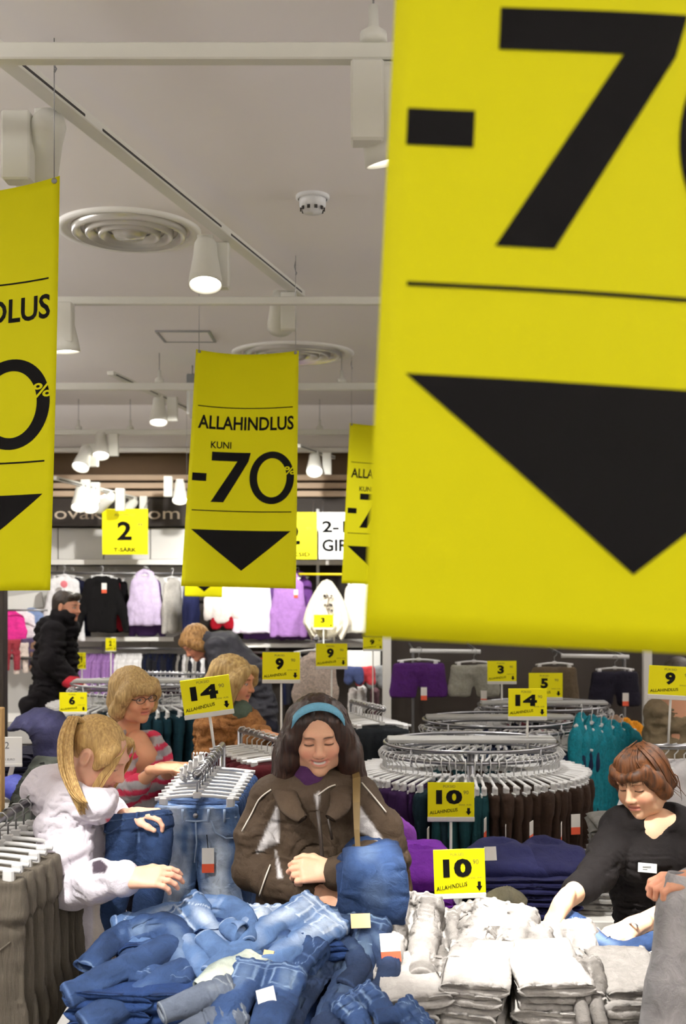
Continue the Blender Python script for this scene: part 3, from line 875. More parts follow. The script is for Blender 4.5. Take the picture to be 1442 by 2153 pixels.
def hanger_mesh(w=.30, n=8, hooked=True, thick=.007, clips=True):
    """plastic clip hanger: bar, hook, two clips; hook top at the origin"""
    bar = MB().tube([(-w / 2, 0, -.085), (-w * .2, 0, -.075), (0, 0, -.072), (w * .2, 0, -.075), (w / 2, 0, -.085)], thick, n)
    bar.box((0, 0, -.072), (.03, .014, .022), None, .003)
    hook = MB().tube([(.0, 0, -.065), (0, 0, -.03), (.018, 0, -.015), (.022, 0, .004), (.010, 0, .018), (-.008, 0, .016), (-.016, 0, .004)], .0028, 6)
    clip = []
    for s in (-1, 1):
        c = MB().box((s * w * .40, 0, -.098), (.03, .022, .04), None, .005)
        c.box((s * w * .40, -.012, -.118), (.038, .008, .016), None, .003)
        clip.append(c)
    return bar, hook, clip
_b, _h, _c = hanger_mesh()
HB = _b.mesh('hanger_bar'); HH = _h.mesh('hanger_hook'); HC = [c.mesh('hanger_clip') for c in _c]
for m_ in [HB] + HC: m_.materials.append(M_WHITEP)
HH.materials.append(M_STEEL)
_all = MB()
for q in (_b, _h, *_c): 
    _all.V += q.V; 
    for f_, s_ in zip(q.F, q.sm): _all.F.append([i + _all.n for i in f_]); _all.sm.append(s_)
    _all.n += q.n
HALL = _all.mesh('hanger_far'); HALL.materials.append(M_WHITEP)
def hanger(loc, rotz, label, group, near=False, sx=1., tilt=0., rx=0.):
    if near:
        t = empty('clip_hanger', loc, label, 'hanger', group)
        for nm, me in (('bar', HB), ('hook', HH), ('clip', HC[0]), ('clip', HC[1])):
            o = obj(nm, me, None, t, loc=(0, 0, 0))
        t.rotation_euler = (rx, tilt, rotz); t.scale = (sx, 1, 1)
        return t
    o = obj('clip_hanger', HALL); o.location = loc; o.rotation_euler = (rx, tilt, rotz); o.scale = (sx, 1, 1)
    return tag(o, label, 'hanger', group)
def garment(name, me, mat, loc, rotz=0., label='', cat='trousers', group=None, tilt=0., scale=(1, 1, 1), rx=0.):
    o = bpy.data.objects.new(name, me); COL.objects.link(o)
    if mat is not None:
        if not me.materials: me.materials.append(mat)
        o.material_slots[0].link = 'OBJECT'; o.material_slots[0].material = mat
    o.location = loc; o.rotation_euler = (rx, tilt, rotz); o.scale = scale
    return tag(o, label, cat, group)
def gm(name, VF): return mesh(name, VF[0], VF[1], True)
TR = [gm('trousers', g_trousers(.29, .80, .04, .012, s * 3.7, .009)) for s in range(4)]
TP = [gm('top', g_top(seed=2.1 * s)) for s in range(3)]
TAGM = MB().box((0, 0, 0), (.035, .003, .055)).mesh('price_tag')
M_TAGW = plain('price_tag_white', (240, 236, 230), .5); M_TAGR = plain('price_tag_orange', (226, 92, 60), .5); M_TAGK = plain('kraft_tag', (226, 190, 140), .6)
def price_tag(loc, rotz, parent=None, label='', group=None, w=.035, h=.058, rx=0., kraft=False, ry=0., white=False):
    """white swing tag with an orange band"""
    t = empty('price_tag', loc, label if parent is None else None, 'price tag' if parent is None else None, group)
    if parent is not None:
        t.parent = parent; t.matrix_parent_inverse = wmat(parent).inverted()
    MB().box((0, 0, -h * .32), (w, .0025, h * .64)).build('tag_card', M_TAGK if kraft else M_TAGW, t, loc=(0, 0, 0))
    MB().box((0, 0, -h * .82), (w, .0025, h * .36)).build('tag_band', M_TAGK if kraft else M_TAGW if white else M_TAGR, t, loc=(0, 0, 0))
    t.rotation_euler = (rx, ry, rotz)
    return t
CLOTHS = {}
def cm(rgb, vary=.2, wr=.4, sc=25., rough=.9):
    L_ = sum(rgb) / 3
    if L_ < 190: rgb = tuple(int(255 * (c / 255) ** (1.0 + .16 * (1 - L_ / 190))) for c in rgb)
    k = (tuple(rgb), vary, wr, sc)
    if k not in CLOTHS: CLOTHS[k] = cloth('cloth_%03d' % len(CLOTHS), rgb, rough, vary, wr, sc, 600.)
    return CLOTHS[k]

# ------------------------------------------------------------------ round racks
def ring_rack(cx, cy, z, R, label, z_top=None, n_post=4, oval=1.0, legs=True, flat_top=True, mat=M_CHROME):
    t = empty('round_rack', (cx, cy, 0), label, 'clothes rack')
    n = 56
    for nm, rr, zz, th in (('hanging_ring', R, z, .010), ('upper_ring', R * .985, z + .05, .008)):
        pts = [(cx + rr * math.cos(2 * math.pi * k / n), cy + rr * oval * math.sin(2 * math.pi * k / n), zz) for k in range(n + 1)]
        MB().tube(pts, th, 8, caps=False).build(nm, mat, t)
    for k in range(n_post):
        a = math.pi / 4 + 2 * math.pi * k / n_post
        MB().tube([(cx + R * math.cos(a), cy + R * oval * math.sin(a), z + .05), (cx + R * math.cos(a), cy + R * oval * math.sin(a), z - .03)], .006, 6).build('ring_link', mat, t)
    MB().tube([(cx - R, cy, z), (cx + R, cy, z)], .008, 8).build('cross_bar', mat, t)
    MB().box((cx, cy, z + .062), (R * 1.9, .10, .022), None, .005).build('top_panel', plain('grey_panel', (168, 168, 166), .45), t)
    MB().tube([(cx, cy, z), (cx, cy, .12)], .018, 10).build('centre_pole', mat, t)
    for k in range(4):
        a = math.pi / 4 + math.pi / 2 * k
        MB().tube([(cx, cy, .14), (cx + R * .8 * math.cos(a), cy + R * .8 * math.sin(a), .03), (cx + R * .8 * math.cos(a), cy + R * .8 * math.sin(a), 0)], .014, 8).build('foot', mat, t)
    return t
def fill_ring(cx, cy, z, R, n, colour_at, hl, hg, meshes=TR, drop=.115, oval=1.0, arc=(-180, 180), sz=1.0, cat='trousers', jit=5):
    """hangers and garments set radially round a ring; colour_at(angle, x)->(material, name, label, group)"""
    for k in range(n):
        a = math.radians(arc[0] + (arc[1] - arc[0]) * (k + random.uniform(-.2, .2)) / n)
        x, y = cx + R * math.cos(a), cy + R * oval * math.sin(a)
        ra = a + math.radians(random.uniform(-jit, jit))
        dz = random.uniform(-.006, .006)
        hanger((x, y, z + .001 + dz * 0), ra, hl, hg)
        m, nm, lb, gp = colour_at(math.degrees(a))
        sc = random.uniform(.92, 1.06) * sz
        garment(nm, meshes[k % len(meshes)], m, (x, y, z - drop + dz), ra, lb, cat, gp, scale=(sc, random.uniform(.9, 1.25), random.uniform(.93, 1.04) * sz), tilt=random.uniform(-.02, .02))

# front round rack: red, purple, teal and brown corduroys
c1 = W(990, 1582, 5.0); R1 = .42
OV = .62
ring_rack(c1.x, c1.y, c1.z, R1, 'nearest round chrome rack, full of purple, teal and brown trousers', oval=OV)
mR, mP, mT, mB, mT2 = cm((128, 18, 24)), cm((46, 24, 60)), cm((20, 56, 60)), cm((46, 32, 23)), cm((14, 36, 44))
def col1(a):
    a = (a + 90 + 180) % 360 - 180         # 0 = towards the camera, negative left
    if abs(a) > 118: a = (a % 7) * 10 - 30
    if a < -80: return mR, 'trousers', 'red trousers at the left end of the nearest round rack', 'red trousers on the nearest round rack'
    if a < -33: return mP, 'trousers', 'dark purple trousers on the left half of the nearest round rack', 'purple trousers on the nearest round rack'
    if a < 2: return (mT if int(a * 3) % 3 else mT2), 'trousers', 'teal green trousers in the middle of the nearest round rack', 'teal trousers on the nearest round rack'
    return mB, 'trousers', 'dark brown corduroy trousers on the right half of the nearest round rack', 'brown trousers on the nearest round rack'
fill_ring(c1.x, c1.y, c1.z, R1, 70, col1, 'white clip hanger on the nearest round chrome rack', 'hangers on the nearest round rack', oval=OV)
tg = [(1210, 1712, 4.66, 10), (1117, 1727, 4.56, 60), (1180, 1730, 4.60, 75), (1020, 1720, 4.56, 70), (900, 1740, 4.6, 75), (1063, 1735, 4.56, 80)]
for i, (x, y, d, r) in enumerate(tg):
    price_tag(W(x, y, d), math.radians(r), None, ['wide orange-banded price tag facing out from the brown corduroys', 'narrow orange-banded tag edge-on left of the wide one', 'orange sliver of a tag between the brown corduroys', 'orange tag sliver on the teal trousers', 'orange tag sliver behind the upper number 10 sign', 'orange tag sliver at the border of teal and brown trousers'][i], 'orange-banded tags on the nearest round rack', w=.042, h=.09)
# second and third round racks behind it
c2 = W(1050, 1530, 6.1); R2 = .45
ring_rack(c2.x, c2.y, c2.z, R2, 'middle round chrome rack with navy trousers and teal knits', oval=OV)
mN, mN2, mK = cm((16, 24, 50)), cm((12, 32, 56)), cm((18, 16, 20))
def col2(a):
    return (mN if random.random() < .5 else mN2), 'trousers', 'navy blue trousers on the middle round rack', 'navy trousers on the middle round rack'
fill_ring(c2.x, c2.y, c2.z, R2, 44, col2, 'clear clip hanger on the middle round rack', 'hangers on the middle round rack', drop=.09, arc=(-180, 150), oval=OV)
c3 = W(1143, 1497, 6.95); R3 = .44
ring_rack(c3.x, c3.y, c3.z, R3, 'farthest round chrome rack under the number 3 and 5 signs', oval=OV)
mM = cm((120, 60, 70)); mG = cm((110, 108, 110))
def col3(a):
    return random.choice((mN, mK, mM, mG)), 'trousers', 'dark trousers on the farthest round rack', 'trousers on the farthest round rack'
fill_ring(c3.x, c3.y, c3.z, R3, 40, col3, 'clip hanger on the farthest round rack', 'hangers on the farthest round rack', drop=.09, oval=OV)
# teal knits and orange cardigans spilling to the right of the middle rack
mTeal = cloth('teal_knit', (18, 110, 124), .85, .35, .8, 60., 300.)
mOr = cloth('orange_knit', (226, 150, 40), .85, .2, .6, 50., 300.)
mTan = cloth('tan_knit', (150, 124, 104), .85, .2, .6, 50., 300.)
for i in range(5):
    p = W(1222 + 21 * i, 1516 + 5 * i, 5.9 + .05 * i)
    garment('knit_top', TP[i % 3], mTeal, (p.x, p.y, p.z), math.radians(62 - 6 * i), ['leftmost', 'second', 'third', 'fourth', 'rightmost'][i] + ' of five teal knitted tops right of the middle round rack', 'top', 'teal knits on the middle round rack', scale=(.9, 1.1, 1.3))
    hanger((p.x, p.y, p.z + .075), math.radians(62 - 6 * i), 'clip hanger of a teal knit', 'hangers of the teal knits', sx=.9)
for i, (m, lb) in enumerate(((mTan, 'tan knitted top beside the teal knits'), (mOr, 'orange knitted top behind the shop assistant'), (mOr, 'second orange knitted top, rightmost behind the shop assistant'))):
    p = W(1292 + 20 * i, 1519 + 6 * i, 6.45 + .05 * i)
    garment('knit_top', TP[(i + 1) % 3], m, (p.x, p.y, p.z), math.radians(50 - 6 * i), lb, 'top', None, scale=(.85, 1.1, 1.2))
# left round rack behind the striped shopper
c4 = W(290, 1452, 6.7); R4 = .43
ring_rack(c4.x, c4.y, c4.z, R4, 'round chrome rack behind the woman in the striped jumper', oval=OV)
mPl = cm((48, 20, 40)); mTe = cm((12, 44, 54)); mW = cm((222, 220, 226))
def col4(a):
    a = (a + 90 + 180) % 360 - 180
    if a < -40: return mG, 'trousers', 'grey trousers at the left of the rack behind the striped jumper', 'grey trousers on the left round rack'
    if a > 38 and int(a) % 2: return mPl, 'trousers', 'plum trousers on the rack behind the striped jumper', 'plum trousers on the left round rack'
    return mTe, 'trousers', 'dark teal trousers on the rack behind the striped jumper', 'dark teal trousers on the left round rack'
fill_ring(c4.x, c4.y, c4.z, R4, 46, col4, 'white clip hanger on the rack behind the striped jumper', 'hangers on the left round rack', oval=OV)

# ------------------------------------------------------------------ straight racks
def straight_rack(p, q, label, legs=True, r=.013, mat=M_CHROME, ends=(0, 1)):
    p, q = A(p), A(q)
    t = empty('straight_rack', (p[0], p[1], 0), label, 'clothes rack')
    MB().tube([p, q], r, 10).build('hanging_rail', mat, t)
    if legs:
        for e in [(p, q)[k] for k in ends]:
            MB().tube([e, (e[0], e[1], .04)], r, 8).build('rack_post', mat, t)
            MB().tube([(e[0] - .2, e[1], .02), (e[0] + .2, e[1], .02)], .018, 8).build('rack_foot', mat, t)
    return t
def fill_row(p, q, n, pick, rotz, hl, hg, drop=.115, meshes=TR, sz=1., near=False, jit=4, cat='trousers', hang=True, thick=1.0):
    p, q = A(p), A(q)
    for k in range(n):
        c = p + (q - p) * ((k + .5 + random.uniform(-.15, .15)) / n)
        rz = rotz + math.radians(random.uniform(-jit, jit))
        if hang: hanger((c[0], c[1], c[2]), rz, hl, hg, near)
        m, nm, lb, gp = pick(k)
        garment(nm, meshes[k % len(meshes)], m, (c[0], c[1], c[2] - drop), rz, lb, cat, gp, scale=(sz * random.uniform(.95, 1.05), thick, sz * random.uniform(.95, 1.04)))
# maroon trousers left of the brown jacket
a5, b5 = W(505, 1535, 4.9), W(600, 1560, 4.35)
straight_rack(a5, b5, 'straight chrome rack with maroon trousers left of the brown jacket', ends=(0,))
mMa = cm((66, 10, 18), .15, .3)
fill_row(a5, b5, 9, lambda k: (mMa, 'trousers', 'maroon trousers on the rack left of the brown jacket', 'maroon trousers'), math.radians(12), 'white clip hanger above the maroon trousers', 'hangers of the maroon trousers', drop=.10, sz=1.25)
# dark trousers right of the head with the blue headband
a6, b6 = W(738, 1475, 6.2), W(806, 1492, 5.4)
straight_rack(a6, b6, 'straight chrome rack with black trousers right of the blue headband', ends=(0,))
mBk = cm((26, 30, 34), .15, .3)
fill_row(a6, b6, 12, lambda k: (mBk, 'trousers', 'black trousers on the rack right of the blue headband', 'black trousers right of the headband'), math.radians(4), 'white clip hanger above the black trousers', 'hangers of the black trousers', drop=.10)
# rows along the back wall under the shelves
def pk(cols, lb, gp, nm='top'):
    return lambda k: (cols[k % len(cols)], nm, lb, gp)
mLil, mWh, mDk, mGr2, mRd = cm((150, 112, 168)), cm((226, 224, 224)), cm((34, 34, 40)), cm((150, 146, 142)), cm((150, 30, 44))
def wallrow(x0, x1, y, d, n, cols, lb, gp, meshes=TP, sz=.8, nm='top', cat='top'):
    p, q = W(x0, y, d), W(x1, y, d)
    fill_row(p, q, n, pk(cols, lb, gp, nm), math.pi / 2, lb + ', its hanger', 'hangers: ' + gp, .10, meshes, sz, jit=9, cat=cat, hang=False)
rod('hanging_rail', W(160, 1362, 10.85), W(395, 1364, 10.85), .012, M_STEEL, 'lower steel rail under the pale wall shelf')
rod('hanging_rail', W(398, 1370, 10.85), W(800, 1374, 10.85), .012, M_STEEL, 'lower steel rail under the dark wall shelf')
wallrow(178, 240, 1360, 10.85, 11, [mLil], 'lilac top in the row under the pale wall shelf', 'lilac tops under the shelf')
wallrow(246, 300, 1360, 10.85, 10, [mWh], 'white top in the row under the pale wall shelf', 'white tops under the shelf')
wallrow(302, 372, 1360, 10.85, 15, [mDk, mN], 'black top in the row under the pale wall shelf', 'black tops under the shelf')
wallrow(374, 430, 1362, 10.85, 9, [mGr2, mDk, mWh], 'grey or white top in the row by the wall seam', 'mixed tops by the wall seam')
wallrow(515, 560, 1368, 10.85, 8, [mRd, mWh, mPl], 'red or white top in the row under the dark wall shelf', 'red tops under the dark shelf')
wallrow(600, 645, 1368, 10.85, 8, [mN, mDk], 'navy top in the row behind the middle number 9 sign', 'navy tops behind the number 9 sign')
# far middle rack with mixed clothes
a7, b7 = W(250, 1414, 8.7), W(470, 1418, 8.7)
straight_rack(a7, b7, 'straight rack of mixed dark clothes in front of the back wall')
fill_row(a7, b7, 26, lambda k: (random.choice((mDk, mPl, mGr2, mDk, mBk)), 'trousers', 'dark trousers on the far straight rack behind the blonde shopper', 'clothes on the far straight rack'), math.pi / 2, 'hanger on the far straight rack', 'hangers on the far straight rack', drop=.10, jit=10)

# ------------------------------------------------------------------ tops shown on the back wall
def show_top(x, y, d, wpx, lpx, rgb, label, kind='top', sleeve=None, short=False, rot=0, vary=.12, hood=False, spread=.05):
    s = FPX / d; w = wpx / s * .68; L = lpx / s * 1.05
    V, F = g_top(w, L, .06, .010, x * .37, .010, sleeve if sleeve else L * .92, hood=hood, short=short, spread=spread)
    p = W(x, y, d)
    o = garment(kind, gm(kind, (V, F)), cm(rgb, vary, .35), (p.x, p.y, p.z), math.radians(rot), label, 'top')
    hh = obj('hanger', HALL); hh.location = (p.x, p.y, p.z + .085); hh.scale = (.8, 1, 1); hh.rotation_euler = (0, 0, math.radians(rot))
    tag(hh, 'hanger holding the ' + ' '.join(label.split()[:7]), 'hanger')
    return o
show_top(134, 1212, 10.6, 76, 130, (235, 234, 236), 'white long-sleeved top with a round pink print, behind the man in black', 'long_sleeved_top')
pr = W(137, 1228, 10.5)
tag(MB().lathe([(.001, 0), (.035, .001), (.036, 0)], (pr.x, pr.y - .045, pr.z), 20, basis((0, -1, 0))).build('round_print', plain('pink_print', (220, 120, 130), .6)), 'round pink print on the white long-sleeved top', 'print')
show_top(152, 1215, 10.85, 60, 125, (34, 36, 60), 'navy top hanging behind the white long-sleeved one', 'long_sleeved_top')
show_top(228, 1216, 10.78, 70, 105, (140, 24, 40), 'crimson top between the black cardigans', 'long_sleeved_top', rot=-30)
show_top(242, 1216, 10.95, 66, 108, (30, 28, 30), 'second black cardigan, behind the crimson top', 'cardigan', rot=-20)
show_top(214, 1212, 10.55, 90, 112, (20, 18, 20), 'front black cardigan on the pale back wall', 'cardigan', spread=.10)
price_tag(W(219, 1226, 10.50), 0, None, 'red and white tag on the front black cardigan', w=.05, h=.10)
show_top(304, 1212, 10.6, 66, 98, (206, 190, 222), 'pale lavender shirt on the pale back wall', 'shirt', spread=.03, hood=True)
show_top(309, 1214, 10.85, 62, 118, (96, 70, 120), 'violet top behind the lavender shirt', 'long_sleeved_top')
show_top(362, 1216, 10.6, 46, 110, (176, 172, 166), 'grey slim top beside the wall seam', 'long_sleeved_top', rot=55)
show_top(402, 1220, 10.6, 40, 110, (44, 50, 88), 'navy blue top right of the wall seam', 'long_sleeved_top', rot=60)
show_top(466, 1216, 10.6, 60, 90, (224, 216, 212), 'white top over a red skirt, below the middle banner', 'top', short=True)
sk = W(468, 1294, 10.6)
garment('skirt', gm('skirt', g_shorts(.22, .14, .05, .01, 4.)), cm((158, 22, 40)), (sk.x, sk.y, sk.z), 0, 'red skirt under the white top on the back wall', 'skirt')
show_top(532, 1214, 10.6, 88, 112, (232, 222, 240), 'bright white jacket with lilac sleeves, below the middle banner', 'jacket', spread=.02)
show_top(552, 1216, 10.85, 80, 122, (120, 84, 150), 'lilac jacket behind the bright white one', 'jacket', spread=.02)
show_top(607, 1216, 10.55, 72, 118, (172, 128, 196), 'light purple hoodie beside the poncho', 'hoodie', hood=True, spread=.03)
show_top(625, 1214, 10.85, 68, 125, (112, 70, 138), 'dark purple hoodie behind the light one', 'hoodie', hood=True, spread=.03)
price_tag(W(622, 1240, 10.50), 0, None, 'orange tag on the light purple hoodie', w=.04, h=.08)
show_top(754, 1226, 10.4, 60, 100, (240, 236, 222), 'cream top right of the poncho at the banner edge', 'top', spread=.03)
# poncho: a wide cream cape with a ragged hem and a printed branch
def poncho():
    p = W(687, 1218, 10.3)
    n, m = 64, 26
    V = []; 
    for j in range(m + 1):
        v = j / m
        for i in range(n):
            a = 2 * math.pi * i / n
            w = .05 + .185 * (1 - (1 - min(1, v * 1.15)) ** 2.0)
            if v > .75: w *= 1 - .35 * (v - .75) / .25
            dep = .03 + .05 * v
            rag = (.03 * math.sin(i * 5.3) + .02 * math.sin(i * 9.1)) * v ** 4
            V.append((w * math.cos(a) * (1 + .05 * math.sin(9 * a) * v), dep * math.sin(a) * (1 + .3 * math.sin(11 * a)), -v * .55 - .02 * abs(math.cos(a)) + rag))
    F = [[j * n + i, (j + 1) * n + i, (j + 1) * n + (i + 1) % n, j * n + (i + 1) % n] for j in range(m) for i in range(n)]
    t = empty('poncho', p, 'cream poncho with a dark branch print and fringed hem on the back wall', 'poncho')
    obj('cape', mesh('cape', V, F, True), cm((236, 228, 208), .12, .6, 30), t, loc=(0, 0, 0))
    for k in range(46):
        a = math.pi + math.pi * (k + .5) / 46
        x = .15 * math.cos(a); 
        MB().tube([(x, -.03 + .06 * math.sin(a), -.53 + .10 * abs(math.cos(a)) ** 2), (x * 1.02, -.03 + .06 * math.sin(a), -.585 + .10 * abs(math.cos(a)) ** 2)], .004, 4).build('fringe', cm((236, 228, 208), .12, .6, 30), t, loc=(0, 0, 0))
    rnd = random.Random(4)
    br = MB().tube([(.03, -.075, -.36), (.0, -.085, -.28), (.02, -.083, -.19), (-.005, -.078, -.13)], .004, 6)
    br.build('branch_print', plain('branch_print', (96, 74, 62), .7), t, loc=(0, 0, 0))
    for k in range(14):
        q = ((.04 * rnd.uniform(-1.2, 1.2)) + .01, -.082, -.14 - .2 * rnd.random())
        MB().box(q, (.022, .012, .014), rotm(0, rnd.uniform(-60, 60), 0)).build('leaf_print', plain('leaf_print', (120, 92, 80) if k % 2 else (70, 60, 58), .7), t, loc=(0, 0, 0))
poncho()
# ------------------------------------------------------------------ shorts on the dark partition
def rail_hold(x0, x1, y, d, label):
    o = rod('hanging_rail', W(x0, y, d), W(x1, y + 2, d), .016, M_WHITEP, label)
    for x in (x0 + 8, x1 - 8):
        p = W(x, y, d); MB().tube([p, (p.x, DP + .04, p.z)], .008, 6).build('wall_bracket', M_STEEL, o)
rail_hold(862, 1010, 1368, 7.77, 'white rail over the purple and grey shorts')
rail_hold(1180, 1322, 1379, 7.72, 'white rail over the black shorts')
def show_shorts(x, y, d, wpx, lpx, rgb, label, rot=0, seed=0., taglab=None, tagpos=None):
    s = FPX / d; w = wpx / s * .88; L = lpx / s
    p = W(x, y, d)
    garment('shorts', gm('shorts', g_shorts(w, L, .06, .009, seed)), cm(rgb, .22, .5), (p.x, p.y, p.z), math.radians(rot), label, 'shorts')
    hanger((p.x, p.y - .005, p.z + .100), math.radians(rot), 'white clip hanger of the ' + ' '.join(label.split()[:3]), None, near=True, sx=w / .36)
    if taglab: price_tag(W(tagpos[0], tagpos[1] - 3, d - .055), 0, None, taglab, w=.045, h=.095)
show_shorts(880, 1394, 7.75, 122, 72, (70, 32, 92), 'purple shorts on the dark partition', 0, 1., 'orange-banded tag under the purple shorts', (891, 1448))
show_shorts(996, 1398, 7.75, 108, 66, (150, 148, 138), 'pale grey crinkled shorts beside the number 3 sign', 0, 2., 'orange-banded tag under the grey shorts', (1017, 1455))
show_shorts(1165, 1402, 7.3, 110, 96, (78, 66, 50), 'olive brown shorts behind the number 5 sign', 6, 3.)
show_shorts(1292, 1412, 7.7, 110, 72, (26, 24, 36), 'black shorts on the dark partition', 0, 4., 'orange-banded tag under the black shorts', (1315, 1460))
# cluster of shorts at the far aisle end, between poncho sign and white post
for i, (x, rgb, lb) in enumerate(((744, (84, 96, 140), 'slate blue skirt hanging in the bright far bay left of the white post'), (768, (226, 84, 92), 'coral pink skirt hanging in the bright far bay left of the white post'), (792, (170, 172, 176), 'light grey skirt hanging in the bright far bay left of the white post'))):
    p = W(x, 1402, 9.6)
    garment('skirt', gm('skirt', g_shorts(.17, .17 + .02 * i, .05, .009, i * 2.)), cm(rgb), (p.x, p.y + .03 * i, p.z), math.radians(-20 + 20 * i), lb, 'skirt')
wbx = W(765, 1385, 10.2)
tag(MB().box((wbx.x, wbx.y, wbx.z - .02), (.32, .04, .20), None, .004).build('display_card', M_PAPER), 'blank white display card behind the coral skirt', 'card')
for i, (x, y, w_, h_, rgb) in enumerate(((742, 1472, .04, .12, (236, 232, 230)), (760, 1466, .05, .16, (240, 238, 236)), (752, 1478, .02, .1, (190, 40, 60)), (788, 1470, .06, .1, (120, 90, 96)))):
    p = W(x, y, 9.8 + .06 * i)
    garment('top', TP[i % 3], cm(rgb), (p.x, p.y, p.z + .1), math.radians(80), ['white top low in the far bay beside the headband', 'bright white top low in the far bay', 'red top between two white tops in the far bay', 'dusky top low in the far bay by the post'][i], 'top', None, scale=(.5, 1, .45))
# lace cardigan
lp = W(664, 1372, 7.1)
garment('lace_cardigan', gm('lace_cardigan', g_top(.20, .62, .07, .010, 8.8, .012, .4, spread=.0)), cloth('lace', (214, 196, 184), .8, .35, .9, 70., 250.), (lp.x, lp.y, lp.z), math.radians(10), 'long pale pink lace cardigan hanging below the dim number 9 sign', 'cardigan')
hanger((lp.x, lp.y, lp.z + .09), math.radians(10), 'hanger of the pale pink lace cardigan', None)
straight_rack((lp.x, lp.y + .25, lp.z + .09), (lp.x, lp.y - .02, lp.z + .09), 'single-arm rack holding the pale pink lace cardigan', ends=(0,))
# far left bay: bright fitting with colourful tops
for i, (x, y, rgb, w_, L) in enumerate(((22, 1288, (226, 60, 150), .20, .32), (44, 1286, (238, 230, 236), .2, .28), (66, 1284, (130, 150, 190), .2, .24), (84, 1290, (200, 206, 214), .16, .3))):
    p = W(x, y, 10.4 + .1 * i)
    garment('top', gm('top', g_top(w_, L, .05, .012, i * 5., .01, L * .8, spread=.02)), cm(rgb), (p.x, p.y, p.z), math.radians(25 * (i % 2)), ['hot pink top in the far left bay', 'white top in the far left bay', 'pale blue top in the far left bay', 'pale grey top in the far left bay next to the man in black'][i], 'top')
for i, (x, y, rgb, L) in enumerate(((25, 1345, (150, 60, 70), .28), (44, 1352, (226, 210, 200), .28), (58, 1342, (96, 84, 110), .3), (70, 1348, (140, 110, 90), .28))):
    p = W(x, y, 10.2 + .1 * i)
    garment('trousers', TR[i], cm(rgb), (p.x, p.y, p.z), math.radians(40 + 15 * i), ['small dusky red trousers low in the far left bay', 'small cream trousers low in the far left bay', 'small violet trousers low in the far left bay', 'small tan trousers low in the far left bay'][i], 'trousers', None, scale=(.55, 1, .38))
bp = W(50, 1266, 10.9)
tag(MB().box((bp.x, bp.y, bp.z), (.40, .03, .16), rotm(0, -8, 0), .004).build('display_card', M_PAPER), 'tilted blank white card at the top of the far left bay', 'card')
rod('hanging_rail', W(12, 1384, 10.3), W(75, 1384, 10.3), .014, M_DARK, 'dark low rail in the far left bay')
rod('hanging_rail', W(12, 1283, 10.3), W(100, 1283, 10.3), .010, M_STEEL, 'thin upper rail in the far left bay')
tag(MB().box(W(60, 1512, 9.9), (.6, .5, .04), None, .004).build('low_plinth', M_WHITE), 'low white plinth at the man in black\'s feet', 'plinth')
bpy.data.objects['low_plinth'].data.transform(Matrix.Translation((0, 0, 0)))
# ================================================================== FOREGROUND FURNITURE AND CLOTHES
TBZ = .86
def table(x0, x1, y0, y1, z, label, mat=M_WHITE):
    t = empty('display_table', ((x0 + x1) / 2, (y0 + y1) / 2, 0), label, 'table')
    MB().box(((x0 + x1) / 2, (y0 + y1) / 2, z - .02), (x1 - x0, y1 - y0, .04), None, .004).build('table_top', mat, t)
    MB().box(((x0 + x1) / 2, (y0 + y1) / 2, z - .09), (x1 - x0 - .1, y1 - y0 - .1, .10)).build('apron', mat, t)
    for sx in (x0 + .06, x1 - .06):
        for sy in (y0 + .06, y1 - .06):
            MB().box((sx, sy, (z - .04) / 2), (.05, .05, z - .04), None, .004).build('leg', mat, t)
    MB().box(((x0 + x1) / 2, (y0 + y1) / 2, .25), (x1 - x0 - .12, y1 - y0 - .12, .03)).build('lower_shelf', mat, t)
    return t
TX = W(800, 0, 2.9).x
table(W(140, 0, 2.9).x, TX - .005, 2.50, 3.16, TBZ, 'white display table under the heap of blue jeans', plain('grey_laminate', (176, 174, 172), .5, vary=.03))
table(TX + .005, 1.15, 2.50, 3.36, TBZ, 'white display table under the stacks of grey trousers')
table(W(830, 0, 4.1).x, W(1240, 0, 4.1).x, 3.82, 4.32, .70, 'white table under the purple and navy folded shirts')
table(W(1195, 0, 3.95).x, W(1480, 0, 3.95).x, 3.95, 4.5, .72, 'white table of folded grey clothes behind the shop assistant')

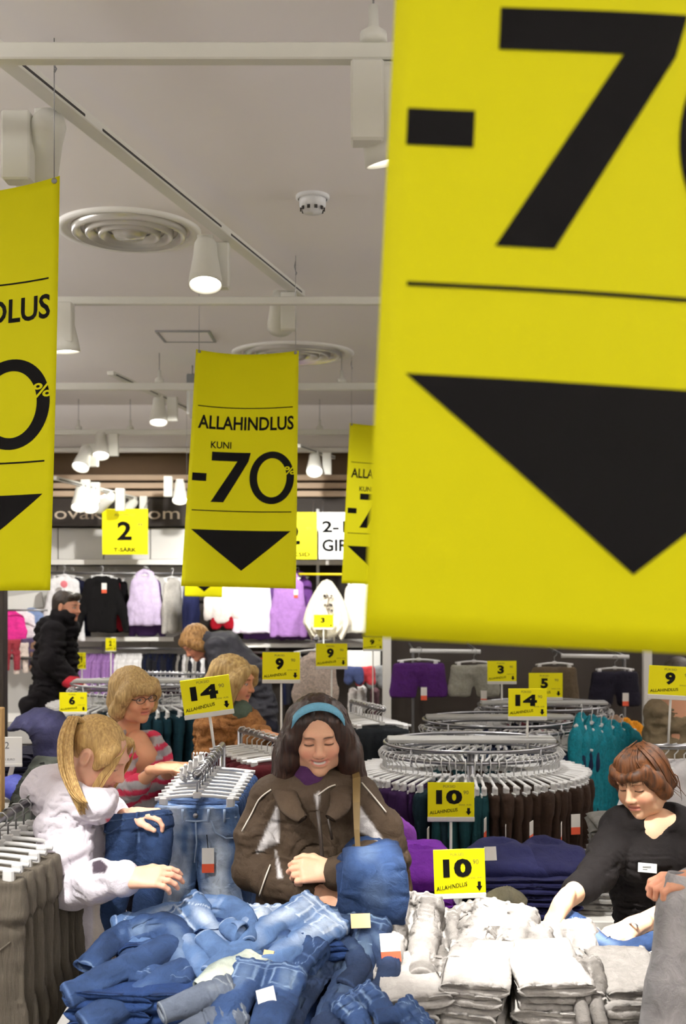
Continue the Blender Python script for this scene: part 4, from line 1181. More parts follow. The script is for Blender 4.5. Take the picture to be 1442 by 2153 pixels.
def folded(w, dp, t, seed, amp=.006, rolls=2, nx=26):
    """folded garment: rolled front edge, soft top, rounded ends"""
    pr = []
    r = t / (2 * rolls)
    pr += [(dp / 2, 0), (dp / 4, 0), (0, 0), (-dp / 4, 0), (-dp / 2 + r, 0)]
    for k in range(rolls):
        cz = r * (2 * k + 1)
        for q in range(1, 6):
            a = -math.pi / 2 - math.pi * q / 6
            pr.append((-dp / 2 + r + r * 1.15 * math.cos(a) + .006 * k, cz + r * math.sin(a)))
        if k < rolls - 1: pr.append((-dp / 2 + r * 1.25, r * (2 * k + 2)))
    for q in range(9): pr.append((-dp / 2 + r + (dp - r - .012) * q / 8, t * (1 - .10 * (q / 8) ** 2)))
    for q in range(1, 4): pr.append((dp / 2 - .004 * (3 - q), t * (1 - q / 4)))
    m = len(pr); V = []
    for i in range(nx + 1):
        u = i / nx * 2 - 1
        e = (1 - abs(u) ** 9) ** .5 if abs(u) < 1 else 0.
        e = max(e, .30)
        for (y, z) in pr:
            V.append((u * w / 2, y * (1 - .03 * (abs(u) ** 4)), t / 2 + (z - t / 2) * e))
    F = [[i * m + j, i * m + (j + 1) % m, (i + 1) * m + (j + 1) % m, (i + 1) * m + j] for i in range(nx) for j in range(m)]
    V = np.array(V); F = np.array(F)
    Vw = buckle(V, F, .12, .5, 40, seed, axis=(1., .25, 0), freq=14, amp0=.012, smooth=.33, keep=.006)
    Vw = V + np.clip(Vw - V, -.014, .014)
    Vw = wrinkle(Vw, F, amp * .7, (20, 20, 26), seed, .35)
    Vw[:, 2] = np.where(V[:, 2] < .002, np.clip(Vw[:, 2], -.002, .002), Vw[:, 2])
    me = mesh('folded', Vw, F.tolist() + [list(range(m))[::-1], [nx * m + j for j in range(m)]], True)
    return me
FG = [folded(.165, .28, .026, 3.3 * s, .012) for s in range(5)]
FT = [folded(.22, .25, .024, 5.1 * s + 1, .004) for s in range(3)]
FJ = [folded(.19, .24, .036, 2.2 * s + 2, .006) for s in range(3)]
def stack(name, cx, cy, z, n, meshes, mat, label, cat, group, rot=0., th=.034, jit=.012, sc=(1, 1, 1), rj=4, top_label=None, slope=0.):
    OR = ['topmost', 'second', 'third', 'fourth', 'fifth', 'sixth', 'seventh', 'eighth', 'ninth', 'tenth', 'eleventh', 'twelfth', 'thirteenth', 'fourteenth']
    for k in range(n):
        q = n - 1 - k
        lb = label + (', topmost' if q == 0 else ', bottom one' if k == 0 else ', %s from the top' % OR[q])
        garment(name, meshes[k % len(meshes)], mat, (cx + random.uniform(-jit, jit), cy + random.uniform(-jit, jit), z + k * th * sc[2] * .93),
                rot + math.radians(random.uniform(-rj, rj)), lb, cat, group, scale=sc, rx=slope * k)
M_GCORD = cloth('grey_cord', (158, 154, 150), .9, .16, .5, 34., 420.)
M_GCORD2 = cloth('grey_cord_dark', (132, 128, 124), .9, .18, .5, 34., 420.)
def gs(i, x, d, n, rot, m=M_GCORD, sc=(1, 1, 1), nm='', z=TBZ, th=.027):
    p = W(x, 0, d)
    stack('folded_trousers', p.x, d, z, n, FG, m, 'grey trousers, ' + nm, 'trousers', 'grey trousers: ' + nm, math.radians(rot), th, sc=sc, rj=10, jit=.018, slope=.016)
gs(0, 848, 2.83, 5, 4, nm="leftmost front grey stack")
gs(1, 998, 2.82, 6, -10, nm="second front grey stack")
gs(2, 1158, 2.84, 6, -7, nm="third front grey stack", sc=(1.12, 1, 1))
gs(3, 1316, 2.84, 5, -3, nm="rightmost front grey stack", m=M_GCORD2)
gs(4, 868, 3.14, 4, 10, nm="leftmost rear grey stack")
gs(5, 958, 3.16, 3, -18, nm="narrow rear grey stack", m=M_GCORD2, sc=(.7, 1, 1))
gs(6, 1050, 3.14, 4, 6, nm="middle rear grey stack")
gs(7, 1185, 3.14, 3, -12, nm="rear grey stack under assistant's hands")

# ------------------------------------------------------------------ loose crumpled garments: flattened cloth tubes along a path
def catmull(P, n):
    P = np.array(P, float); m = len(P)
    out = []
    for q in np.linspace(0, m - 1, n):
        i = min(int(q), m - 2); t = q - i
        p0 = P[max(i - 1, 0)]; p1 = P[i]; p2 = P[i + 1]; p3 = P[min(i + 2, m - 1)]
        out.append(.5 * (2 * p1 + (p2 - p0) * t + (2 * p0 - 5 * p1 + 4 * p2 - p3) * t * t + (3 * p1 - p0 - 3 * p2 + p3) * t ** 3))
    return np.array(out)
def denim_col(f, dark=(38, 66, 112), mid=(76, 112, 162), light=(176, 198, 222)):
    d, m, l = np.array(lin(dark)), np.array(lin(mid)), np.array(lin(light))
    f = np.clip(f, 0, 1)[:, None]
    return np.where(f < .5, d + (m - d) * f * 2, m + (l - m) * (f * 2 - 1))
def cloth_tube(path, wid, thk, seed, up=(0, -.5, 1), steps=96, n=44, amp=.008, fade=.5, pal=None, freq=15, bunch=.0, hole=(True, True), seam=True, roll=None, grow=.85, around=.30, sth=.352, mk0=.8):
    """path: list of (px,py,d) points of the photo or world points"""
    P = [A(W(*p)) if not isinstance(p, Vector) else A(p) for p in path]
    C = catmull(P, steps)
    wd = np.interp(np.linspace(0, 1, steps), np.linspace(0, 1, len(wid)), wid)
    tk = np.interp(np.linspace(0, 1, steps), np.linspace(0, 1, len(thk)), thk)
    V = []; fa = []
    for i in range(steps):
        T = C[min(i + 1, steps - 1)] - C[max(i - 1, 0)]; T /= np.linalg.norm(T) + 1e-9
        u = A(up)
        if roll is not None:
            rr = math.radians(np.interp(i / (steps - 1), np.linspace(0, 1, len(roll)), roll))
            u = u * math.cos(rr) + np.cross(T, u) * math.sin(rr)
        L = np.cross(T, u); L /= np.linalg.norm(L) + 1e-9
        N = np.cross(L, T)
        for k in range(n):
            a = 2 * math.pi * k / n
            ca, sa = math.cos(a), math.sin(a)
            x = wd[i] / 2 * np.sign(ca) * abs(ca) ** .75; y = tk[i] / 2 * np.sign(sa) * abs(sa) ** .8
            y += bunch * math.sin(i * 1.1 + 2.5 * ca + seed) * (sa > 0)
            V.append(C[i] + L * x + N * y)
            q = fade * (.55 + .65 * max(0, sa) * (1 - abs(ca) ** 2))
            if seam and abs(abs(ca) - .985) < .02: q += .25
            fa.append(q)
    F = [[i * n + k, i * n + (k + 1) % n, (i + 1) * n + (k + 1) % n, (i + 1) * n + k] for i in range(steps - 1) for k in range(n)]
    V = np.array(V); F = np.array(F)
    TT = np.repeat(np.gradient(C, axis=0), n, axis=0); TT /= np.linalg.norm(TT, axis=1, keepdims=True) + 1e-9
    rise = 0.
    if steps > 40:
        N0 = vnormals(V, F)
        lat = np.cross(TT, N0); tl = 1.1 * math.sin(seed * 1.7)
        ax = TT + lat * tl * np.sign(np.sin(V[:, :1] * 9 + seed)); ax /= np.linalg.norm(ax, axis=1, keepdims=True)
        mk = np.clip(mk0 + 1.5 * fbm(V * 6 + seed * 1.3, 2), .05, 1.15)
        X = buckle(V, F, around, grow, 64, seed, axis=ax, freq=freq * .9, amp0=.022, smooth=sth, keep=.003, mask=mk)
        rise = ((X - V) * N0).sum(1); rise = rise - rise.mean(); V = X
    V = wrinkle(V, F, amp * .35, (freq * 1.6,) * 3, seed, .5)
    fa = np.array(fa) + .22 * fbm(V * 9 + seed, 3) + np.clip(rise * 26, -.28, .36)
    V = V.tolist(); FF = F.tolist(); fa = fa.tolist()
    for e, i, sgn in ((0, 0, 1), (1, steps - 1, -1)):
        ring = [i * n + k for k in range(n)]
        c = np.mean([V[r] for r in ring], 0)
        T = (C[1] - C[0]) if e == 0 else (C[-1] - C[-2]); T /= np.linalg.norm(T) + 1e-9
        b = len(V)
        for r in ring: V.append((c + (np.array(V[r]) - c) * .82 + T * sgn * .004).tolist()); fa.append(.1)
        for r in ring: V.append((c + (np.array(V[r]) - c) * .7 + T * sgn * (.05 if hole[e] else .0)).tolist()); fa.append(0.)
        for k in range(n):
            k2 = (k + 1) % n
            FF.append([ring[k], b + k, b + k2, ring[k2]][::sgn]); FF.append([b + k, b + n + k, b + n + k2, b + k2][::sgn])
        FF.append([b + n + k for k in range(n)][::-sgn])
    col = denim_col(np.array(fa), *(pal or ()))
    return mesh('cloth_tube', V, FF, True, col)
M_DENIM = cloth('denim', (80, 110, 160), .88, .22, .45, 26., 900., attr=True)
PAL_MID = ((15, 26, 48), (44, 64, 100), (132, 154, 182))
PAL_LIGHT = ((30, 48, 80), (80, 105, 144), (194, 206, 222))
PAL_DARK = ((12, 18, 32), (34, 48, 74), (104, 124, 144))
PAL_GREY = ((52, 58, 70), (86, 94, 108), (150, 156, 160))
PAL_GREEN = ((74, 84, 88), (128, 138, 134), (190, 196, 184))
PAL_CORD = ((92, 88, 84), (150, 146, 142), (206, 203, 199))
def loose(name, label, tubes, pal, cat='jeans', group='jeans heaped on the near table', mat=M_DENIM):
    """tubes: (partname, path, widths, thicks, kwargs)"""
    p0 = W(*tubes[0][1][0]) if not isinstance(tubes[0][1][0], Vector) else tubes[0][1][0]
    t = empty(name, p0, label, cat, group)
    for i, (pn, path, wd, tk, kw) in enumerate(tubes):
        if pal is not PAL_CORD and 'up' not in kw: tk = [q * .68 for q in tk]; wd = [q * 1.08 for q in wd]
        obj(pn, cloth_tube(path, wd, tk, kw.pop('seed', hash(label) % 97 + i * 7.7), pal=pal, **kw), mat, t)
    return t
import zlib
def hash(s): return zlib.crc32(s.encode())
# folded jeans under the heap
for x, d, n, rot, lb in ((262, 2.76, 4, -6, 'front left folded stack'), (385, 2.78, 4, 6, 'front middle folded stack'), (330, 3.02, 5, 8, 'rear left folded stack'), (500, 3.02, 6, -8, 'rear middle folded stack'), (640, 3.0, 5, 10, 'rear right folded stack'), (590, 2.72, 2, 4, 'front right folded stack')):
    p = W(x, 0, d)
    stack('folded_jeans', p.x, d, TBZ, n, FJ, cm((34, 56, 96), .25, .5), 'folded jeans, ' + lb + ' under the heap', 'jeans', 'folded jeans: ' + lb, math.radians(rot), .036, sc=(1.1, 1, 1))

# whole pairs of jeans bent along a path: waistband, loops, pockets and seams keep their places
_JB = {}
def jeans_base(w, L, t, h):
    k = (w, L, t, h)
    if k in _JB: return _JB[k]
    f = Field((-w * .75, -t * 2.2, -L - .04), (w * .75, t * 2.2, .04), h)
    ff = lambda r: ((0, 1, 0), r / (t * .5))
    for q in (-1, 1):
        f.chain([(q * w * .235, 0, -.06), (q * w * .26, 0, -L * .42), (q * w * .27, 0, -L + .03)], [w * .27, w * .235, w * .20], .012, ff(w * .235))
    f.box((0, 0, -.05), (w * .5, t * .5, .05), t * .4, k=.02)
    f.half((0, 0, -L + .008), (0, 0, -1)); f.half((0, 0, 0), (0, 0, 1))
    f.ell((0, 0, .0), (w * .42, t * .30, .05), k=.004, sub=True)
    for q in (-1, 1): f.ell((q * w * .27, 0, -L), (w * .15, t * .25, .05), k=.004, sub=True)
    V, F = f.surf(); V = relax(V, F, 1, .4)
    x, y, z = V.T; ax = np.abs(x)
    N = vnormals(V, F); fr = np.sign(N[:, 1]) * (np.abs(N[:, 1]) > .3)      # +1 back, -1 front
    ln = lambda d, q=.0035: np.exp(-(d / q) ** 2)
    st = ln(z + .036) * .9 + ln(z + .004) * .5
    st = np.maximum(st, ln(x, .003) * (z > -.17) * .8)
    st = np.maximum(st, ln(z + .040 + .065 * np.clip((ax - w * .2) / (w * .27), 0, 1) ** .5 * (ax > w * .19)) * (ax > w * .19) * (fr < 0) * .9)
    pw, p0, p1 = w * .13, -.065, -.165                      # back pockets
    dx = np.abs(ax - w * .25)
    inp = (dx < pw + .004) & (z < p0 + .004) & (z > p1 - .01)
    edge = np.minimum(np.minimum(np.abs(dx - pw), np.abs(z - p0)), np.abs(z - p1 - .02 * (1 - dx / pw) * -1))
    st = np.maximum(st, ln(edge) * inp * (fr > 0))
    st = np.maximum(st, ln(z + .052 + .03 * (1 - ax / (w * .5)), .0035) * (fr > 0) * (ax < w * .5) * .8)
    st = np.maximum(st, ln(z + L - .022) * .8)
    band = (z > -.036) * 1.
    loop = np.zeros(len(V))
    for x0 in (0., w * .22, w * .42): loop = np.maximum(loop, (np.abs(ax - x0) < .006) * (z > -.042))
    V = V + N * (.0025 * band + .004 * loop + .0015 * ((dx < pw) & (z < p0) & (z > p1) & (fr > 0)))[:, None]
    _JB[k] = (V, F, st, loop)
    return _JB[k]
def jeans_path(label, path, w, L, t, pal, seed, up=(0, -.5, 1), flip=False, fade=.5, roll=None, grow=.55, around=.26, h=.0055, name='jeans', cat='jeans', group='jeans heaped on the near table', mat=None, sth=.355, keepz=None, leg=None):
    V0, F, st, loop = jeans_base(w, L, t, h)
    P = [A(W(*p)) if not isinstance(p, Vector) else A(p) for p in path]
    m = 160; C = catmull(P, m); seg = np.linalg.norm(np.diff(C, axis=0), axis=1); ac = np.concatenate([[0], np.cumsum(seg)])
    tt = np.clip(-V0[:, 2] / L, 0, 1) * ac[-1]
    Tn = np.gradient(C, axis=0); Tn /= np.linalg.norm(Tn, axis=1, keepdims=True)
    u = np.tile(A(up), (m, 1))
    if roll is not None:
        rr = np.radians(np.interp(np.linspace(0, 1, m), np.linspace(0, 1, len(roll)), roll))[:, None]
        u = u * np.cos(rr) + np.cross(Tn, u) * np.sin(rr)
    Lt = np.cross(Tn, u); Lt /= np.linalg.norm(Lt, axis=1, keepdims=True); Nn = np.cross(Lt, Tn)
    ip = lambda Q: np.stack([np.interp(tt, ac, Q[:, k]) for k in range(3)], 1)
    sg = -1. if flip else 1.
    V = ip(C) + ip(Lt) * (V0[:, :1] * sg) + ip(Nn) * (-V0[:, 1:2] * sg)
    TT = ip(Tn); TT /= np.linalg.norm(TT, axis=1, keepdims=True)
    lat = ip(Lt); axs = TT + lat * .8 * np.sin(seed * 1.7) * np.sign(V0[:, :1] + .001); axs /= np.linalg.norm(axs, axis=1, keepdims=True)
    N0 = vnormals(V, F)
    mk = np.clip(.8 + 1.5 * fbm(V * 6 + seed * 1.3, 2), .05, 1.15) * np.clip(-V0[:, 2] / .06, .25, 1)
    X = buckle(V, F, around, grow, 52, seed, axis=axs, freq=13., amp0=.02, smooth=sth, keep=.003, mask=mk)
    d = X - V; dn = np.linalg.norm(d, axis=1, keepdims=True) + 1e-9
    X = V + d * np.minimum(1, .03 / dn)
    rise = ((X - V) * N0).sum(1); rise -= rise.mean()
    X = wrinkle(X, F, .0022, (24,) * 3, seed, .5)
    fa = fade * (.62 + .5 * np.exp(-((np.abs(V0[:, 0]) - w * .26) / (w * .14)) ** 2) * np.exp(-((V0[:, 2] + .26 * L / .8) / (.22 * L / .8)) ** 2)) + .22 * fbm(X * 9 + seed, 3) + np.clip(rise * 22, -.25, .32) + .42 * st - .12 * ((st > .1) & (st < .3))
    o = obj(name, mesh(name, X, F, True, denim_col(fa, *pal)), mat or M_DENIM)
    return tag(o, label, cat, group)
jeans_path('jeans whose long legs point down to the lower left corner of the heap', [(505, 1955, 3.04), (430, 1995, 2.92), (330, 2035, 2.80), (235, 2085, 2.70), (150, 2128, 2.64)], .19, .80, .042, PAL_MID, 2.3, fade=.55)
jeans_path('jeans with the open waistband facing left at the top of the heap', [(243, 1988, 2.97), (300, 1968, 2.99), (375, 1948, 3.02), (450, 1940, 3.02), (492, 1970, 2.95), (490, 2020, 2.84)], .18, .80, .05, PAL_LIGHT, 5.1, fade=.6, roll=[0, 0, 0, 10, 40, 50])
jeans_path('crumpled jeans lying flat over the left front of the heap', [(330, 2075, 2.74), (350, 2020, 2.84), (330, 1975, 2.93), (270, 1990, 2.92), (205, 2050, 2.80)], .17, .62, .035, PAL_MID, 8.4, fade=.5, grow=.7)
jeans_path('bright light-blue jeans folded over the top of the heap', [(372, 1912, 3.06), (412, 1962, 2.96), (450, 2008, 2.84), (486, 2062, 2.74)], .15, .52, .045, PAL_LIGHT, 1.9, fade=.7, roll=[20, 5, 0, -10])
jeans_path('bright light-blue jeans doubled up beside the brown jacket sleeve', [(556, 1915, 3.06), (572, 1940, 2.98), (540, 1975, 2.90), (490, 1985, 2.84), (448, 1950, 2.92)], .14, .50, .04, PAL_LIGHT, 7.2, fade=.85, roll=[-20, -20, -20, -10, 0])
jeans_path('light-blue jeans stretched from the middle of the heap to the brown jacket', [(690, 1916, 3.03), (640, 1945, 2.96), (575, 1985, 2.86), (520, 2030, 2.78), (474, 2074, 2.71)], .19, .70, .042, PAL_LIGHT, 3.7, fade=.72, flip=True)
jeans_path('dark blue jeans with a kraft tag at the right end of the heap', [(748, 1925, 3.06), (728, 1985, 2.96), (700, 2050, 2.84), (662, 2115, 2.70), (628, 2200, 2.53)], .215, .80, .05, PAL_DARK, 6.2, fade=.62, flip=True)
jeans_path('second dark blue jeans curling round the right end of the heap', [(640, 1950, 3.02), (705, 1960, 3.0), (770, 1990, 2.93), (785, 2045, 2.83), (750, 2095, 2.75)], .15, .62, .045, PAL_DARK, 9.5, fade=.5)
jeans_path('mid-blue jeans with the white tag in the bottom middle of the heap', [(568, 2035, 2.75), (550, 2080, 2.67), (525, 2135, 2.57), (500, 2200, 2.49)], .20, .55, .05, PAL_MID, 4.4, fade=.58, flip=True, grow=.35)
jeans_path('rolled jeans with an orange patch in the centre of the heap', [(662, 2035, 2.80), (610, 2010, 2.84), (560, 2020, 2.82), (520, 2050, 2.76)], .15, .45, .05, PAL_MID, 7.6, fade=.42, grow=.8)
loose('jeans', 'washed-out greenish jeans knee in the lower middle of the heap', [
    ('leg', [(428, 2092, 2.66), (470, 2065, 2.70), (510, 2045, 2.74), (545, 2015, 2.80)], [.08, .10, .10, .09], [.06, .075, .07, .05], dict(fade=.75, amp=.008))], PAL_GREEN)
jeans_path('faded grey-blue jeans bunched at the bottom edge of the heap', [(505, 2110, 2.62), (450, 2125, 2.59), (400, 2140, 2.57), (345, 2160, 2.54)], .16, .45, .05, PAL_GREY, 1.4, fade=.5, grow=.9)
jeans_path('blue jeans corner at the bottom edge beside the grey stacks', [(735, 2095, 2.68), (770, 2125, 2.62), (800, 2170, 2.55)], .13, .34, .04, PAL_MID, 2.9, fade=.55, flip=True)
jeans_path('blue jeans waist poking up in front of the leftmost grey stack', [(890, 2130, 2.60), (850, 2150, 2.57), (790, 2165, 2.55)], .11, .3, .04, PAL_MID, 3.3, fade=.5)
# jeans tags
price_tag(W(757, 1921, 2.97), .1, None, 'kraft paper tag on the dark jeans at the right of the heap', w=.055, h=.04, rx=-.6, kraft=True)
price_tag(W(556, 2078, 2.60), .1, None, 'square white tag on the jeans at the bottom middle', w=.045, h=.042, rx=-.7, ry=-.25, white=True)
bpy.data.objects['price_tag'].name = 'price_tag'
price_tag(W(566, 1998, 2.80), -.4, None, 'small orange leather patch in the centre of the heap', w=.03, h=.022, rx=-.5, kraft=True)
# loose grey trousers over the stacks
GG = 'loose grey trousers on the grey table'
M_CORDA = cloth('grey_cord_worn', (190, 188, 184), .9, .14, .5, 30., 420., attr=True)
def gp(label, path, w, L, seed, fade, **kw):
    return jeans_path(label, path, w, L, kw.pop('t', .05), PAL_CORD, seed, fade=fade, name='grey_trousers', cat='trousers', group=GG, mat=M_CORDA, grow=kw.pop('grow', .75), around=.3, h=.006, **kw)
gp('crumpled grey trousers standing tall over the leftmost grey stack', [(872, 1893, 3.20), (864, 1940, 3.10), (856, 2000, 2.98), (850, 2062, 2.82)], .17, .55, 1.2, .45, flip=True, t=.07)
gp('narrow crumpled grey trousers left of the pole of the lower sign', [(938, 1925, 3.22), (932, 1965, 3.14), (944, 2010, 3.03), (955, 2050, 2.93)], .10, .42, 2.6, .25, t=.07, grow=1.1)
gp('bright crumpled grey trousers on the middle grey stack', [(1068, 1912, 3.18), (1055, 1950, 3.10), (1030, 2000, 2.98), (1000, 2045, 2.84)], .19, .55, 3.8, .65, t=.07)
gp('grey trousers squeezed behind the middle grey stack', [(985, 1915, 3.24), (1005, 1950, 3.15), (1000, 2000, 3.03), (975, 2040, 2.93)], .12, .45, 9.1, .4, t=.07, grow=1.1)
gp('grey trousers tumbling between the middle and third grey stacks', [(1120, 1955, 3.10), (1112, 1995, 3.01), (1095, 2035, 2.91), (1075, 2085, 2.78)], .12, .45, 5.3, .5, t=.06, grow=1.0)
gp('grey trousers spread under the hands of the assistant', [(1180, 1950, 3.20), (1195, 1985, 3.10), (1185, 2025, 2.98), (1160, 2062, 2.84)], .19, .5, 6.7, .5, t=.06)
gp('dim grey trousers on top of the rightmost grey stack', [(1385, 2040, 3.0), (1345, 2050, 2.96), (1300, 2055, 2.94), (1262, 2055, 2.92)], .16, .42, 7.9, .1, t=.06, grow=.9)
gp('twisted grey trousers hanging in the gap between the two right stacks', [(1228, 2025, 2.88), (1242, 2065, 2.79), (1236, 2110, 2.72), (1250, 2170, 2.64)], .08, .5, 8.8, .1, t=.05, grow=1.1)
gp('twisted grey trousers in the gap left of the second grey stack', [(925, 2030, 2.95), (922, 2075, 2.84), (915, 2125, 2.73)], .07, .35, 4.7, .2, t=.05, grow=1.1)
price_tag(W(818, 1962, 2.90), .15, None, 'large white tag on the leftmost grey trousers', w=.055, h=.075, rx=-.5)
price_tag(W(1043, 1908, 2.98), -.1, None, 'white tag at the top of the middle grey trousers', w=.06, h=.05, rx=-.5, white=True)
loose('folded_jacket', 'dark olive rolled garment behind the middle grey stack', [
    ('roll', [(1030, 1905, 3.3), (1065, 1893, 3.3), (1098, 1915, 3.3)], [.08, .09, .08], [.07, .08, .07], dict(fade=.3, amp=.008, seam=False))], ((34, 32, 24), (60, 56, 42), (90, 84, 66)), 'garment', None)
# the jeans the assistant is folding
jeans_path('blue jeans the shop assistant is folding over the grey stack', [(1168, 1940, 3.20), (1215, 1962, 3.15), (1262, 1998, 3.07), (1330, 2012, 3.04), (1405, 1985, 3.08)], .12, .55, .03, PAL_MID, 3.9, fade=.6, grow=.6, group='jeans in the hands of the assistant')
# ------------------------------------------------------------------ folded shirts behind the grey table
PZ = .70
mPu, mNv, mGy = cm((112, 46, 150), .16, .4), cm((30, 32, 66), .16, .4), cm((150, 148, 144), .2, .4)
def fs(x, d, n, m, lb, gp, rot=0, sc=(1, 1, 1), z=PZ, th=.024):
    p = W(x, 0, d); stack('folded_shirt', p.x, d, z, n, FT, m, lb, 'shirt', gp, math.radians(rot), th, sc=sc, rj=3)
fs(885, 3.95, 6, mPu, 'purple shirt, front stack left of number 10 signs', 'purple shirts stack', -6)
fs(878, 4.2, 10, mPu, 'purple shirt, rear stack left of number 10 signs', 'purple shirts rear stack', 5)
fs(1045, 3.98, 9, mNv, 'navy shirt, stack right of number 10 signs', 'navy shirts stack by the signs', 3, (.92, 1, 1))
fs(1142, 3.98, 9, mNv, 'navy shirt, stack nearest the assistant\'s arm', 'navy shirts stack by the arm', -4)
def draped(x, y, d, w, L, rgb, label, cat='shirt', rx=-1.25, rz=0.):
    p = W(x, y, d)
    garment('tee_shirt', gm('tee_shirt', g_top(w, L, .05, .009, x * .11, .009, .12, short=True, spread=.02)), cm(rgb, .16, .4), (p.x, p.y, p.z), rz, label, cat, None, rx=rx)
draped(1045, 1778, 4.10, .22, .20, (32, 34, 70), 'navy tee shirt spread over the stack with the white tag')
draped(1146, 1780, 4.10, .24, .20, (28, 30, 64), 'navy tee shirt spread over the stack nearest the assistant')
draped(880, 1790, 4.08, .22, .22, (108, 44, 146), 'purple tee shirt spread over the purple stack')
draped(815, 1716, 4.45, .16, .3, (150, 84, 186), 'purple shirt sleeve hanging beside the brown jacket', rx=-.2)
price_tag(W(1030, 1780, 3.93), .1, None, 'white tag on the navy tee shirt', w=.045, h=.05, rx=-.3, white=True)
for i, (x, d, n, m, lb) in enumerate(((1235, 4.15, 8, mGy, 'light grey garment, low stack behind the assistant\'s arm'), (1300, 4.25, 14, cm((92, 90, 86)), 'dark grey garment, tall stack behind the assistant'))):
    p = W(x, 0, d); stack('folded_trousers', p.x, d, .72, n, FT, m, lb, 'trousers', lb[7:28] + ' stack %s' % 'ab'[i], math.radians(-6), .024, rj=5)
draped(1310, 1790, 4.3, .26, .3, (96, 94, 90), 'dark grey top slung over the stack behind the assistant', 'top', -.8, .3)

# ------------------------------------------------------------------ left rack: grey-brown corduroys, hung facing the camera
HR = W(30, 1684, 3.40)
pA, pB = Vector((-1.045, 2.86, 1.328)), Vector((-.985, 3.36, 1.328))
straight_rack(pA - (pB - pA) * .12, pB + (pB - pA) * .1, 'chrome rail of the grey-brown corduroys at the lower left', ends=(1,))
M_CORD = cloth('brown_cord', (86, 80, 71), .92, .2, .45, 20., 380., stretch=(6, 1, .5))
TC = [gm('corduroys', g_trousers(.33, .95, .046, .0065, 4.4 * s + 1, .009, .03, 1.15)) for s in range(3)]
NC = 9
ORD = ['front', 'second', 'third', 'fourth', 'fifth', 'sixth', 'seventh', 'eighth', 'rearmost']
for k in range(NC):
    c = pA + (pB - pA) * ((k + .3) / NC)
    rz = math.radians(-3 + random.uniform(-2, 2))
    hanger(c, rz, ORD[k] + ' white clip hanger in the near left row of corduroys', 'hangers of the near left corduroys', True, 1.06)
    o = garment('corduroys', TC[k % 3], M_CORD, (c.x, c.y, c.z - .108), rz, ORD[k] + ' grey-brown corduroys in the near left row' if k else 'front grey-brown corduroys with a slanted pocket at the lower left corner', 'trousers', 'near left corduroys' if k else None, scale=(random.uniform(.97, 1.05) * (1 + .012 * k), 1, 1))
pc = pA + (pB - pA) * (.3 / NC)
fo = [o for o in bpy.data.objects if o.name.startswith('corduroys') and o.get('label', '').startswith('front')][0]
for pts in ([(.14, -.034, -.16), (.09, -.036, -.20), (.03, -.037, -.19), (.0, -.036, -.15)], [(.155, -.03, -.05), (-.155, -.03, -.05)], [(.0, -.033, -.05), (.002, -.036, -.30)]):
    MB().tube([(pc.x + x, pc.y + y, pc.z - .108 + z) for x, y, z in pts], .003, 6).build('seam', M_CORD, fo)

# ------------------------------------------------------------------ blue jeans rack behind the heap
jA, jB = Vector((-.512, 3.66, 1.335)), Vector((-.490, 4.15, 1.335))
straight_rack(jA - (jB - jA) * .02, jB + (jB - jA) * .15, 'chrome rail of the light blue jeans in the middle left', ends=(1,))
def jeans_mesh(w, L, h, seed, pal=PAL_LIGHT, base=.5):
    V, F = g_trousers(w, L, .055, h, seed, .008, .03, 1.1)
    f = np.full(len(V), base)
    for s in (-1, 1):
        f += .45 * np.exp(-((V[:, 0] - s * w * .27) / .045) ** 2) * np.exp(-((V[:, 2] + .30) / .22) ** 2)
    f += .5 * fbm(V * (22, 22, 9) + seed, 3) - .25 * np.exp(-(V[:, 0] / .018) ** 2)
    f -= .2 * (V[:, 2] < -L * .75)
    return mesh('jeans', V, F, True, denim_col(f, *pal))
JF = jeans_mesh(.285, .84, .0055, 3.1)
JB = [jeans_mesh(.285, .82, .009, 5.5 + s, PAL_MID, .42) for s in range(2)]
NJ = 9
for k in range(NJ):
    c = jA + (jB - jA) * ((k + .15) / NJ)
    rz = math.radians(random.uniform(-2, 2) if k else 0)
    hanger(c, rz, ORD[k] + ' glaring white clip hanger above the blue jeans row', 'hangers of the blue jeans row', True, .98)
    me = JF if k == 0 else JB[k % 2]
    o = garment('hanging_jeans', me, M_DENIM, (c.x, c.y, c.z - .108), rz, 'light washed jeans hanging at the front of the blue jeans row' if k == 0 else ORD[k] + ' blue jeans in the hanging row behind the front pair', 'jeans', None if k == 0 else 'jeans behind the front hanging pair', scale=(1 + .004 * k, 1, 1))
    if k == 0: front_j = o
jc = jA + (jB - jA) * (.15 / NJ); jz = jc.z - .108
M_STITCH = plain('denim_seam', (150, 170, 200), .9, vary=.2, vscale=90)
def jl(pts, r=.0028, nm='seam', m=M_STITCH): MB().tube([(jc.x + x, jc.y + y, jz + z) for x, y, z in pts], r, 6).build(nm, m, front_j)
jl([(-.142, -.020, -.036), (-.07, -.034, -.042), (0, -.036, -.046), (.07, -.034, -.042), (.142, -.020, -.036)], .0035)
jl([(0, -.036, -.046), (.004, -.037, -.12), (-.004, -.033, -.19)], .003, 'fly_seam')
for s in (-1, 1):
    jl([(s * .055, -.036, -.046), (s * .07, -.039, -.085), (s * .105, -.037, -.105), (s * .14, -.028, -.105)], .003, 'pocket_seam')
    for x in (.045, .10): jl([(s * x, -.037, -.004), (s * x, -.040, -.024), (s * x, -.037, -.048)], .0045, 'belt_loop')
MB().lathe([(.001, .004), (.008, .003), (.009, 0)], (jc.x, jc.y - .038, jz - .026), 14, basis((0, -1, 0))).build('button', M_CHROME, front_j)
price_tag((jc.x + .045, jc.y - .05, jz - .135), .05, front_j, w=.042, h=.085)
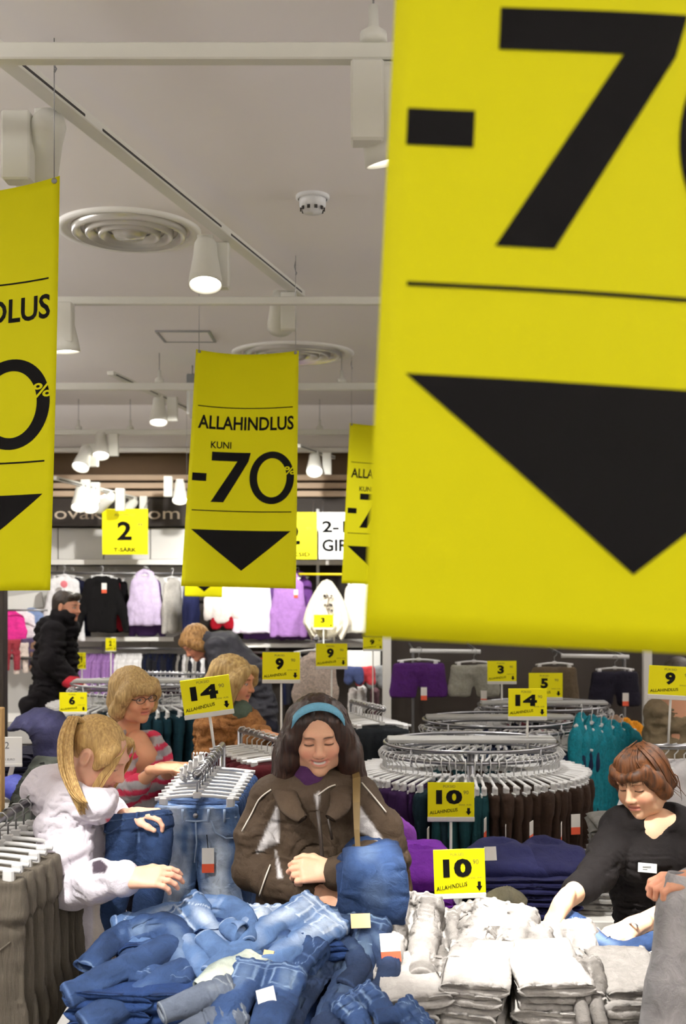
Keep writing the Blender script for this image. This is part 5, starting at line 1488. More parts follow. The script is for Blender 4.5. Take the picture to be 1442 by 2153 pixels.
MB().tube([(jc.x + .04, jc.y - .045, jz - .09), (jc.x + .045, jc.y - .05, jz - .135)], .0015, 5).build('tag_string', M_BLACK, front_j)
# clear hangers piled on top of the jeans rail
for i in range(5):
    hanger((W(432 - 6 * i, 1592, 3.95)).to_tuple(), math.radians(60 + 12 * i), 'spare clear hanger lying on top of the blue jeans row', 'spare hangers on the blue jeans row', False, .8, tilt=.5 + .1 * i)

# ------------------------------------------------------------------ left middle: dark clothes on white shelves
table(W(-140, 0, 5.2).x, W(130, 0, 5.2).x, 4.95, 5.5, .98, 'white shelf table with navy clothes and a white card at the left edge')
mDN = cm((20, 20, 38), .2, .5)
for i, (x, d, n) in enumerate(((10, 5.15, 5), (75, 5.25, 5), (-60, 5.2, 5))):
    p = W(x, 0, d); lb = ['navy garment, stack beside the white card', 'navy garment, stack behind the ponytail', 'navy garment, stack at the very left edge'][i]
    stack('folded_garment', p.x, d, .98, n, FT, mDN, lb, 'garment', 'navy garments %s' % 'abc'[i], math.radians(8 - 9 * i), .024, sc=(1.15, 1, 1.2), rj=8)
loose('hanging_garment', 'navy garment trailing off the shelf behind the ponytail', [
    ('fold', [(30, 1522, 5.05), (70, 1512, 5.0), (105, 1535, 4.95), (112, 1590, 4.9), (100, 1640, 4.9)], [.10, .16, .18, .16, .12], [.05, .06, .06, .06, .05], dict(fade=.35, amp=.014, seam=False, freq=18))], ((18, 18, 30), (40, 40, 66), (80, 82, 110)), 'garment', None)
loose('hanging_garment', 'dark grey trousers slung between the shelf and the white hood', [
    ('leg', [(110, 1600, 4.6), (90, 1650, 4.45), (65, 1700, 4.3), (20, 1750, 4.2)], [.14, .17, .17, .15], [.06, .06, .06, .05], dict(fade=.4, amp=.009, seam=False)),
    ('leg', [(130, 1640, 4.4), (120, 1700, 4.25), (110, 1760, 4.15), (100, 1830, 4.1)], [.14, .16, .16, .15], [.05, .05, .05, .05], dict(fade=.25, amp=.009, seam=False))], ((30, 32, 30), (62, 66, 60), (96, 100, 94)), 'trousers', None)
for i, (x, y) in enumerate(((30, 1552), (26, 1612))):
    price_tag(W(x, y, 4.9), .2, None, ['narrow striped tag on the navy clothes right of the white card', 'narrow striped tag below the white card'][i], w=.022, h=.07, ry=.25)
loose('folded_garment', 'bright blue garment on the lower left shelf', [
    ('fold', [(-20, 1660, 4.8), (20, 1650, 4.75), (52, 1668, 4.7)], [.10, .12, .10], [.06, .07, .06], dict(fade=.4, amp=.01, seam=False))], ((36, 40, 100), (70, 76, 150), (110, 120, 190)), 'garment', None)
table(W(-140, 0, 4.8).x, W(70, 0, 4.8).x, 4.62, 4.93, .95 - .02 + .0, 'narrow white shelf below the white card at the left edge')

# ------------------------------------------------------------------ right edge: pale clothes on hangers
pr0, pr1 = W(1372, 1570, 4.6), W(1480, 1570, 4.6)
straight_rack(pr0, pr1, 'chrome rack of pale clothes behind the shop assistant\'s head')
for k in range(4):
    p = W(1398 + 20 * k, 1572, 4.6)
    garment('pale_top', TP[k % 3], cm((214, 212, 214), .1, .3), (p.x, p.y, p.z - .08), math.radians(18), 'pale grey top on the rack behind the assistant\'s head', 'top', 'pale tops at the right edge', scale=(1.0, 1, .8))
    hanger((p.x, p.y, p.z), math.radians(18), 'clear hanger on the rack behind the assistant\'s head', 'hangers of the pale tops')

# ------------------------------------------------------------------ price signs on poles
M_STRIP = plain('sign_strip', (226, 224, 218), .4, vary=.02)
def price_sign(num, cx, cy, wpx, d, label, roll=0., foot_y=None, yaw=0., head='PÜKSID', cents='90', asp=.70, strip=True, sub='ENNE 19,90'):
    s = FPX / d; w = wpx / s; hh = w * asp; st = w * .10 if strip else 0.
    c = W(cx, cy, d)
    R = np.array(Matrix.Rotation(math.radians(yaw), 3, 'Z') @ Matrix.Rotation(math.radians(-roll), 3, 'Y'))
    cN = A(c)
    def at(x, y, o=0.): return cN + R @ np.array(((x - .5) * w, -o, (y - .5) * (hh + st)))
    t = empty('price_sign', at(.5, 0).tolist(), label, 'price sign')
    y0 = st / (hh + st)
    MB().box(at(.5, (1 + y0) / 2), (w, .004, hh), R, .001).build('yellow_card', M_YEL, t)
    if strip: MB().box(at(.5, y0 / 2), (w * 1.01, .012, st), R, .002).build('holder_strip', M_STRIP, t)
    fn = lambda x, y: at(x, y0 + (1 - y0) * y, .0032)
    Flat().text(num, .46, .40, w=.28 * len(num) if len(num) > 1 else .22, h=.38, bold=.05).build('price_number', M_BLACK, t, fn)
    Flat().text(cents, .82, .66, w=.11, h=.11, bold=.005).build('cents', M_GREY, t, fn)
    Flat().text(head, .46, .85, w=.26, h=.075).build('heading', M_GREY, t, fn)
    Flat().text(sub, .80, .33, w=.26, h=.045).build('old_price', M_GREY, t, fn)
    Flat().text('ALLAHINDLUS', .34, .12, w=.6, h=.10, bold=.012, shear=.16).build('sale_word', M_BLACK, t, fn)
    Flat().poly([(.845, .26), (.905, .26), (.905, .16), (.935, .16), (.875, .05), (.815, .16), (.845, .16)]).build('down_arrow', M_BLACK, t, fn)
    if foot_y is not None:
        b = at(.5, .01, -.004); e = A(W(cx + (foot_y - cy) * math.tan(math.radians(-roll)) * -1, foot_y, d)); e[1] = b[1] 
        MB().tube([b, e], .0055, 8).build('sign_pole', M_STRIP, t)
    return t
price_sign('14', 435, 1466, 104, 4.12, 'tilted yellow sign with number 14 above the blue jeans row', 8, 1600)
price_sign('6', 154, 1479, 58, 6.1, 'small yellow sign with number 6 behind the ponytail', 0, 1918, head='TOPID')
price_sign('9', 591, 1404, 79, 5.2, 'bright yellow sign with number 9 left of the blue headband', 0, 2050, asp=.73)
price_sign('9', 697, 1380, 66, 6.6, 'dim yellow sign with number 9 in front of the lace cardigan', 0, 1850, asp=.72)
price_sign('9', 784, 1354, 42, 9.0, 'tiny yellow sign with number 9 beside the white post', 0, 1660, asp=.6)
price_sign('3', 680, 1308, 41, 10.1, 'tiny yellow sign with number 3 on the poncho', 0, 1610, asp=.66)
price_sign('3', 1055, 1414, 61, 7.0, 'yellow sign with number 3 beside the grey shorts', 0, 1815, asp=.7)
price_sign('5', 1147, 1444, 71, 6.6, 'yellow sign with number 5 behind the right number 14', 0, 1855, asp=.72)
price_sign('14', 1109, 1481, 81, 5.0, 'yellow sign with number 14 above the round racks', 0, 1585, asp=.72)
price_sign('9', 1412, 1436, 98, 4.62, 'yellow sign with number 9 at the right edge', -3, 1572, asp=.62)
price_sign('10', 948, 1686, 98, 4.20, 'upper yellow sign with number 10 before the round rack', 0, 1905, asp=.74)
price_sign('10', 966, 1837, 108, 3.32, 'lower yellow sign with number 10 behind the grey stacks', 2, 1993, asp=.86)
price_sign('2', 233, 1356, 22, 9.4, 'very small dim yellow sign with number 2 above the striped shopper', 0, 1645, asp=1.2)
price_sign('9', 172, 1390, 17, 9.2, 'narrow dim yellow sign beside the man in black', 0, 1655, asp=2.0)
wc = W(8, 1578, 4.85)
t = empty('white_card_sign', wc, 'white card sign with a number 2 at the left edge', 'sign')
MB().box(wc, (.17, .004, .125), None, .001).build('card', M_PAPER, t)
MB().box((wc.x, wc.y, wc.z - .068), (.172, .012, .014), None, .002).build('holder_strip', M_STRIP, t)
Flat().text('2', 0, 0, h=.032, bold=.0).build('lettering', plain('grey_ink', (90, 90, 90), .6), t, lambda x, y: (wc.x + .016 + x, wc.y - .004, wc.z + .01 + y))
Flat().text('1 EURO', 0, 0, h=.010, bold=.0).build('lettering', plain('grey_ink', (90, 90, 90), .6), t, lambda x, y: (wc.x + .03 + x, wc.y - .004, wc.z - .045 + y))

# plaid sleeve lying beside the heap
def plaid():
    m, nt, b = nt_mat('plaid_cloth')
    tc = nt.nodes.new('ShaderNodeTexCoord')
    prev = None
    for ax, rot in enumerate((.6, .6 + math.pi / 2)):
        mp = nt.nodes.new('ShaderNodeMapping'); mp.inputs['Rotation'].default_value = (0, rot, 0)
        wv = nt.nodes.new('ShaderNodeTexWave'); wv.inputs['Scale'].default_value = 9.
        nt.links.new(tc.outputs['Object'], mp.inputs['Vector']); nt.links.new(mp.outputs['Vector'], wv.inputs['Vector'])
        cr = nt.nodes.new('ShaderNodeValToRGB'); cr.color_ramp.elements[0].position = .7; cr.color_ramp.elements[1].position = .8
        cr.color_ramp.elements[0].color = lin((120, 74, 70)) + (1,); cr.color_ramp.elements[1].color = lin((222, 206, 196)) + (1,)
        nt.links.new(wv.outputs['Fac'], cr.inputs[0])
        if prev is None: prev = cr.outputs[0]
        else:
            mx = nt.nodes.new('ShaderNodeMix'); mx.data_type = 'RGBA'; mx.blend_type = 'LIGHTEN'; mx.inputs[0].default_value = .8
            nt.links.new(prev, mx.inputs[6]); nt.links.new(cr.outputs[0], mx.inputs[7]); prev = mx.outputs[2]
    nt.links.new(prev, b.inputs['Base Color']); b.inputs['Roughness'].default_value = .9
    return m
loose('plaid_shirt', 'plaid brown and white shirt sleeve beside the left end of the heap', [('sleeve', [(198, 2042, 2.98), (222, 2028, 2.98), (250, 2040, 2.94), (285, 2062, 2.88)], [.07, .09, .09, .09], [.05, .05, .05, .05], dict(amp=.006, seam=False, grow=.5))], PAL_GREY, 'shirt', None, mat=plaid())
# ================================================================== PEOPLE
M_SKIN = attr_mat('skin', .5, .12, .35, .05, .08, 260.)
def sm(x, a, b):
    t = np.clip((x - a) / (b - a), 0, 1); return t * t * (3 - 2 * t)
def head_geo(h=.003, skin=(226, 176, 148), lip=(190, 104, 98), brow=(84, 58, 42), smile=0., lids=.0, male=False, browz=.027, blush=.5):
    """head and neck, face towards -y, origin at the middle of the head"""
    f = Field((-.10, -.135, -.235), (.10, .125, .135), h)
    f.ell((0, .018, .035), (.074, .092, .083), k=.03)
    f.ell((0, -.022, -.012), (.062, .068, .088), k=.03)
    f.ell((0, -.042, -.07), (.046 if not male else .052, .045, .042), k=.03)
    f.ell((0, -.078, -.094), (.019, .017, .016), k=.025)
    for s in (-1, 1):
        f.ell((s * .037, -.062, -.030 + .004 * smile), (.026, .024, .024), k=.03)
        f.cap((s * .050, -.03, -.075), (s * .060, .01, -.045), .02, .02, .03)
    f.cap((-.034, -.080, .028), (.034, -.080, .028), .012, k=.022)
    for s in (-1, 1):
        f.ell((s * .0325, -.098, .008), (.019, .020, .013), k=.014, sub=True)
        f.ell((s * .032, -.0755, .007), (.0155, .0135, .0125), k=.006)
    f.cap((0, -.086, .016), (0, -.106, -.024), .0075, .0115, .012)
    f.ell((0, -.107, -.027), (.0115, .0105, .0095), k=.008)
    for s in (-1, 1): f.ell((s * .0115, -.099, -.031), (.0085, .0095, .0075), k=.007)
    cz = lambda x: -.0575 + 6.5 * smile * x * x
    n = 7; xs = np.linspace(-.024 - .004 * smile, .024 + .004 * smile, n)
    yy = lambda x: -.0885 + 16 * x * x
    f.chain([(x, yy(x) - .002, cz(x) + .006) for x in xs], [.003] + [.0062] * (n - 2) + [.003], .006)
    f.chain([(x * .85, yy(x) - .001, cz(x) - .0075 - .002 * smile) for x in xs], [.003] + [.007] * (n - 2) + [.003], .006)
    f.chain([(x, yy(x) - .010, cz(x) - .0005 - .001 * smile) for x in xs], [.0]*n, .004)
    for i in range(n - 1):
        f.cap((xs[i], yy(xs[i]) - .009, cz(xs[i]) - .001 * smile), (xs[i + 1], yy(xs[i + 1]) - .009, cz(xs[i + 1]) - .001 * smile), .0022 + .0022 * smile, k=.003, sub=True)
    for s in (-1, 1):
        f.ell((s * .074, .014, -.004), (.011, .021, .032), rotm(0, 0, s * 20), k=.008)
        f.ell((s * .083, .010, -.002), (.006, .011, .019), rotm(0, 0, s * 20), k=.006, sub=True)
    f.cap((0, .022, -.06), (0, .034, -.23), .05 if not male else .058, .054 if not male else .064, .03)
    V, F = f.surf()
    V = relax(V, F, 1, .4)
    S = np.array(lin(skin)); C = np.tile(S, (len(V), 1))
    x, y, z = V.T; ax = np.abs(x)
    front = sm(-y, .02, .05)[:, None]
    def mixc(m, rgb): 
        nonlocal C
        m = np.clip(m, 0, 1)[:, None] * front; C = C * (1 - m) + m * np.array(lin(rgb))
    bl = np.exp(-(((ax - .042) / .022) ** 2 + ((z + .032) / .020) ** 2)); mixc(bl * blush, (226, 134, 112))
    mixc(np.exp(-((x / .014) ** 2 + ((z + .028) / .014) ** 2)) * blush * .6, (224, 140, 118))
    mixc(np.exp(-(((ax - .032) / .022) ** 2 + ((z - .008) / .013) ** 2)) * .35, (170, 112, 92))
    bz = browz + .001 - 9. * (ax - .033) ** 2
    mixc((1 - sm(np.abs(z - bz), .0010, .0046)) * sm(ax, .010, .018) * (1 - sm(ax, .042, .056)) * .85, brow)
    lz = .001 + lids - 6. * (ax - .032) ** 2 * -1 * (.5 if lids < .001 else -.5)
    lash = (1 - sm(np.abs(z - lz), .0016, .0036)) * sm(ax, .015, .018) * (1 - sm(ax, .046, .050)); mixc(lash * .95, (40, 26, 22))
    if lids > .001:
        ey = (1 - sm(((ax - .032) / .0135) ** 2 + ((z - .003) / .0062) ** 2, .7, 1.1)); mixc(ey * .9, (226, 216, 208))
        ir = (1 - sm(((ax - .031) / .0060) ** 2 + ((z - .003) / .0062) ** 2, .7, 1.1)); mixc(ir, (52, 44, 40))
    ml = cz(x); wl = 1 - sm(ax, .021 + .004 * smile, .026 + .004 * smile)
    mixc((1 - sm(np.abs(z - ml - .000), .0070, .0125)) * wl * .75, lip)
    if smile > .5:
        mixc((1 - sm(np.abs(z - ml + .001), .003, .0048)) * (1 - sm(ax, .017, .021)), (236, 226, 216))
        mixc((1 - sm(np.abs(z - ml - .0048), .0006, .0018)) * wl * .6, (120, 56, 52))
    else:
        mixc((1 - sm(np.abs(z - ml), .0010, .0026)) * wl * .85, (120, 62, 58))
    mixc((1 - sm(np.hypot(ax - .0075, (z + .037)), .003, .0055)) * sm(-y, .085, .095) * .8, (110, 60, 50))
    return V, F, C
def xf(V, pos, yaw=0, pitch=0, roll=0, sc=1.):
    """pitch>0 looks down, yaw>0 turns to the photo's right, roll>0 leans to the photo's right"""
    R = np.array(Matrix.Rotation(math.radians(yaw), 3, 'Z') @ Matrix.Rotation(math.radians(roll), 3, 'Y') @ Matrix.Rotation(math.radians(pitch), 3, 'X'))
    return (np.asarray(V) * sc) @ R.T + A(pos)
class Person:
    def __init__(s, label, base, skin):
        s.root = empty('person', (base[0], base[1], 0), label, 'person')
        s.skin = skin; s.parts = []
    def add(s, V, F, C=None):
        if C is None: C = np.tile(np.array(lin(s.skin)), (len(V), 1))
        s.parts.append((V, F, C))
    def head(s, pos, yaw=0, pitch=0, roll=0, sc=1., **kw):
        V, F, C = head_geo(skin=s.skin, **kw)
        s.hp = (pos, yaw, pitch, roll, sc)
        s.add(xf(V, *s.hp), F, C)
    def hx(s, V): return xf(V, *s.hp)
    def limbs(s, segs, h=.012):
        """coarse anatomy under the clothes: list of (points, radii)"""
        P = np.array([A(p) for ps, rs in segs for p in ps]); R = max(max(rs) for ps, rs in segs)
        f = Field(P.min(0) - R - .03, P.max(0) + R + .03, h)
        for ps, rs in segs: f.chain(ps, rs, .03)
        V, F = f.surf(); s.add(V, F)
    def hand(s, w, d, n, side, curl=35, h=.0028, sc=1., fore=None, fr=.027, thumb=25, spread=.0):
        w, d, n = A(w), A(d), A(n)
        d /= np.linalg.norm(d); n = n - d * d.dot(n); n /= np.linalg.norm(n)
        lat = np.cross(d, n) * side
        ends = [w + d * .2 * sc, w - d * .05, w + n * .12 * sc] + ([A(fore)] if fore is not None else [])
        E = np.array(ends)
        f = Field(E.min(0) - .09 * sc, E.max(0) + .09 * sc, h)
        cu = curl if hasattr(curl, '__len__') else [curl, curl * 1.05, curl * 1.12, curl * 1.2]
        ln = (.070, .078, .072, .056)
        for i in range(4):
            o = .027 - .0185 * i
            kn = w + (d * (.088 - .004 * abs(i - 1)) + lat * o) * sc
            f.cap(w + (d * .012 + lat * o * .62) * sc, kn, .0145 * sc, .0108 * sc, .014 * sc)
            p = kn; a = cu[i] * .55; dd = d + lat * spread * (1.5 - i)
            for q, fr_ in enumerate((.46, .30, .24)):
                ra = math.radians(a)
                dv = dd * math.cos(ra) + n * math.sin(ra)
                e = p + dv * ln[i] * fr_ * sc
                f.cap(p, e, (.0092 - .0008 * q) * sc, (.0086 - .0009 * q) * sc, .0035 * sc)
                p = e; a += cu[i]
        t0 = w + (d * .022 + lat * .024) * sc
        th = math.radians(thumb)
        t1 = t0 + (d * .034 + lat * .022 + n * .014) * sc
        t2 = t1 + (d * .030 * math.cos(th) + n * .012 + lat * .006) * sc
        t3 = t2 + (d * .022 * math.cos(th) + n * .012 - lat * .002) * sc
        f.chain([t0, t1, t2, t3], [.0150 * sc, .0118 * sc, .0098 * sc, .0080 * sc], .008 * sc)
        f.cap(w - d * .03 * sc, w + d * .02 * sc, fr * .95 * sc, .024 * sc, .015, (n, 1.3))
        if fore is not None: f.cap(A(fore), w, fr * 1.35 * sc, fr * sc, .02)
        V, F = f.surf(); V = relax(V, F, 1, .35)
        C = np.tile(np.array(lin(s.skin)), (len(V), 1))
        tip = np.linalg.norm(V - (w + d * .15 * sc), axis=1)
        m = np.exp(-(tip / (.05 * sc)) ** 2)[:, None] * .35
        s.add(V, F, C * (1 - m) + m * np.array(lin((224, 140, 118))))
    def finish_body(s):
        V = np.concatenate([p[0] for p in s.parts]); C = np.concatenate([p[2] for p in s.parts])
        F = []; n = 0
        for v, f, c in s.parts: F.append(np.asarray(f) + n); n += len(v)
        return obj('body', mesh('body', V, np.concatenate(F), True, C), M_SKIN, s.root)
    def wear(s, name, VF, mat, col=None, parent=None):
        o = obj(name, mesh(name, VF[0], VF[1], True, col), mat, parent if parent is not None else s.root)
        return o
def proj(V):
    return np.stack([CX + V[:, 0] * FPX / V[:, 1], HY - (V[:, 2] - CAMZ) * FPX / V[:, 1]], 1)
def inpoly(P, poly):
    x, y = P.T; ins = np.zeros(len(P), bool); n = len(poly)
    for i in range(n):
        x1, y1 = poly[i]; x2, y2 = poly[(i + 1) % n]
        c = ((y1 > y) != (y2 > y)) & (x < (x2 - x1) * (y - y1) / (y2 - y1 + 1e-9) + x1)
        ins ^= c
    return ins
def near_line(P, pts, w):
    d = np.full(len(P), 1e9)
    for (a, b) in zip(pts[:-1], pts[1:]):
        a = np.array(a, float); b = np.array(b, float); ab = b - a
        t = np.clip(((P - a) @ ab) / ab.dot(ab), 0, 1)
        d = np.minimum(d, np.linalg.norm(P - a - t[:, None] * ab, axis=1))
    return d < w
def soft_poly(P, poly, w=3.):
    ins = inpoly(P, poly); d = np.full(len(P), 1e9); n = len(poly)
    for i in range(n):
        a = np.array(poly[i], float); b = np.array(poly[(i + 1) % n], float); ab = b - a
        t = np.clip(((P - a) @ ab) / ab.dot(ab), 0, 1)
        d = np.minimum(d, np.linalg.norm(P - a - t[:, None] * ab, axis=1))
    return sm(np.where(ins, d, -d), -w, w)
def surf_line(V, pts, r, nm, mat, parent, off=.002):
    PXs = proj(V); out = []
    C = catmull([(x, y, 0) for x, y in pts], 3 * len(pts))
    for c in C:
        m = np.linalg.norm(PXs - c[:2], axis=1) < 6
        if m.any(): out.append(A(W(c[0], c[1], V[m, 1].min() - off)))
    if len(out) > 1: return MB().tube(out, r, 6).build(nm, mat, parent)
def garment_sdf(segs, h, wr=.007, freq=(13, 13, 9), seed=0., extra=None, rel=1, k=.035, bk=.75, bax=(0, 0, 1.)):
    """segs: (points, radii, flat or None)"""
    P = np.array([A(p) for sg in segs for p in sg[0]]); R = max(max(sg[1]) for sg in segs)
    f = Field(P.min(0) - R - .03, P.max(0) + R + .03, h)
    for sg in segs: f.chain(sg[0], sg[1], k, sg[2] if len(sg) > 2 else None)
    if extra: extra(f)
    V, F = f.surf()
    if rel: V = relax(V, F, rel, .4)
    if bk > 0:
        X = buckle(V, F, bk * .45, bk, 50, seed, axis=bax, freq=12., amp0=.02, smooth=.36, keep=.004, mask=np.clip(.8 + 1.2 * fbm(V * 5 + seed, 2), .1, 1.1))
        V = V + np.clip(X - V, -.02, .02)
    return wrinkle(V, F, wr, freq, seed, .3), F
def legs_and_shoes(P, hip, yaw, z_hip, mat, sep=.09, r=.085, shoe=(34, 30, 28), d_off=0., name='trousers', rgbname=''):
    hx, hy = hip; c, s_ = math.cos(math.radians(yaw)), math.sin(math.radians(yaw))
    fw = np.array((s_, -c, 0)); sd = np.array((c, s_, 0))
    segs = [([(hx, hy, z_hip + .04), (hx, hy, z_hip - .06)], [.13, .14], (fw, 1.25))]
    for q in (-1, 1):
        o = sd * q * sep
        segs.append(([(hx + o[0], hy + o[1], z_hip - .06), (hx + o[0] * 1.05, hy + o[1] * 1.05, .48), (hx + o[0] * 1.1, hy + o[1] * 1.1, .07)], [r, r * .72, r * .62], None))
    P.wear(name, garment_sdf(segs, .014, .006, (14, 14, 8), hx * 7), mat)
    for q in (-1, 1):
        o = sd * q * sep * 1.1; b = np.array((hx, hy, 0)) + o
        f = Field(b - (.2, .2, .02), b + (.2, .2, .14), .008)
        f.chain([b + (0, 0, .07), b + fw * .05 + (0, 0, .05), b + fw * .15 + (0, 0, .038)], [.048, .046, .036], .02); f.half((0, 0, .003), (0, 0, -1))
        P.wear('shoe', f.surf(), plain('shoe_%02x%02x%02x' % shoe, shoe, .5))
def hair_sdf(P, fn, lo, hi, h, mat, wr=.004, freq=(55, 55, 7), seed=0., name='hair', relaxn=1):
    f = Field(lo, hi, h); fn(f)
    V, F = f.surf(); V = relax(V, F, relaxn, .4)
    N = vnormals(V, F)
    V = V + N * (wr * (ridge(V * np.array(freq) + seed, 2) + .6 * fbm(V * np.array(freq) * 2.1 + seed, 2)))[:, None]
    return P.wear(name, (P.hx(V), F), mat)
def locks(P, paths, r, mat, name='lock', n=6):
    """hair locks in head space, one mesh"""
    mb = MB()
    for pts in paths:
        C = catmull(pts, 10)
        mb.tube([p for p in P.hx(C)], [r * (.55 + .45 * math.sin(math.pi * min(1, .15 + i / 10))) * (1 - .7 * (i / 9) ** 3) for i in range(10)], n)
    o = mb.build(name, mat, P.root); o['kind'] = 'stuff'
    return o

# ------------------------------------------------------------------ woman in the brown jacket
D1 = 3.40
p1 = Person('smiling woman in a brown winter jacket and blue headband behind the jeans heap', (W(665, 0, D1).x, D1), (222, 172, 142))
p1.head(W(668, 1546, D1), 4, 12, -2, .985, smile=1., h=.0024, brow=(56, 36, 27), lip=(188, 106, 98), blush=.45)
nb = A(W(656, 1645, D1 + .01))
sL, eL, wL = A(W(574, 1686, D1)), A(W(536, 1822, 3.36)), A(W(672, 1878, 3.13))
sR, eR, wR = A(W(750, 1680, D1)), A(W(812, 1806, 3.36)), A(W(698, 1832, 3.10))
hipz = zr(1960, D1)
hx1 = W(668, 0, D1).x
p1.limbs([([sL, sR], [.05, .05]), ([(hx1, D1, hipz), (hx1, D1, hipz + .3), nb], [.12, .11, .06]), ([sL, eL, wL], [.045, .038, .026]), ([sR, eR, wR], [.045, .038, .026])])
p1.hand(wL, (1, -.35, -.35), (-.1, .8, -.6), 1, [22, 26, 30, 34], sc=.98, thumb=20)
p1.hand(wR, (-1, -.05, .05), (.0, .75, -.6), -1, [40, 46, 52, 58], sc=1.0, thumb=10)
p1.finish_body()
M_HAIR1 = hair_mat('dark_brown_hair', (20, 11, 8), (48, 28, 18), 120.)
def h1(f):
    f.ell((0, .026, .042), (.084, .100, .088), k=.03)
    for s in (-1, 1):
        f.chain([(s * .066, -.035, .060), (s * .082, -.030, .0), (s * .096, -.020, -.075), (s * .105, -.012, -.150), (s * .102, -.010, -.205)], [.024, .030, .036, .042, .030], .03)
        f.chain([(s * .055, .06, .03), (s * .085, .05, -.08), (s * .115, .02, -.18)], [.05, .055, .04], .04)
    f.chain([(0, .09, .03), (0, .10, -.08), (0, .09, -.2)], [.06, .075, .06], .04)
    f.ell((0, -.097, -.016), (.0625, .060, .106), k=.012, sub=True)
    f.cap((0, -.06, -.10), (0, -.06, -.26), .052, .05, .02, sub=True)
hair_sdf(p1, h1, (-.19, -.12, -.27), (.19, .19, .15), .0042, M_HAIR1, .0045, seed=3.)
rl = random.Random(5); pth = []
for k in range(70):
    s = rl.choice((-1, 1)); a = rl.random()
    x0 = s * (.012 + .06 * a); y0 = -.062 + .09 * a * a + .02 * rl.random(); z0 = .118 - .035 * a
    pth.append([(x0, y0 + .02, z0 - .004), (s * (.070 + .012 * a), -.040 + .03 * rl.random(), .055), (s * (.086 + .010 * rl.random()), -.045 + .05 * rl.random(), -.04), (s * (.098 + .03 * rl.random()), -.05 + .06 * rl.random(), -.14), (s * (.10 + .045 * rl.random()), -.05 + .06 * rl.random(), -.215 - .03 * rl.random())])
locks(p1, pth, .0055, M_HAIR1)
# headband
mb = MB(); V = []; F = []
nb_ = 30
for i in range(nb_ + 1):
    a = math.radians(-78 + 156 * i / nb_)
    for q, (dy, dz, rr) in enumerate(((-.016, -.004, 1.0), (-.004, .004, 1.035), (.010, .012, 1.0))):
        V.append((.0865 * rr * math.sin(a), -.030 + dy - .030 * math.cos(a), .040 + dz + .088 * rr * math.cos(a) - .01))
for i in range(nb_):
    for q in range(2): F.append([i * 3 + q, i * 3 + q + 1, (i + 1) * 3 + q + 1, (i + 1) * 3 + q])
hb = p1.wear('headband', (p1.hx(np.array(V)), F), cloth('blue_headband', (110, 168, 196), .7, .15, .3, 60., 500.))
sd_ = hb.modifiers.new('thickness', 'SOLIDIFY'); sd_.thickness = .004
# jacket
fy = (0, 1, 0)
cD = D1 + .01
segs = [([A(W(600, 1692, cD)), A(W(728, 1686, cD))], [.085, .085], None),
        ([A(W(662, 1715, cD)), A(W(662, 1800, cD)), A(W(666, 1900, cD)), A(W(668, 1985, cD))], [.165, .178, .185, .195], (fy, 1.38)),
        ([sL, A(W(547, 1760, 3.38)), eL], [.076, .074, .066], None), ([eL, A(W(590, 1860, 3.25)), A(W(645, 1874, 3.16))], [.066, .06, .050], None),
        ([sR, A(W(790, 1745, 3.38)), eR], [.076, .074, .066], None), ([eR, A(W(772, 1822, 3.24)), A(W(710, 1834, 3.11))], [.066, .06, .050], None),
        ([A(W(605, 1655, 3.44)), A(W(655, 1640, 3.48)), A(W(715, 1650, 3.44))], [.04, .05, .04], None)]
def neckcut(f): f.cap(A(W(660, 1610, 3.32)), A(W(664, 1696, 3.21)), .058, .040, .02, sub=True)
JV, JF_ = garment_sdf(segs, .0065, .007, (15, 15, 10), 2.2, neckcut, 1, bk=.6)
PX = proj(JV); C = np.tile(np.array(lin((56, 45, 34))), (len(JV), 1))
fr = JV[:, 1] < 3.42
for poly in ([(583, 1694), (540, 1792), (586, 1770)], [(752, 1690), (812, 1776), (754, 1748)], [(580, 1790), (594, 1846), (584, 1846)], [(662, 1672), (672, 1664), (668, 1702)]):
    m = (soft_poly(PX, poly) * fr)[:, None]; C = C * (1 - m) + m * np.array(lin((196, 192, 192)))
jk = p1.wear('jacket', (JV, JF_), cloth('brown_jacket', (70, 58, 46), .75, .14, .35, 20., 700., attr=True), C)
for ln_ in ([(570, 1660), (545, 1680), (528, 1712), (508, 1748)], [(760, 1645), (788, 1678), (812, 1708)], [(568, 1818), (556, 1850), (545, 1884)], [(668, 1672), (690, 1656), (705, 1650)]):
    surf_line(JV, ln_, .0026, 'piping', plain('pale_piping', (206, 198, 186), .6), jk)
cl = cloth_tube([(634, 1722, 3.225), (612, 1698, 3.255), (600, 1664, 3.34), (612, 1648, 3.44), (656, 1640, 3.50), (702, 1646, 3.44), (716, 1660, 3.34), (714, 1694, 3.255), (696, 1720, 3.225)], [.035, .065, .075, .075, .07, .075, .075, .065, .035], [.016] * 9, 5.5, up=(0, -.55, .85), pal=((36, 28, 21), (56, 45, 34), (66, 54, 42)), fade=.5, amp=.004, seam=False, grow=.25, around=.1, hole=(False, False))
obj('collar', cl, MATS['brown_jacket'], jk)
# placket, pocket zip, cuffs
def ptube(P, pts, r, nm, m, par=None, n=8): return MB().tube([A(W(*q)) for q in pts], r, n).build(nm, m, par if par is not None else P.root)
ptube(p1, [(668, 1705, 3.225), (674, 1760, 3.215), (680, 1830, 3.21), (682, 1900, 3.21)], .006, 'zip', plain('zip_dark', (44, 36, 30), .5), jk)
ptube(p1, [(690, 1722, 3.225), (698, 1765, 3.225)], .004, 'pocket_zip', plain('zip_dark', (44, 36, 30), .5), jk)
# purple roll-neck
p1.wear('jumper', garment_sdf([([A(W(657, 1622, 3.405)), A(W(656, 1655, 3.395)), A(W(658, 1684, 3.37))], [.058, .060, .042], None)], .006, .004, (14, 14, 30), 5., bk=.3), cm((64, 34, 70), .12, .4))
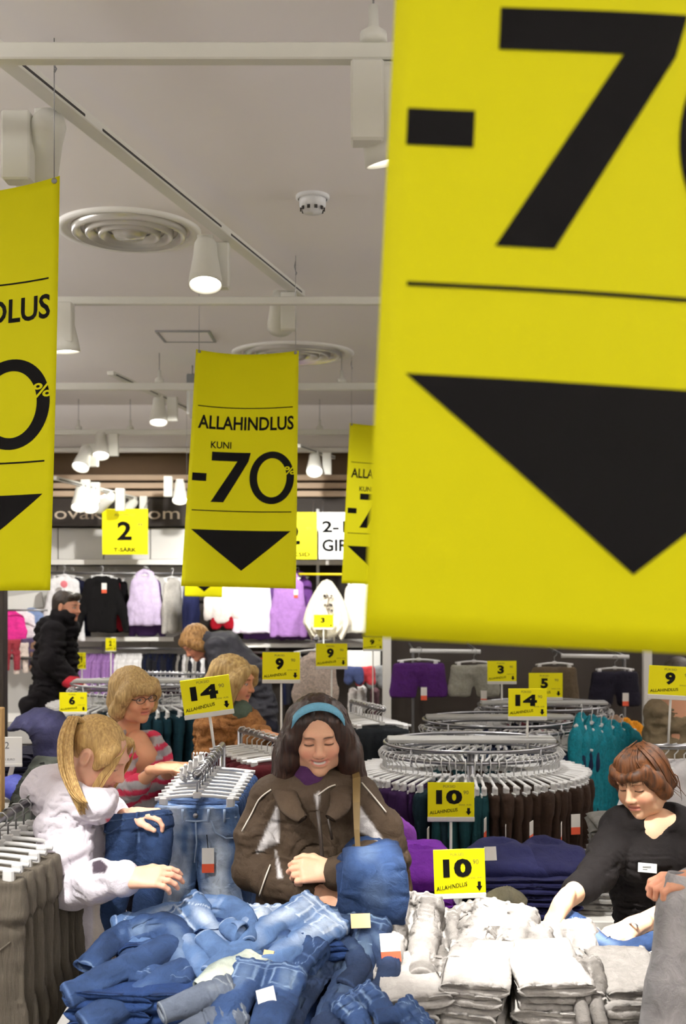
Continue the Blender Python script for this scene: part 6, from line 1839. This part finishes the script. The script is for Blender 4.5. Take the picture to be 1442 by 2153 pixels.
# bag strap over the shoulder
bag = empty('shoulder_bag', W(842, 1880, 3.46), 'brown striped shoulder bag behind the arm of the woman in the brown jacket', 'bag')
st = obj('strap', mesh('strap', np.array([A(W(x, y, d)) for x, y, d in ((738, 1612, 3.46), (752, 1608, 3.46), (742, 1640, 3.34), (758, 1636, 3.34), (742, 1690, 3.265), (757, 1688, 3.265), (744, 1745, 3.225), (756, 1745, 3.225), (748, 1800, 3.20), (758, 1800, 3.20))]), [[2 * i, 2 * i + 1, 2 * i + 3, 2 * i + 2] for i in range(4)]), plain('olive_strap', (98, 78, 40), .6, vary=.15), bag)
m_ = st.modifiers.new('thickness', 'SOLIDIFY'); m_.thickness = .006
f = Field(A(W(842, 1880, 3.46)) - (.12, .16, .2), A(W(842, 1880, 3.46)) + (.12, .16, .2), .009)
f.box(A(W(838, 1885, 3.46)), (.045, .11, .12), .03, rotm(0, -8, 0))
bv, bf = f.surf()
obj('bag_body', mesh('bag_body', wrinkle(bv, bf, .006, (12, 12, 12), 2.), bf, True), cm((70, 52, 36), .3, .4), bag)
MB().tube([A(W(748, 1800, 3.20)), A(W(800, 1830, 3.34)), A(W(836, 1850, 3.45))], .006, 6).build('strap_end', plain('olive_strap', (98, 78, 40), .6, vary=.15), bag)
legs_and_shoes(p1, (hx1, D1 + .02), 0, hipz - .06, cm((40, 44, 60)))
# jeans over her arm
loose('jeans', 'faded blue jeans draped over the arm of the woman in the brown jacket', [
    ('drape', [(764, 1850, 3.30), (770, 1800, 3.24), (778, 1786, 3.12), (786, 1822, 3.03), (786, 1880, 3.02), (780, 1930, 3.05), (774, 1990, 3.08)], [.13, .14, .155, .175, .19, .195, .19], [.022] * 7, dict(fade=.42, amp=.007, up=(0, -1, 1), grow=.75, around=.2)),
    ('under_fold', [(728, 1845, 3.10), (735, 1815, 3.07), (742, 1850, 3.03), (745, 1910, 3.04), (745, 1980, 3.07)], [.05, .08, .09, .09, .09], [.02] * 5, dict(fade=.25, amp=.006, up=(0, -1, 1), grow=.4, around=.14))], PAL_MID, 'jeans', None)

# ------------------------------------------------------------------ girl with the ponytail, white hoodie
D2 = 3.34
p2 = Person('girl with a blonde ponytail in a white hoodie sorting jeans', (W(170, 0, D2).x, D2), (232, 182, 156))
p2.head(W(206, 1588, D2), 80, 30, 2, .97, smile=0., h=.003, brow=(170, 130, 84), blush=.5)
s2, e2, w2 = A(W(140, 1745, 3.22)), A(W(158, 1862, 3.17)), A(W(272, 1848, 3.0))
s2f, e2f, w2f = A(W(215, 1720, 3.46)), A(W(262, 1790, 3.44)), A(W(278, 1712, 3.30))
hz2 = zr(1985, D2); x2 = W(165, 0, D2).x
p2.limbs([([A(W(150, 1720, 3.30)), A(W(210, 1712, 3.42))], [.05, .05]), ([(x2, D2 + .03, hz2), (x2, D2 + .03, hz2 + .3), A(W(180, 1690, D2))], [.085, .08, .05]), ([s2, e2, w2], [.045, .035, .025]), ([s2f, e2f, w2f], [.045, .035, .025])])
p2.hand(w2, (1, -.1, .12), (.1, .5, -.85), 1, [26, 28, 30, 34], sc=1.0, thumb=15, spread=.08)
p2.hand(w2f, (1, -.35, .1), (0, .1, -1), -1, [40, 44, 48, 50], sc=.95, thumb=20)
p2.finish_body()
M_HAIR2 = hair_mat('honey_blonde_hair', (150, 116, 68), (208, 174, 114), 150., (1, 1, .10))
PT = -.10
def h2(f):
    f.ell((0, .026, .036), (.080, .098, .088), k=.03)
    for s in (-1, 1): f.chain([(s * .055, -.055, .07), (s * .076, -.045, .03), (s * .074, -.035, -.01)], [.02, .02, .012], .025)
    f.ell((0, -.09, -.04), (.064, .06, .10), k=.012, sub=True)
    for s in (-1, 1): f.ell((s * .085, .012, -.012), (.03, .028, .042), k=.012, sub=True)
    f.cap((0, .03, -.075), (0, .04, -.2), .06, .06, .02, sub=True)
hair_sdf(p2, h2, (-.13, -.12, -.13), (.13, .16, .15), .004, M_HAIR2, .0014, (60, 20, 60), 7.)
# ponytail: bundle of long locks from the high band, in world space
rl = random.Random(9); mb = MB()
for k in range(70):
    j = lambda a: rl.uniform(-a, a)
    bx, by = j(1), j(1)
    C = catmull([A(W(172 + 6 * bx, 1522 + 3 * by, D2 - .02 + .02 * by)), A(W(154 + 9 * bx, 1514 + 6 * by, D2 - .03 + .02 * by)), A(W(138 + 13 * bx, 1555, D2 - .07 + .03 * by)), A(W(140 + 14 * bx, 1615, D2 - .13 + .03 * by)), A(W(158 + 13 * bx, 1665, D2 - .18 + .02 * by)), A(W(176 + 9 * bx, 1700 + 14 * by, D2 - .20 + .015 * by))], 16)
    mb.tube(C, [.0062 * (.6 + .4 * math.sin(math.pi * min(1, i / 11))) * (1 - .75 * (i / 15) ** 4) for i in range(16)], 6)
o = mb.build('ponytail', M_HAIR2, p2.root); o['kind'] = 'stuff'
MB().lathe([(.020, -.009), (.024, -.004), (.024, .004), (.020, .009)], A(W(168, 1522, D2 - .01)), 20, basis((1, 0, .35))).build('hair_band', plain('black_band', (24, 20, 20), .7), p2.root)
pth = []
for k in range(26):
    a = rl.random()
    pth.append([(-.03 - .03 * a, -.075 - .01 * a, .095 - .03 * a), (-.062 - .012 * a, -.088 + .02 * a, .03), (-.070 - .012 * a, -.085 + .03 * a, -.04), (-.066 - .015 * a, -.085 + .02 * a, -.10 - .03 * a), (-.060, -.09 + .03 * a, -.15 - .03 * a)])
    pth.append([(.03 + .03 * a, -.075 - .01 * a, .095 - .03 * a), (.05 + .012 * a, -.095 + .01 * a, .03), (.05 + .012 * a, -.095 + .02 * a, -.05), (.045, -.09, -.12)])
locks(p2, pth, .0020, M_HAIR2)
bD = 3.36
hood = [([A(W(158, 1700, 3.38)), A(W(168, 1800, 3.38)), A(W(172, 1900, 3.38)), A(W(172, 2000, 3.38))], [.125, .130, .135, .14], ((.5, 1, 0), 1.15)),
        ([A(W(135, 1735, 3.24)), A(W(215, 1722, 3.46))], [.075, .075], None),
        ([s2, A(W(138, 1800, 3.18)), e2], [.070, .068, .06], None), ([e2, A(W(205, 1858, 3.09)), A(W(258, 1850, 3.02))], [.06, .054, .043], None),
        ([s2f, e2f], [.068, .055], None), ([e2f, A(W(272, 1735, 3.34))], [.055, .042], None),
        ([A(W(112, 1672, 3.34)), A(W(100, 1660, 3.42)), A(W(150, 1645, 3.50)), A(W(205, 1665, 3.48))], [.065, .07, .06, .045], None),
        ([A(W(112, 1672, 3.34)), A(W(150, 1690, 3.24)), A(W(200, 1692, 3.22)), A(W(225, 1680, 3.28))], [.065, .055, .045, .03], None)]
HV, HF = garment_sdf(hood, .0068, .008, (13, 13, 9), 6.1, None, 1)
PX = proj(HV); C = np.tile(np.array(lin((226, 220, 230))), (len(HV), 1)); fr = HV[:, 1] < 3.40
for poly, rgb in (([(206, 1728), (222, 1760), (232, 1795), (218, 1798), (228, 1770), (214, 1740)], (70, 62, 70)), ([(222, 1722), (234, 1720), (242, 1770), (236, 1772)], (206, 70, 92)), ([(192, 1812), (212, 1806), (228, 1822), (222, 1836), (194, 1838)], (58, 50, 58)), ([(196, 1900), (260, 1900), (250, 2000), (196, 2000)], (222, 212, 204))):
    m = (soft_poly(PX, poly) * fr)[:, None]; C = C * (1 - m) + m * np.array(lin(rgb))
p2.wear('hoodie', (HV, HF), cloth('white_hoodie', (226, 220, 230), .9, .06, .3, 18., 600., attr=True), C)
legs_and_shoes(p2, (x2 + .01, D2 + .03), 40, hz2 - .08, cm((50, 52, 66)))
# jeans she holds
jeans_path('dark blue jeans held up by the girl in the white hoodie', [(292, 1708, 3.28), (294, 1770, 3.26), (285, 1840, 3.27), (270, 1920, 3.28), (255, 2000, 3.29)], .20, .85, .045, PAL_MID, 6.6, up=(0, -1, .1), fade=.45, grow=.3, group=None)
# plaid sleeve peeking by the heap
pl = A(W(220, 2040, 3.02))

# ------------------------------------------------------------------ woman in the striped jumper, glasses
D3 = 4.70
p3 = Person('blonde woman with glasses in a grey and pink striped jumper', (W(290, 0, D3).x, D3), (224, 166, 132))
p3.head(W(281, 1462, D3), 48, 8, -3, .98, lids=.004, h=.0035, brow=(120, 84, 54), lip=(190, 100, 92), blush=.3)
s3, e3, w3 = A(W(256, 1588, 4.62)), A(W(262, 1668, 4.52)), A(W(330, 1618, 4.36))
s3b, e3b, w3b = A(W(330, 1588, 4.80)), A(W(352, 1650, 4.72)), A(W(352, 1612, 4.45))
hz3 = zr(1800, D3); x3 = W(288, 0, D3).x
p3.limbs([([s3, s3b], [.05, .05]), ([(x3, D3, hz3), (x3, D3, hz3 + .3), A(W(288, 1560, D3))], [.11, .105, .055]), ([s3, e3, w3], [.042, .036, .025]), ([s3b, e3b, w3b], [.042, .036, .025]), ([A(W(282, 1578, 4.68)), A(W(300, 1590, 4.66)), A(W(312, 1582, 4.72))], [.05, .055, .045])])
p3.hand(w3, (1, -.2, .12), (0, .2, -1), 1, 34, sc=.98, h=.004)
p3.hand(w3b, (1, -.3, .05), (0, .2, -1), -1, 40, sc=.98, h=.004)
p3.finish_body()
M_HAIR3 = hair_mat('ash_blonde_hair', (140, 110, 66), (204, 174, 120), 150., (1, 1, .08))
def h3(f):
    f.ell((0, .024, .040), (.088, .102, .090), k=.03)
    for s in (-1, 1):
        f.chain([(s * .06, -.06, .06), (s * .082, -.035, .01), (s * .088, .0, -.06), (s * .075, .02, -.095)], [.028, .03, .032, .02], .03)
    f.chain([(0, .08, .02), (0, .085, -.05), (0, .07, -.10)], [.06, .06, .04], .04)
    f.ell((0, -.10, -.035), (.066, .065, .072), k=.012, sub=True)
    f.chain([(-.05, -.078, .045), (0, -.096, .048), (.05, -.078, .045)], [.020, .022, .020], .02)
hair_sdf(p3, h3, (-.15, -.15, -.15), (.15, .17, .16), .005, M_HAIR3, .0045, (60, 60, 9), 4.)
g = MB()
for s in (-1, 1):
    pts = [(s * .033 + .024 * math.cos(a), -.100 + .10 * abs(.024 * math.cos(a) + s * .033) ** 1.4 * 2, .004 + .015 * math.sin(a)) for a in np.linspace(0, 2 * math.pi, 17)]
    g.tube([p for p in p3.hx(np.array(pts))], .0016, 6)
    g.tube([p for p in p3.hx(np.array([(s * .057, -.092, .008), (s * .076, -.05, .008), (s * .080, .01, .004)]))], .0022, 6)
g.tube([p for p in p3.hx(np.array([(-.010, -.104, .007), (0, -.107, .010), (.010, -.104, .007)]))], .002, 6)
g.build('glasses_frame', plain('black_frame', (28, 20, 20), .3), p3.root)
seg3 = [([A(W(284, 1606, 4.72)), A(W(288, 1680, 4.70)), A(W(290, 1800, 4.70))], [.125, .125, .135], ((.4, 1, 0), 1.25)), ([s3, A(W(272, 1566, 4.68)), A(W(312, 1566, 4.74)), s3b], [.06, .055, .055, .06], None),
        ([s3, A(W(252, 1630, 4.56)), e3], [.058, .055, .05], None), ([e3, A(W(292, 1650, 4.44))], [.05, .042], None), ([s3b, e3b], [.056, .048], None), ([e3b, A(W(354, 1630, 4.58))], [.048, .038], None)]
def vneck(f): f.chain([A(W(270, 1560, 4.60)), A(W(300, 1572, 4.60)), A(W(318, 1612, 4.60))], [.055, .06, .025], .015); 
def vneck_cut(f):
    for a, b in (((284, 1550, 4.66), (302, 1588, 4.60)), ((300, 1556, 4.66), (312, 1606, 4.60))): f.cap(A(W(*a)), A(W(*b)), .052, .022, .015, sub=True)
SV, SF = garment_sdf(seg3, .008, .006, (14, 14, 9), 1.7, vneck_cut, 1)
ph = (SV[:, 2] * 1.0 - .15 * SV[:, 0]) / .064
C = np.tile(np.array(lin((176, 172, 176))), (len(SV), 1)); C[(ph % 1) < .42] = lin((206, 62, 92))
p3.wear('striped_jumper', (SV, SF), cloth('striped_knit', (190, 120, 130), .9, .1, .3, 26., 500., attr=True), C)
ptube(p3, [(254, 1664, 4.46), (300, 1642, 4.38), (318, 1630, 4.34)], .004, 'watch_strap', plain('black_strap', (26, 24, 26), .6)) if False else None
legs_and_shoes(p3, (x3, D3 + .03), 40, hz3 - .06, cm((40, 40, 52)))

# ------------------------------------------------------------------ woman in the tan fur-trimmed coat
D4 = 5.3
p4 = Person('blonde woman in profile wearing a tan coat and green scarf behind the rack', (W(485, 0, D4).x, D4), (222, 160, 124))
p4.head(W(492, 1432, D4), 72, 10, 4, 1.0, h=.004, lids=.004, brow=(110, 80, 50), blush=.4)
hz4 = zr(1720, D4); x4 = W(480, 0, D4).x
p4.limbs([([A(W(465, 1520, D4)), A(W(520, 1520, D4))], [.05, .05]), ([(x4, D4, hz4), (x4, D4, hz4 + .3), A(W(488, 1500, D4))], [.12, .11, .06])])
w4 = A(W(548, 1542, 4.95))
p4.hand(w4, (1, -.4, -.2), (0, .2, -1), 1, 30, h=.0045)
p4.finish_body()
M_HAIR4 = hair_mat('golden_blonde_hair', (134, 104, 60), (204, 174, 116), 70., (1, 1, .1))
def h4(f):
    f.ell((0, .026, .042), (.088, .104, .090), k=.03)
    for s in (-1, 1):
        f.chain([(s * .055, -.07, .06), (s * .085, -.045, .01), (s * .092, -.01, -.07), (s * .09, .02, -.15)], [.03, .034, .04, .03], .03)
    f.chain([(0, .08, .02), (0, .10, -.08), (0, .09, -.19)], [.06, .07, .05], .04)
    f.ell((0, -.11, -.035), (.068, .07, .10), k=.012, sub=True)
hair_sdf(p4, h4, (-.17, -.14, -.25), (.17, .2, .16), .006, M_HAIR4, .006, (45, 45, 7), 8.)
p4.wear('scarf', garment_sdf([([A(W(482, 1500, D4 - .02)), A(W(505, 1498, D4 - .07)), A(W(512, 1506, D4))], [.05, .045, .04], None)], .009, .012, (24, 24, 24), 3.), cm((72, 84, 72), .25, .6))
p4.wear('coat', garment_sdf([([A(W(478, 1530, D4)), A(W(478, 1620, D4)), A(W(478, 1760, D4))], [.16, .17, .19], ((.3, 1, 0), 1.2)), ([A(W(455, 1528, D4)), A(W(522, 1528, D4))], [.075, .075], None),
                              ([A(W(522, 1528, D4 - .08)), A(W(530, 1580, D4 - .16)), A(W(545, 1548, D4 - .32))], [.07, .065, .05], None),
                              ([A(W(450, 1530, D4 - .08)), A(W(446, 1600, D4 - .12)), A(W(480, 1610, D4 - .28))], [.075, .07, .05], None)], .011, .014, (22, 22, 16), 9.), cloth('tan_fur', (150, 104, 62), .95, .45, .9, 40., 300.))
legs_and_shoes(p4, (x4, D4 + .03), 60, hz4 - .08, cm((46, 40, 40)))

# ------------------------------------------------------------------ person bending over the far rail, dark jacket
D5 = 8.0
p5 = Person('fair-haired person in a dark jacket bending forward at the far racks', (W(500, 0, D5).x, D5), (220, 150, 120))
p5.head(W(412, 1352, D5), -60, 40, -8, 1.02, h=.005)
p5.limbs([([A(W(430, 1350, D5)), A(W(470, 1370, D5)), A(W(520, 1440, D5)), A(W(535, 1530, D5))], [.06, .13, .14, .13])])
p5.finish_body()
M_HAIR5 = hair_mat('light_brown_hair', (120, 84, 44), (190, 146, 92), 60., (1, 1, .2))
def h5(f):
    f.ell((0, .022, .045), (.092, .108, .092), k=.03); f.ell((0, .05, -.02), (.085, .08, .09), k=.03)
    for s in (-1, 1): f.chain([(s * .06, -.06, .06), (s * .085, -.03, .0), (s * .085, .0, -.06)], [.03, .035, .03], .03)
    f.ell((0, -.11, -.05), (.066, .07, .095), k=.012, sub=True)
hair_sdf(p5, h5, (-.15, -.15, -.15), (.15, .17, .17), .007, M_HAIR5, .006, (40, 40, 14), 2.)
p5.wear('jacket', garment_sdf([([A(W(436, 1348, D5)), A(W(470, 1366, D5)), A(W(512, 1420, D5)), A(W(538, 1490, D5)), A(W(545, 1560, D5))], [.07, .14, .165, .16, .16], None),
                                ([A(W(455, 1362, D5 - .12)), A(W(470, 1430, D5 - .2)), A(W(440, 1470, D5 - .3))], [.08, .07, .055], None),
                                ([A(W(455, 1362, D5 + .12)), A(W(450, 1430, D5 + .15)), A(W(425, 1440, D5 + .05))], [.08, .07, .055], None)], .013, .010, (11, 11, 8), 3.), cloth('charcoal_jacket', (52, 52, 58), .6, .15, .3, 14., 500.))
legs_and_shoes(p5, (W(545, 0, D5).x, D5), -60, .82, cm((36, 38, 48)), sep=.1)

# ------------------------------------------------------------------ man in the long black coat
D6 = 8.4
p6 = Person('man in a long black coat seen from the side at the back left', (W(125, 0, D6).x, D6), (206, 150, 122))
p6.head(W(141, 1276, D6), 74, 6, 2, 1.04, h=.0045, male=True, lids=.003, brow=(50, 38, 30), blush=.2)
x6 = W(122, 0, D6).x
p6.limbs([([(x6, D6, .85), (x6, D6, 1.2), A(W(132, 1310, D6))], [.13, .13, .07])])
w6 = A(W(158, 1432, D6 - .22))
p6.hand(w6, (.9, -.2, -.5), (-.3, .2, -.9), 1, 30, h=.005)
p6.finish_body()
M_HAIR6 = hair_mat('dark_short_hair', (22, 17, 13), (52, 42, 32), 90.)
def h6(f):
    f.ell((0, .028, .042), (.081, .098, .088), k=.03); f.ell((0, .06, -.02), (.066, .055, .06), k=.03)
    f.chain([(-.05, -.06, .082), (0, -.072, .088), (.05, -.06, .082)], [.024, .026, .024], .02)
    f.ell((0, -.10, -.04), (.10, .085, .085), k=.01, sub=True); f.cap((0, .02, -.10), (0, .06, -.2), .075, .075, .01, sub=True)
    for s in (-1, 1): f.ell((s * .085, .008, -.02), (.03, .028, .05), k=.01, sub=True)
hair_sdf(p6, h6, (-.13, -.13, -.13), (.13, .16, .15), .005, M_HAIR6, .003, (60, 60, 30), 1.)
MBLK = cloth('black_wool', (17, 15, 17), .95, .15, .3, 16., 400.)
p6.wear('coat', garment_sdf([([A(W(118, 1345, D6)), A(W(116, 1400, D6)), A(W(114, 1460, D6)), A(W(112, 1500, D6))], [.165, .17, .18, .20], ((.2, 1, 0), 1.1)),
                              ([A(W(105, 1322, D6)), A(W(142, 1322, D6))], [.10, .09], None), ([A(W(128, 1296, D6)), A(W(138, 1300, D6 - .03))], [.075, .07], None),
                              ([A(W(112, 1330, D6 - .14)), A(W(108, 1390, D6 - .22)), A(W(148, 1430, D6 - .24))], [.09, .085, .065], None),
                              ([A(W(95, 1455, D6 - .1)), A(W(62, 1485, D6 - .16)), A(W(55, 1478, D6 - .16))], [.09, .07, .03], None),
                              ([A(W(100, 1470, D6 - .1)), A(W(88, 1502, D6 - .14))], [.10, .06], None)], .012, .010, (9, 9, 6), 4.), MBLK)
legs_and_shoes(p6, (x6, D6 + .02), 70, .80, cm((22, 22, 26)), sep=.085)
rp = A(W(152, 1438, D6 - .35))
loose('red_garment', 'red garment in the hands of the man in the black coat', [('fold', [(140, 1432, 8.02), (156, 1436, 8.0), (166, 1446, 8.0)], [.10, .12, .10], [.06, .07, .05], dict(fade=.5, amp=.01, seam=False))], ((90, 12, 22), (150, 24, 38), (190, 50, 60)), 'garment', None)

# ------------------------------------------------------------------ shop assistant in black
D7 = 3.62
p7 = Person('shop assistant in a black v-neck top folding clothes on the right', (W(1375, 0, D7).x, D7), (232, 186, 152))
p7.head(W(1350, 1642, D7 - .02), -46, 16, -6, .98, h=.0026, brow=(120, 74, 44), lip=(200, 112, 104), blush=.4)
s7, e7, w7 = A(W(1302, 1742, 3.60)), A(W(1252, 1838, 3.46)), A(W(1184, 1898, 3.22))
s7b, e7b, w7b = A(W(1448, 1742, 3.56)), A(W(1478, 1885, 3.44)), A(W(1335, 1948, 3.14))
hz7 = zr(1985, D7); x7 = W(1378, 0, D7).x
p7.limbs([([s7, s7b], [.05, .05]), ([(x7, D7, hz7), (x7, D7, hz7 + .3), A(W(1378, 1715, D7))], [.115, .105, .055]), ([s7, e7, w7], [.042, .036, .027]), ([s7b, e7b, w7b], [.042, .036, .027]),
          ([A(W(1345, 1745, 3.60)), A(W(1372, 1760, 3.575)), A(W(1405, 1740, 3.60))], [.05, .065, .05])], .009)
p7.hand(w7, (-.55, -.35, -.75), (.6, .2, -.5), -1, [18, 22, 26, 30], sc=1.0, fore=e7 * .45 + w7 * .55, fr=.027, thumb=15)
p7.hand(w7b, (-1, -.15, -.35), (.2, .4, -1), 1, [24, 28, 32, 36], sc=1.0, fore=e7b * .75 + w7b * .25, fr=.027, thumb=20)
p7.finish_body()
M_HAIR7 = hair_mat('auburn_hair', (36, 20, 10), (104, 62, 30), 80., (1, 1, .12))
def h7(f):
    f.ell((0, .024, .038), (.082, .099, .088), k=.03)
    for s in (-1, 1):
        f.chain([(s * .056, -.055, .065), (s * .074, -.035, .02), (s * .074, .0, -.035), (s * .055, .05, -.065)], [.024, .024, .022, .018], .03)
    f.chain([(0, .07, .0), (0, .085, -.05), (-.02, .10, -.075)], [.06, .05, .03], .04)
    f.ell((0, -.11, -.036), (.072, .078, .084), k=.012, sub=True)
    f.chain([(-.055, -.074, .055), (-.02, -.090, .050), (.03, -.087, .056), (.06, -.064, .056)], [.013, .014, .014, .013], .02)
    f.cap((0, .0, -.10), (0, .03, -.22), .06, .06, .02, sub=True)
hair_sdf(p7, h7, (-.15, -.15, -.16), (.15, .18, .16), .0042, M_HAIR7, .0015, (60, 60, 12), 5.)
pth = []; rl = random.Random(12)
for k in range(60):
    a = rl.uniform(-1, 1); b = rl.random()
    pth.append([(.02 * a, -.01, .131), (.045 * a, -.062 - .008 * b, .108), (.062 * a, -.092 + .03 * a * a, .060), (.068 * a - .004, -.098 + .035 * a * a, .018 + .012 * b)])
for k in range(50):
    s = rl.choice((-1, 1)); b = rl.random()
    pth.append([(s * .01, .0 + .05 * b, .132), (s * .075, -.03 + .07 * b, .085), (s * .090, -.02 + .08 * b, .01), (s * .080, .02 + .07 * b, -.05), (s * .03, .09, -.07)])
for k in range(12):
    pth.append([(-.02 + .03 * rl.random(), .10, -.06), (.0 + .06 * rl.uniform(-1, 1), .13, -.06 + .03 * rl.random()), (.0 + .10 * rl.uniform(-1, 1), .13, -.10 - .04 * rl.random())])
    pth.append([(-.078, -.03, .0), (-.075, -.035 + .02 * rl.random(), -.05), (-.066 + .01 * rl.random(), -.03 + .03 * rl.random(), -.12 - .03 * rl.random())])
locks(p7, pth, .0028, M_HAIR7)
seg7 = [([A(W(1372, 1775, 3.60)), A(W(1370, 1860, 3.60)), A(W(1378, 1940, 3.60)), A(W(1378, 2020, 3.60))], [.132, .128, .125, .14], (fy, 1.18)), ([s7, A(W(1335, 1730, 3.60))], [.055, .06], None), ([s7b, A(W(1418, 1728, 3.58))], [.055, .06], None),
        ([A(W(1345, 1812, 3.52)), A(W(1395, 1812, 3.52))], [.075, .075], None), ([A(W(1320, 1735, 3.64)), A(W(1430, 1735, 3.64))], [.06, .06], None),
        ([s7, A(W(1282, 1790, 3.53)), e7], [.060, .058, .050], None), ([e7, A(W(1214, 1872, 3.33))], [.050, .042], None),
        ([s7b, A(W(1462, 1810, 3.50)), e7b], [.060, .058, .05], None), ([e7b, A(W(1440, 1910, 3.36))], [.05, .045], None)]
def vcut(f):
    f.cap(A(W(1352, 1708, 3.50)), A(W(1400, 1704, 3.53)), .05, .045, .012, sub=True)
    for a, b, r0, r1 in (((1346, 1716, 3.52), (1350, 1796, 3.44), .020, .008), ((1404, 1700, 3.55), (1354, 1796, 3.44), .032, .010), ((1374, 1705, 3.52), (1354, 1778, 3.45), .045, .020)): f.cap(A(W(*a)), A(W(*b)), r0, r1, .012, sub=True)
KV, KF = garment_sdf(seg7, .0062, .005, (15, 15, 10), 3.9, vcut, 1)
p7.wear('vneck_top', (KV, KF), cloth('black_jersey', (19, 16, 16), .85, .12, .25, 20., 600.))
bc = A(W(1361, 1825, 3.435))
bg_ = MB().box(bc, (.062, .004, .030), rotm(-10, 5, 0), .001).build('name_badge', plain('pale_badge', (206, 212, 210), .35), p7.root)
Flat().poly([(-.02, .003), (.008, .003), (.008, .006), (-.02, .006)]).poly([(-.02, -.006), (-.004, -.006), (-.004, -.003), (-.02, -.003)]).build('badge_lines', plain('grey_ink', (90, 90, 90), .6), bg_, lambda x, y: (bc + np.array((x + .003, -.0032, y))).tolist())
legs_and_shoes(p7, (x7, D7 + .02), -10, hz7 - .08, cm((28, 28, 34)))
# white table edge strip: bracelet
MB().tube([A(W(1330 + 10 * math.cos(a), 1950 + 11 * math.sin(a), 3.13 - .03 * math.cos(a + 1))) for a in np.linspace(0, 2 * math.pi, 15)], .003, 6, caps=False).build('bracelet', M_WHITEP, p7.root)

# ------------------------------------------------------------------ customer at the right edge holding up grey trousers
D8 = 2.72
p8 = Person('customer mostly outside the right edge, one hand holding up grey trousers', (W(1640, 0, D8).x, D8), (224, 164, 134))
w8 = A(W(1468, 1852, 2.66)); e8 = A(W(1600, 1890, 2.72)); s8 = A(W(1590, 1700, 2.85))
p8.limbs([([s8, e8, w8], [.045, .038, .027]), ([A(W(1650, 2000, D8 + .12)), A(W(1650, 1700, D8 + .12))], [.08, .08])])
p8.hand(w8, (-1, -.1, .02), (0, .2, -1), -1, [50, 55, 58, 60], sc=1.0, fore=e8 * .4 + w8 * .6)
p8.head(W(1650, 1520, D8 + .1), -60, 20, 0, 1.0)
p8.finish_body()
p8.wear('jacket', garment_sdf([([A(W(1650, 1700, D8 + .12)), A(W(1650, 2050, D8 + .12))], [.15, .17], (fy, 1.2)), ([s8, e8], [.07, .06], None), ([e8, e8 * .35 + w8 * .65], [.06, .045], None)], .012, .008), cm((70, 74, 84)))
p8.wear('hair', (xf(Field((-.12, -.13, -.1), (.12, .15, .14), .01).ell((0, .03, .045), (.085, .1, .088)).ell((0, -.11, -.05), (.08, .08, .09), sub=True).surf()[0], W(1650, 1520, D8 + .1), -60, 20), Field((-.12, -.13, -.1), (.12, .15, .14), .01).ell((0, .03, .045), (.085, .1, .088)).ell((0, -.11, -.05), (.08, .08, .09), sub=True).surf()[1]), M_HAIR6)
legs_and_shoes(p8, (W(1650, 0, D8).x, D8 + .14), -60, .85, cm((50, 50, 60)))
M_GREYJ = cloth('light_grey_trousers', (172, 170, 172), .9, .1, .35, 20., 600.)
loose('grey_trousers', 'long light grey trousers held up at the right edge', [
    ('leg', [(1432, 1840, 2.64), (1425, 1900, 2.64), (1420, 1990, 2.64), (1412, 2080, 2.63), (1405, 2200, 2.62)], [.07, .10, .115, .13, .15], [.045, .05, .05, .055, .06], dict(fade=.62, amp=.006, seam=False, up=(0, -1, .1), freq=11, grow=.15, around=.3)),
    ('leg', [(1462, 1830, 2.68), (1475, 1900, 2.70), (1475, 2000, 2.70), (1470, 2100, 2.70), (1465, 2200, 2.70)], [.10, .14, .15, .15, .15], [.045, .05, .05, .055, .06], dict(fade=.45, amp=.006, seam=False, up=(0, -1, .1), freq=11, grow=.15, around=.3))], ((96, 96, 98), (150, 148, 150), (204, 202, 206)), 'trousers', None)

# ------------------------------------------------------------------ person in a khaki coat behind the right price sign
D9 = 5.9
p9 = Person('person in a khaki coat behind the yellow sign at the right edge', (W(1420, 0, D9).x, D9), (206, 156, 126))
p9.head(W(1425, 1432, D9), -20, 10, 0, 1.0, h=.005)
x9 = W(1425, 0, D9).x
p9.limbs([([(x9, D9, .9), (x9, D9, 1.3), A(W(1425, 1470, D9))], [.12, .12, .06])], .014)
p9.finish_body()
hv = Field((-.12, -.13, -.1), (.12, .15, .14), .01).ell((0, .03, .045), (.085, .1, .088)).ell((0, -.11, -.05), (.08, .08, .09), sub=True).surf()
p9.wear('hair', (p9.hx(hv[0]), hv[1]), M_HAIR6)
p9.wear('coat', garment_sdf([([A(W(1428, 1530, D9)), A(W(1428, 1640, D9)), A(W(1428, 1740, D9))], [.17, .18, .19], (fy, 1.3)), ([A(W(1392, 1500, D9)), A(W(1462, 1500, D9))], [.085, .085], None), ([A(W(1386, 1508, D9)), A(W(1380, 1600, D9 - .05)), A(W(1392, 1660, D9 - .15))], [.08, .075, .06], None)], .011, .010, (11, 11, 12), 5.), cm((104, 92, 72), .15, .4))
legs_and_shoes(p9, (x9, D9 + .02), -10, .84, cm((40, 40, 48)))
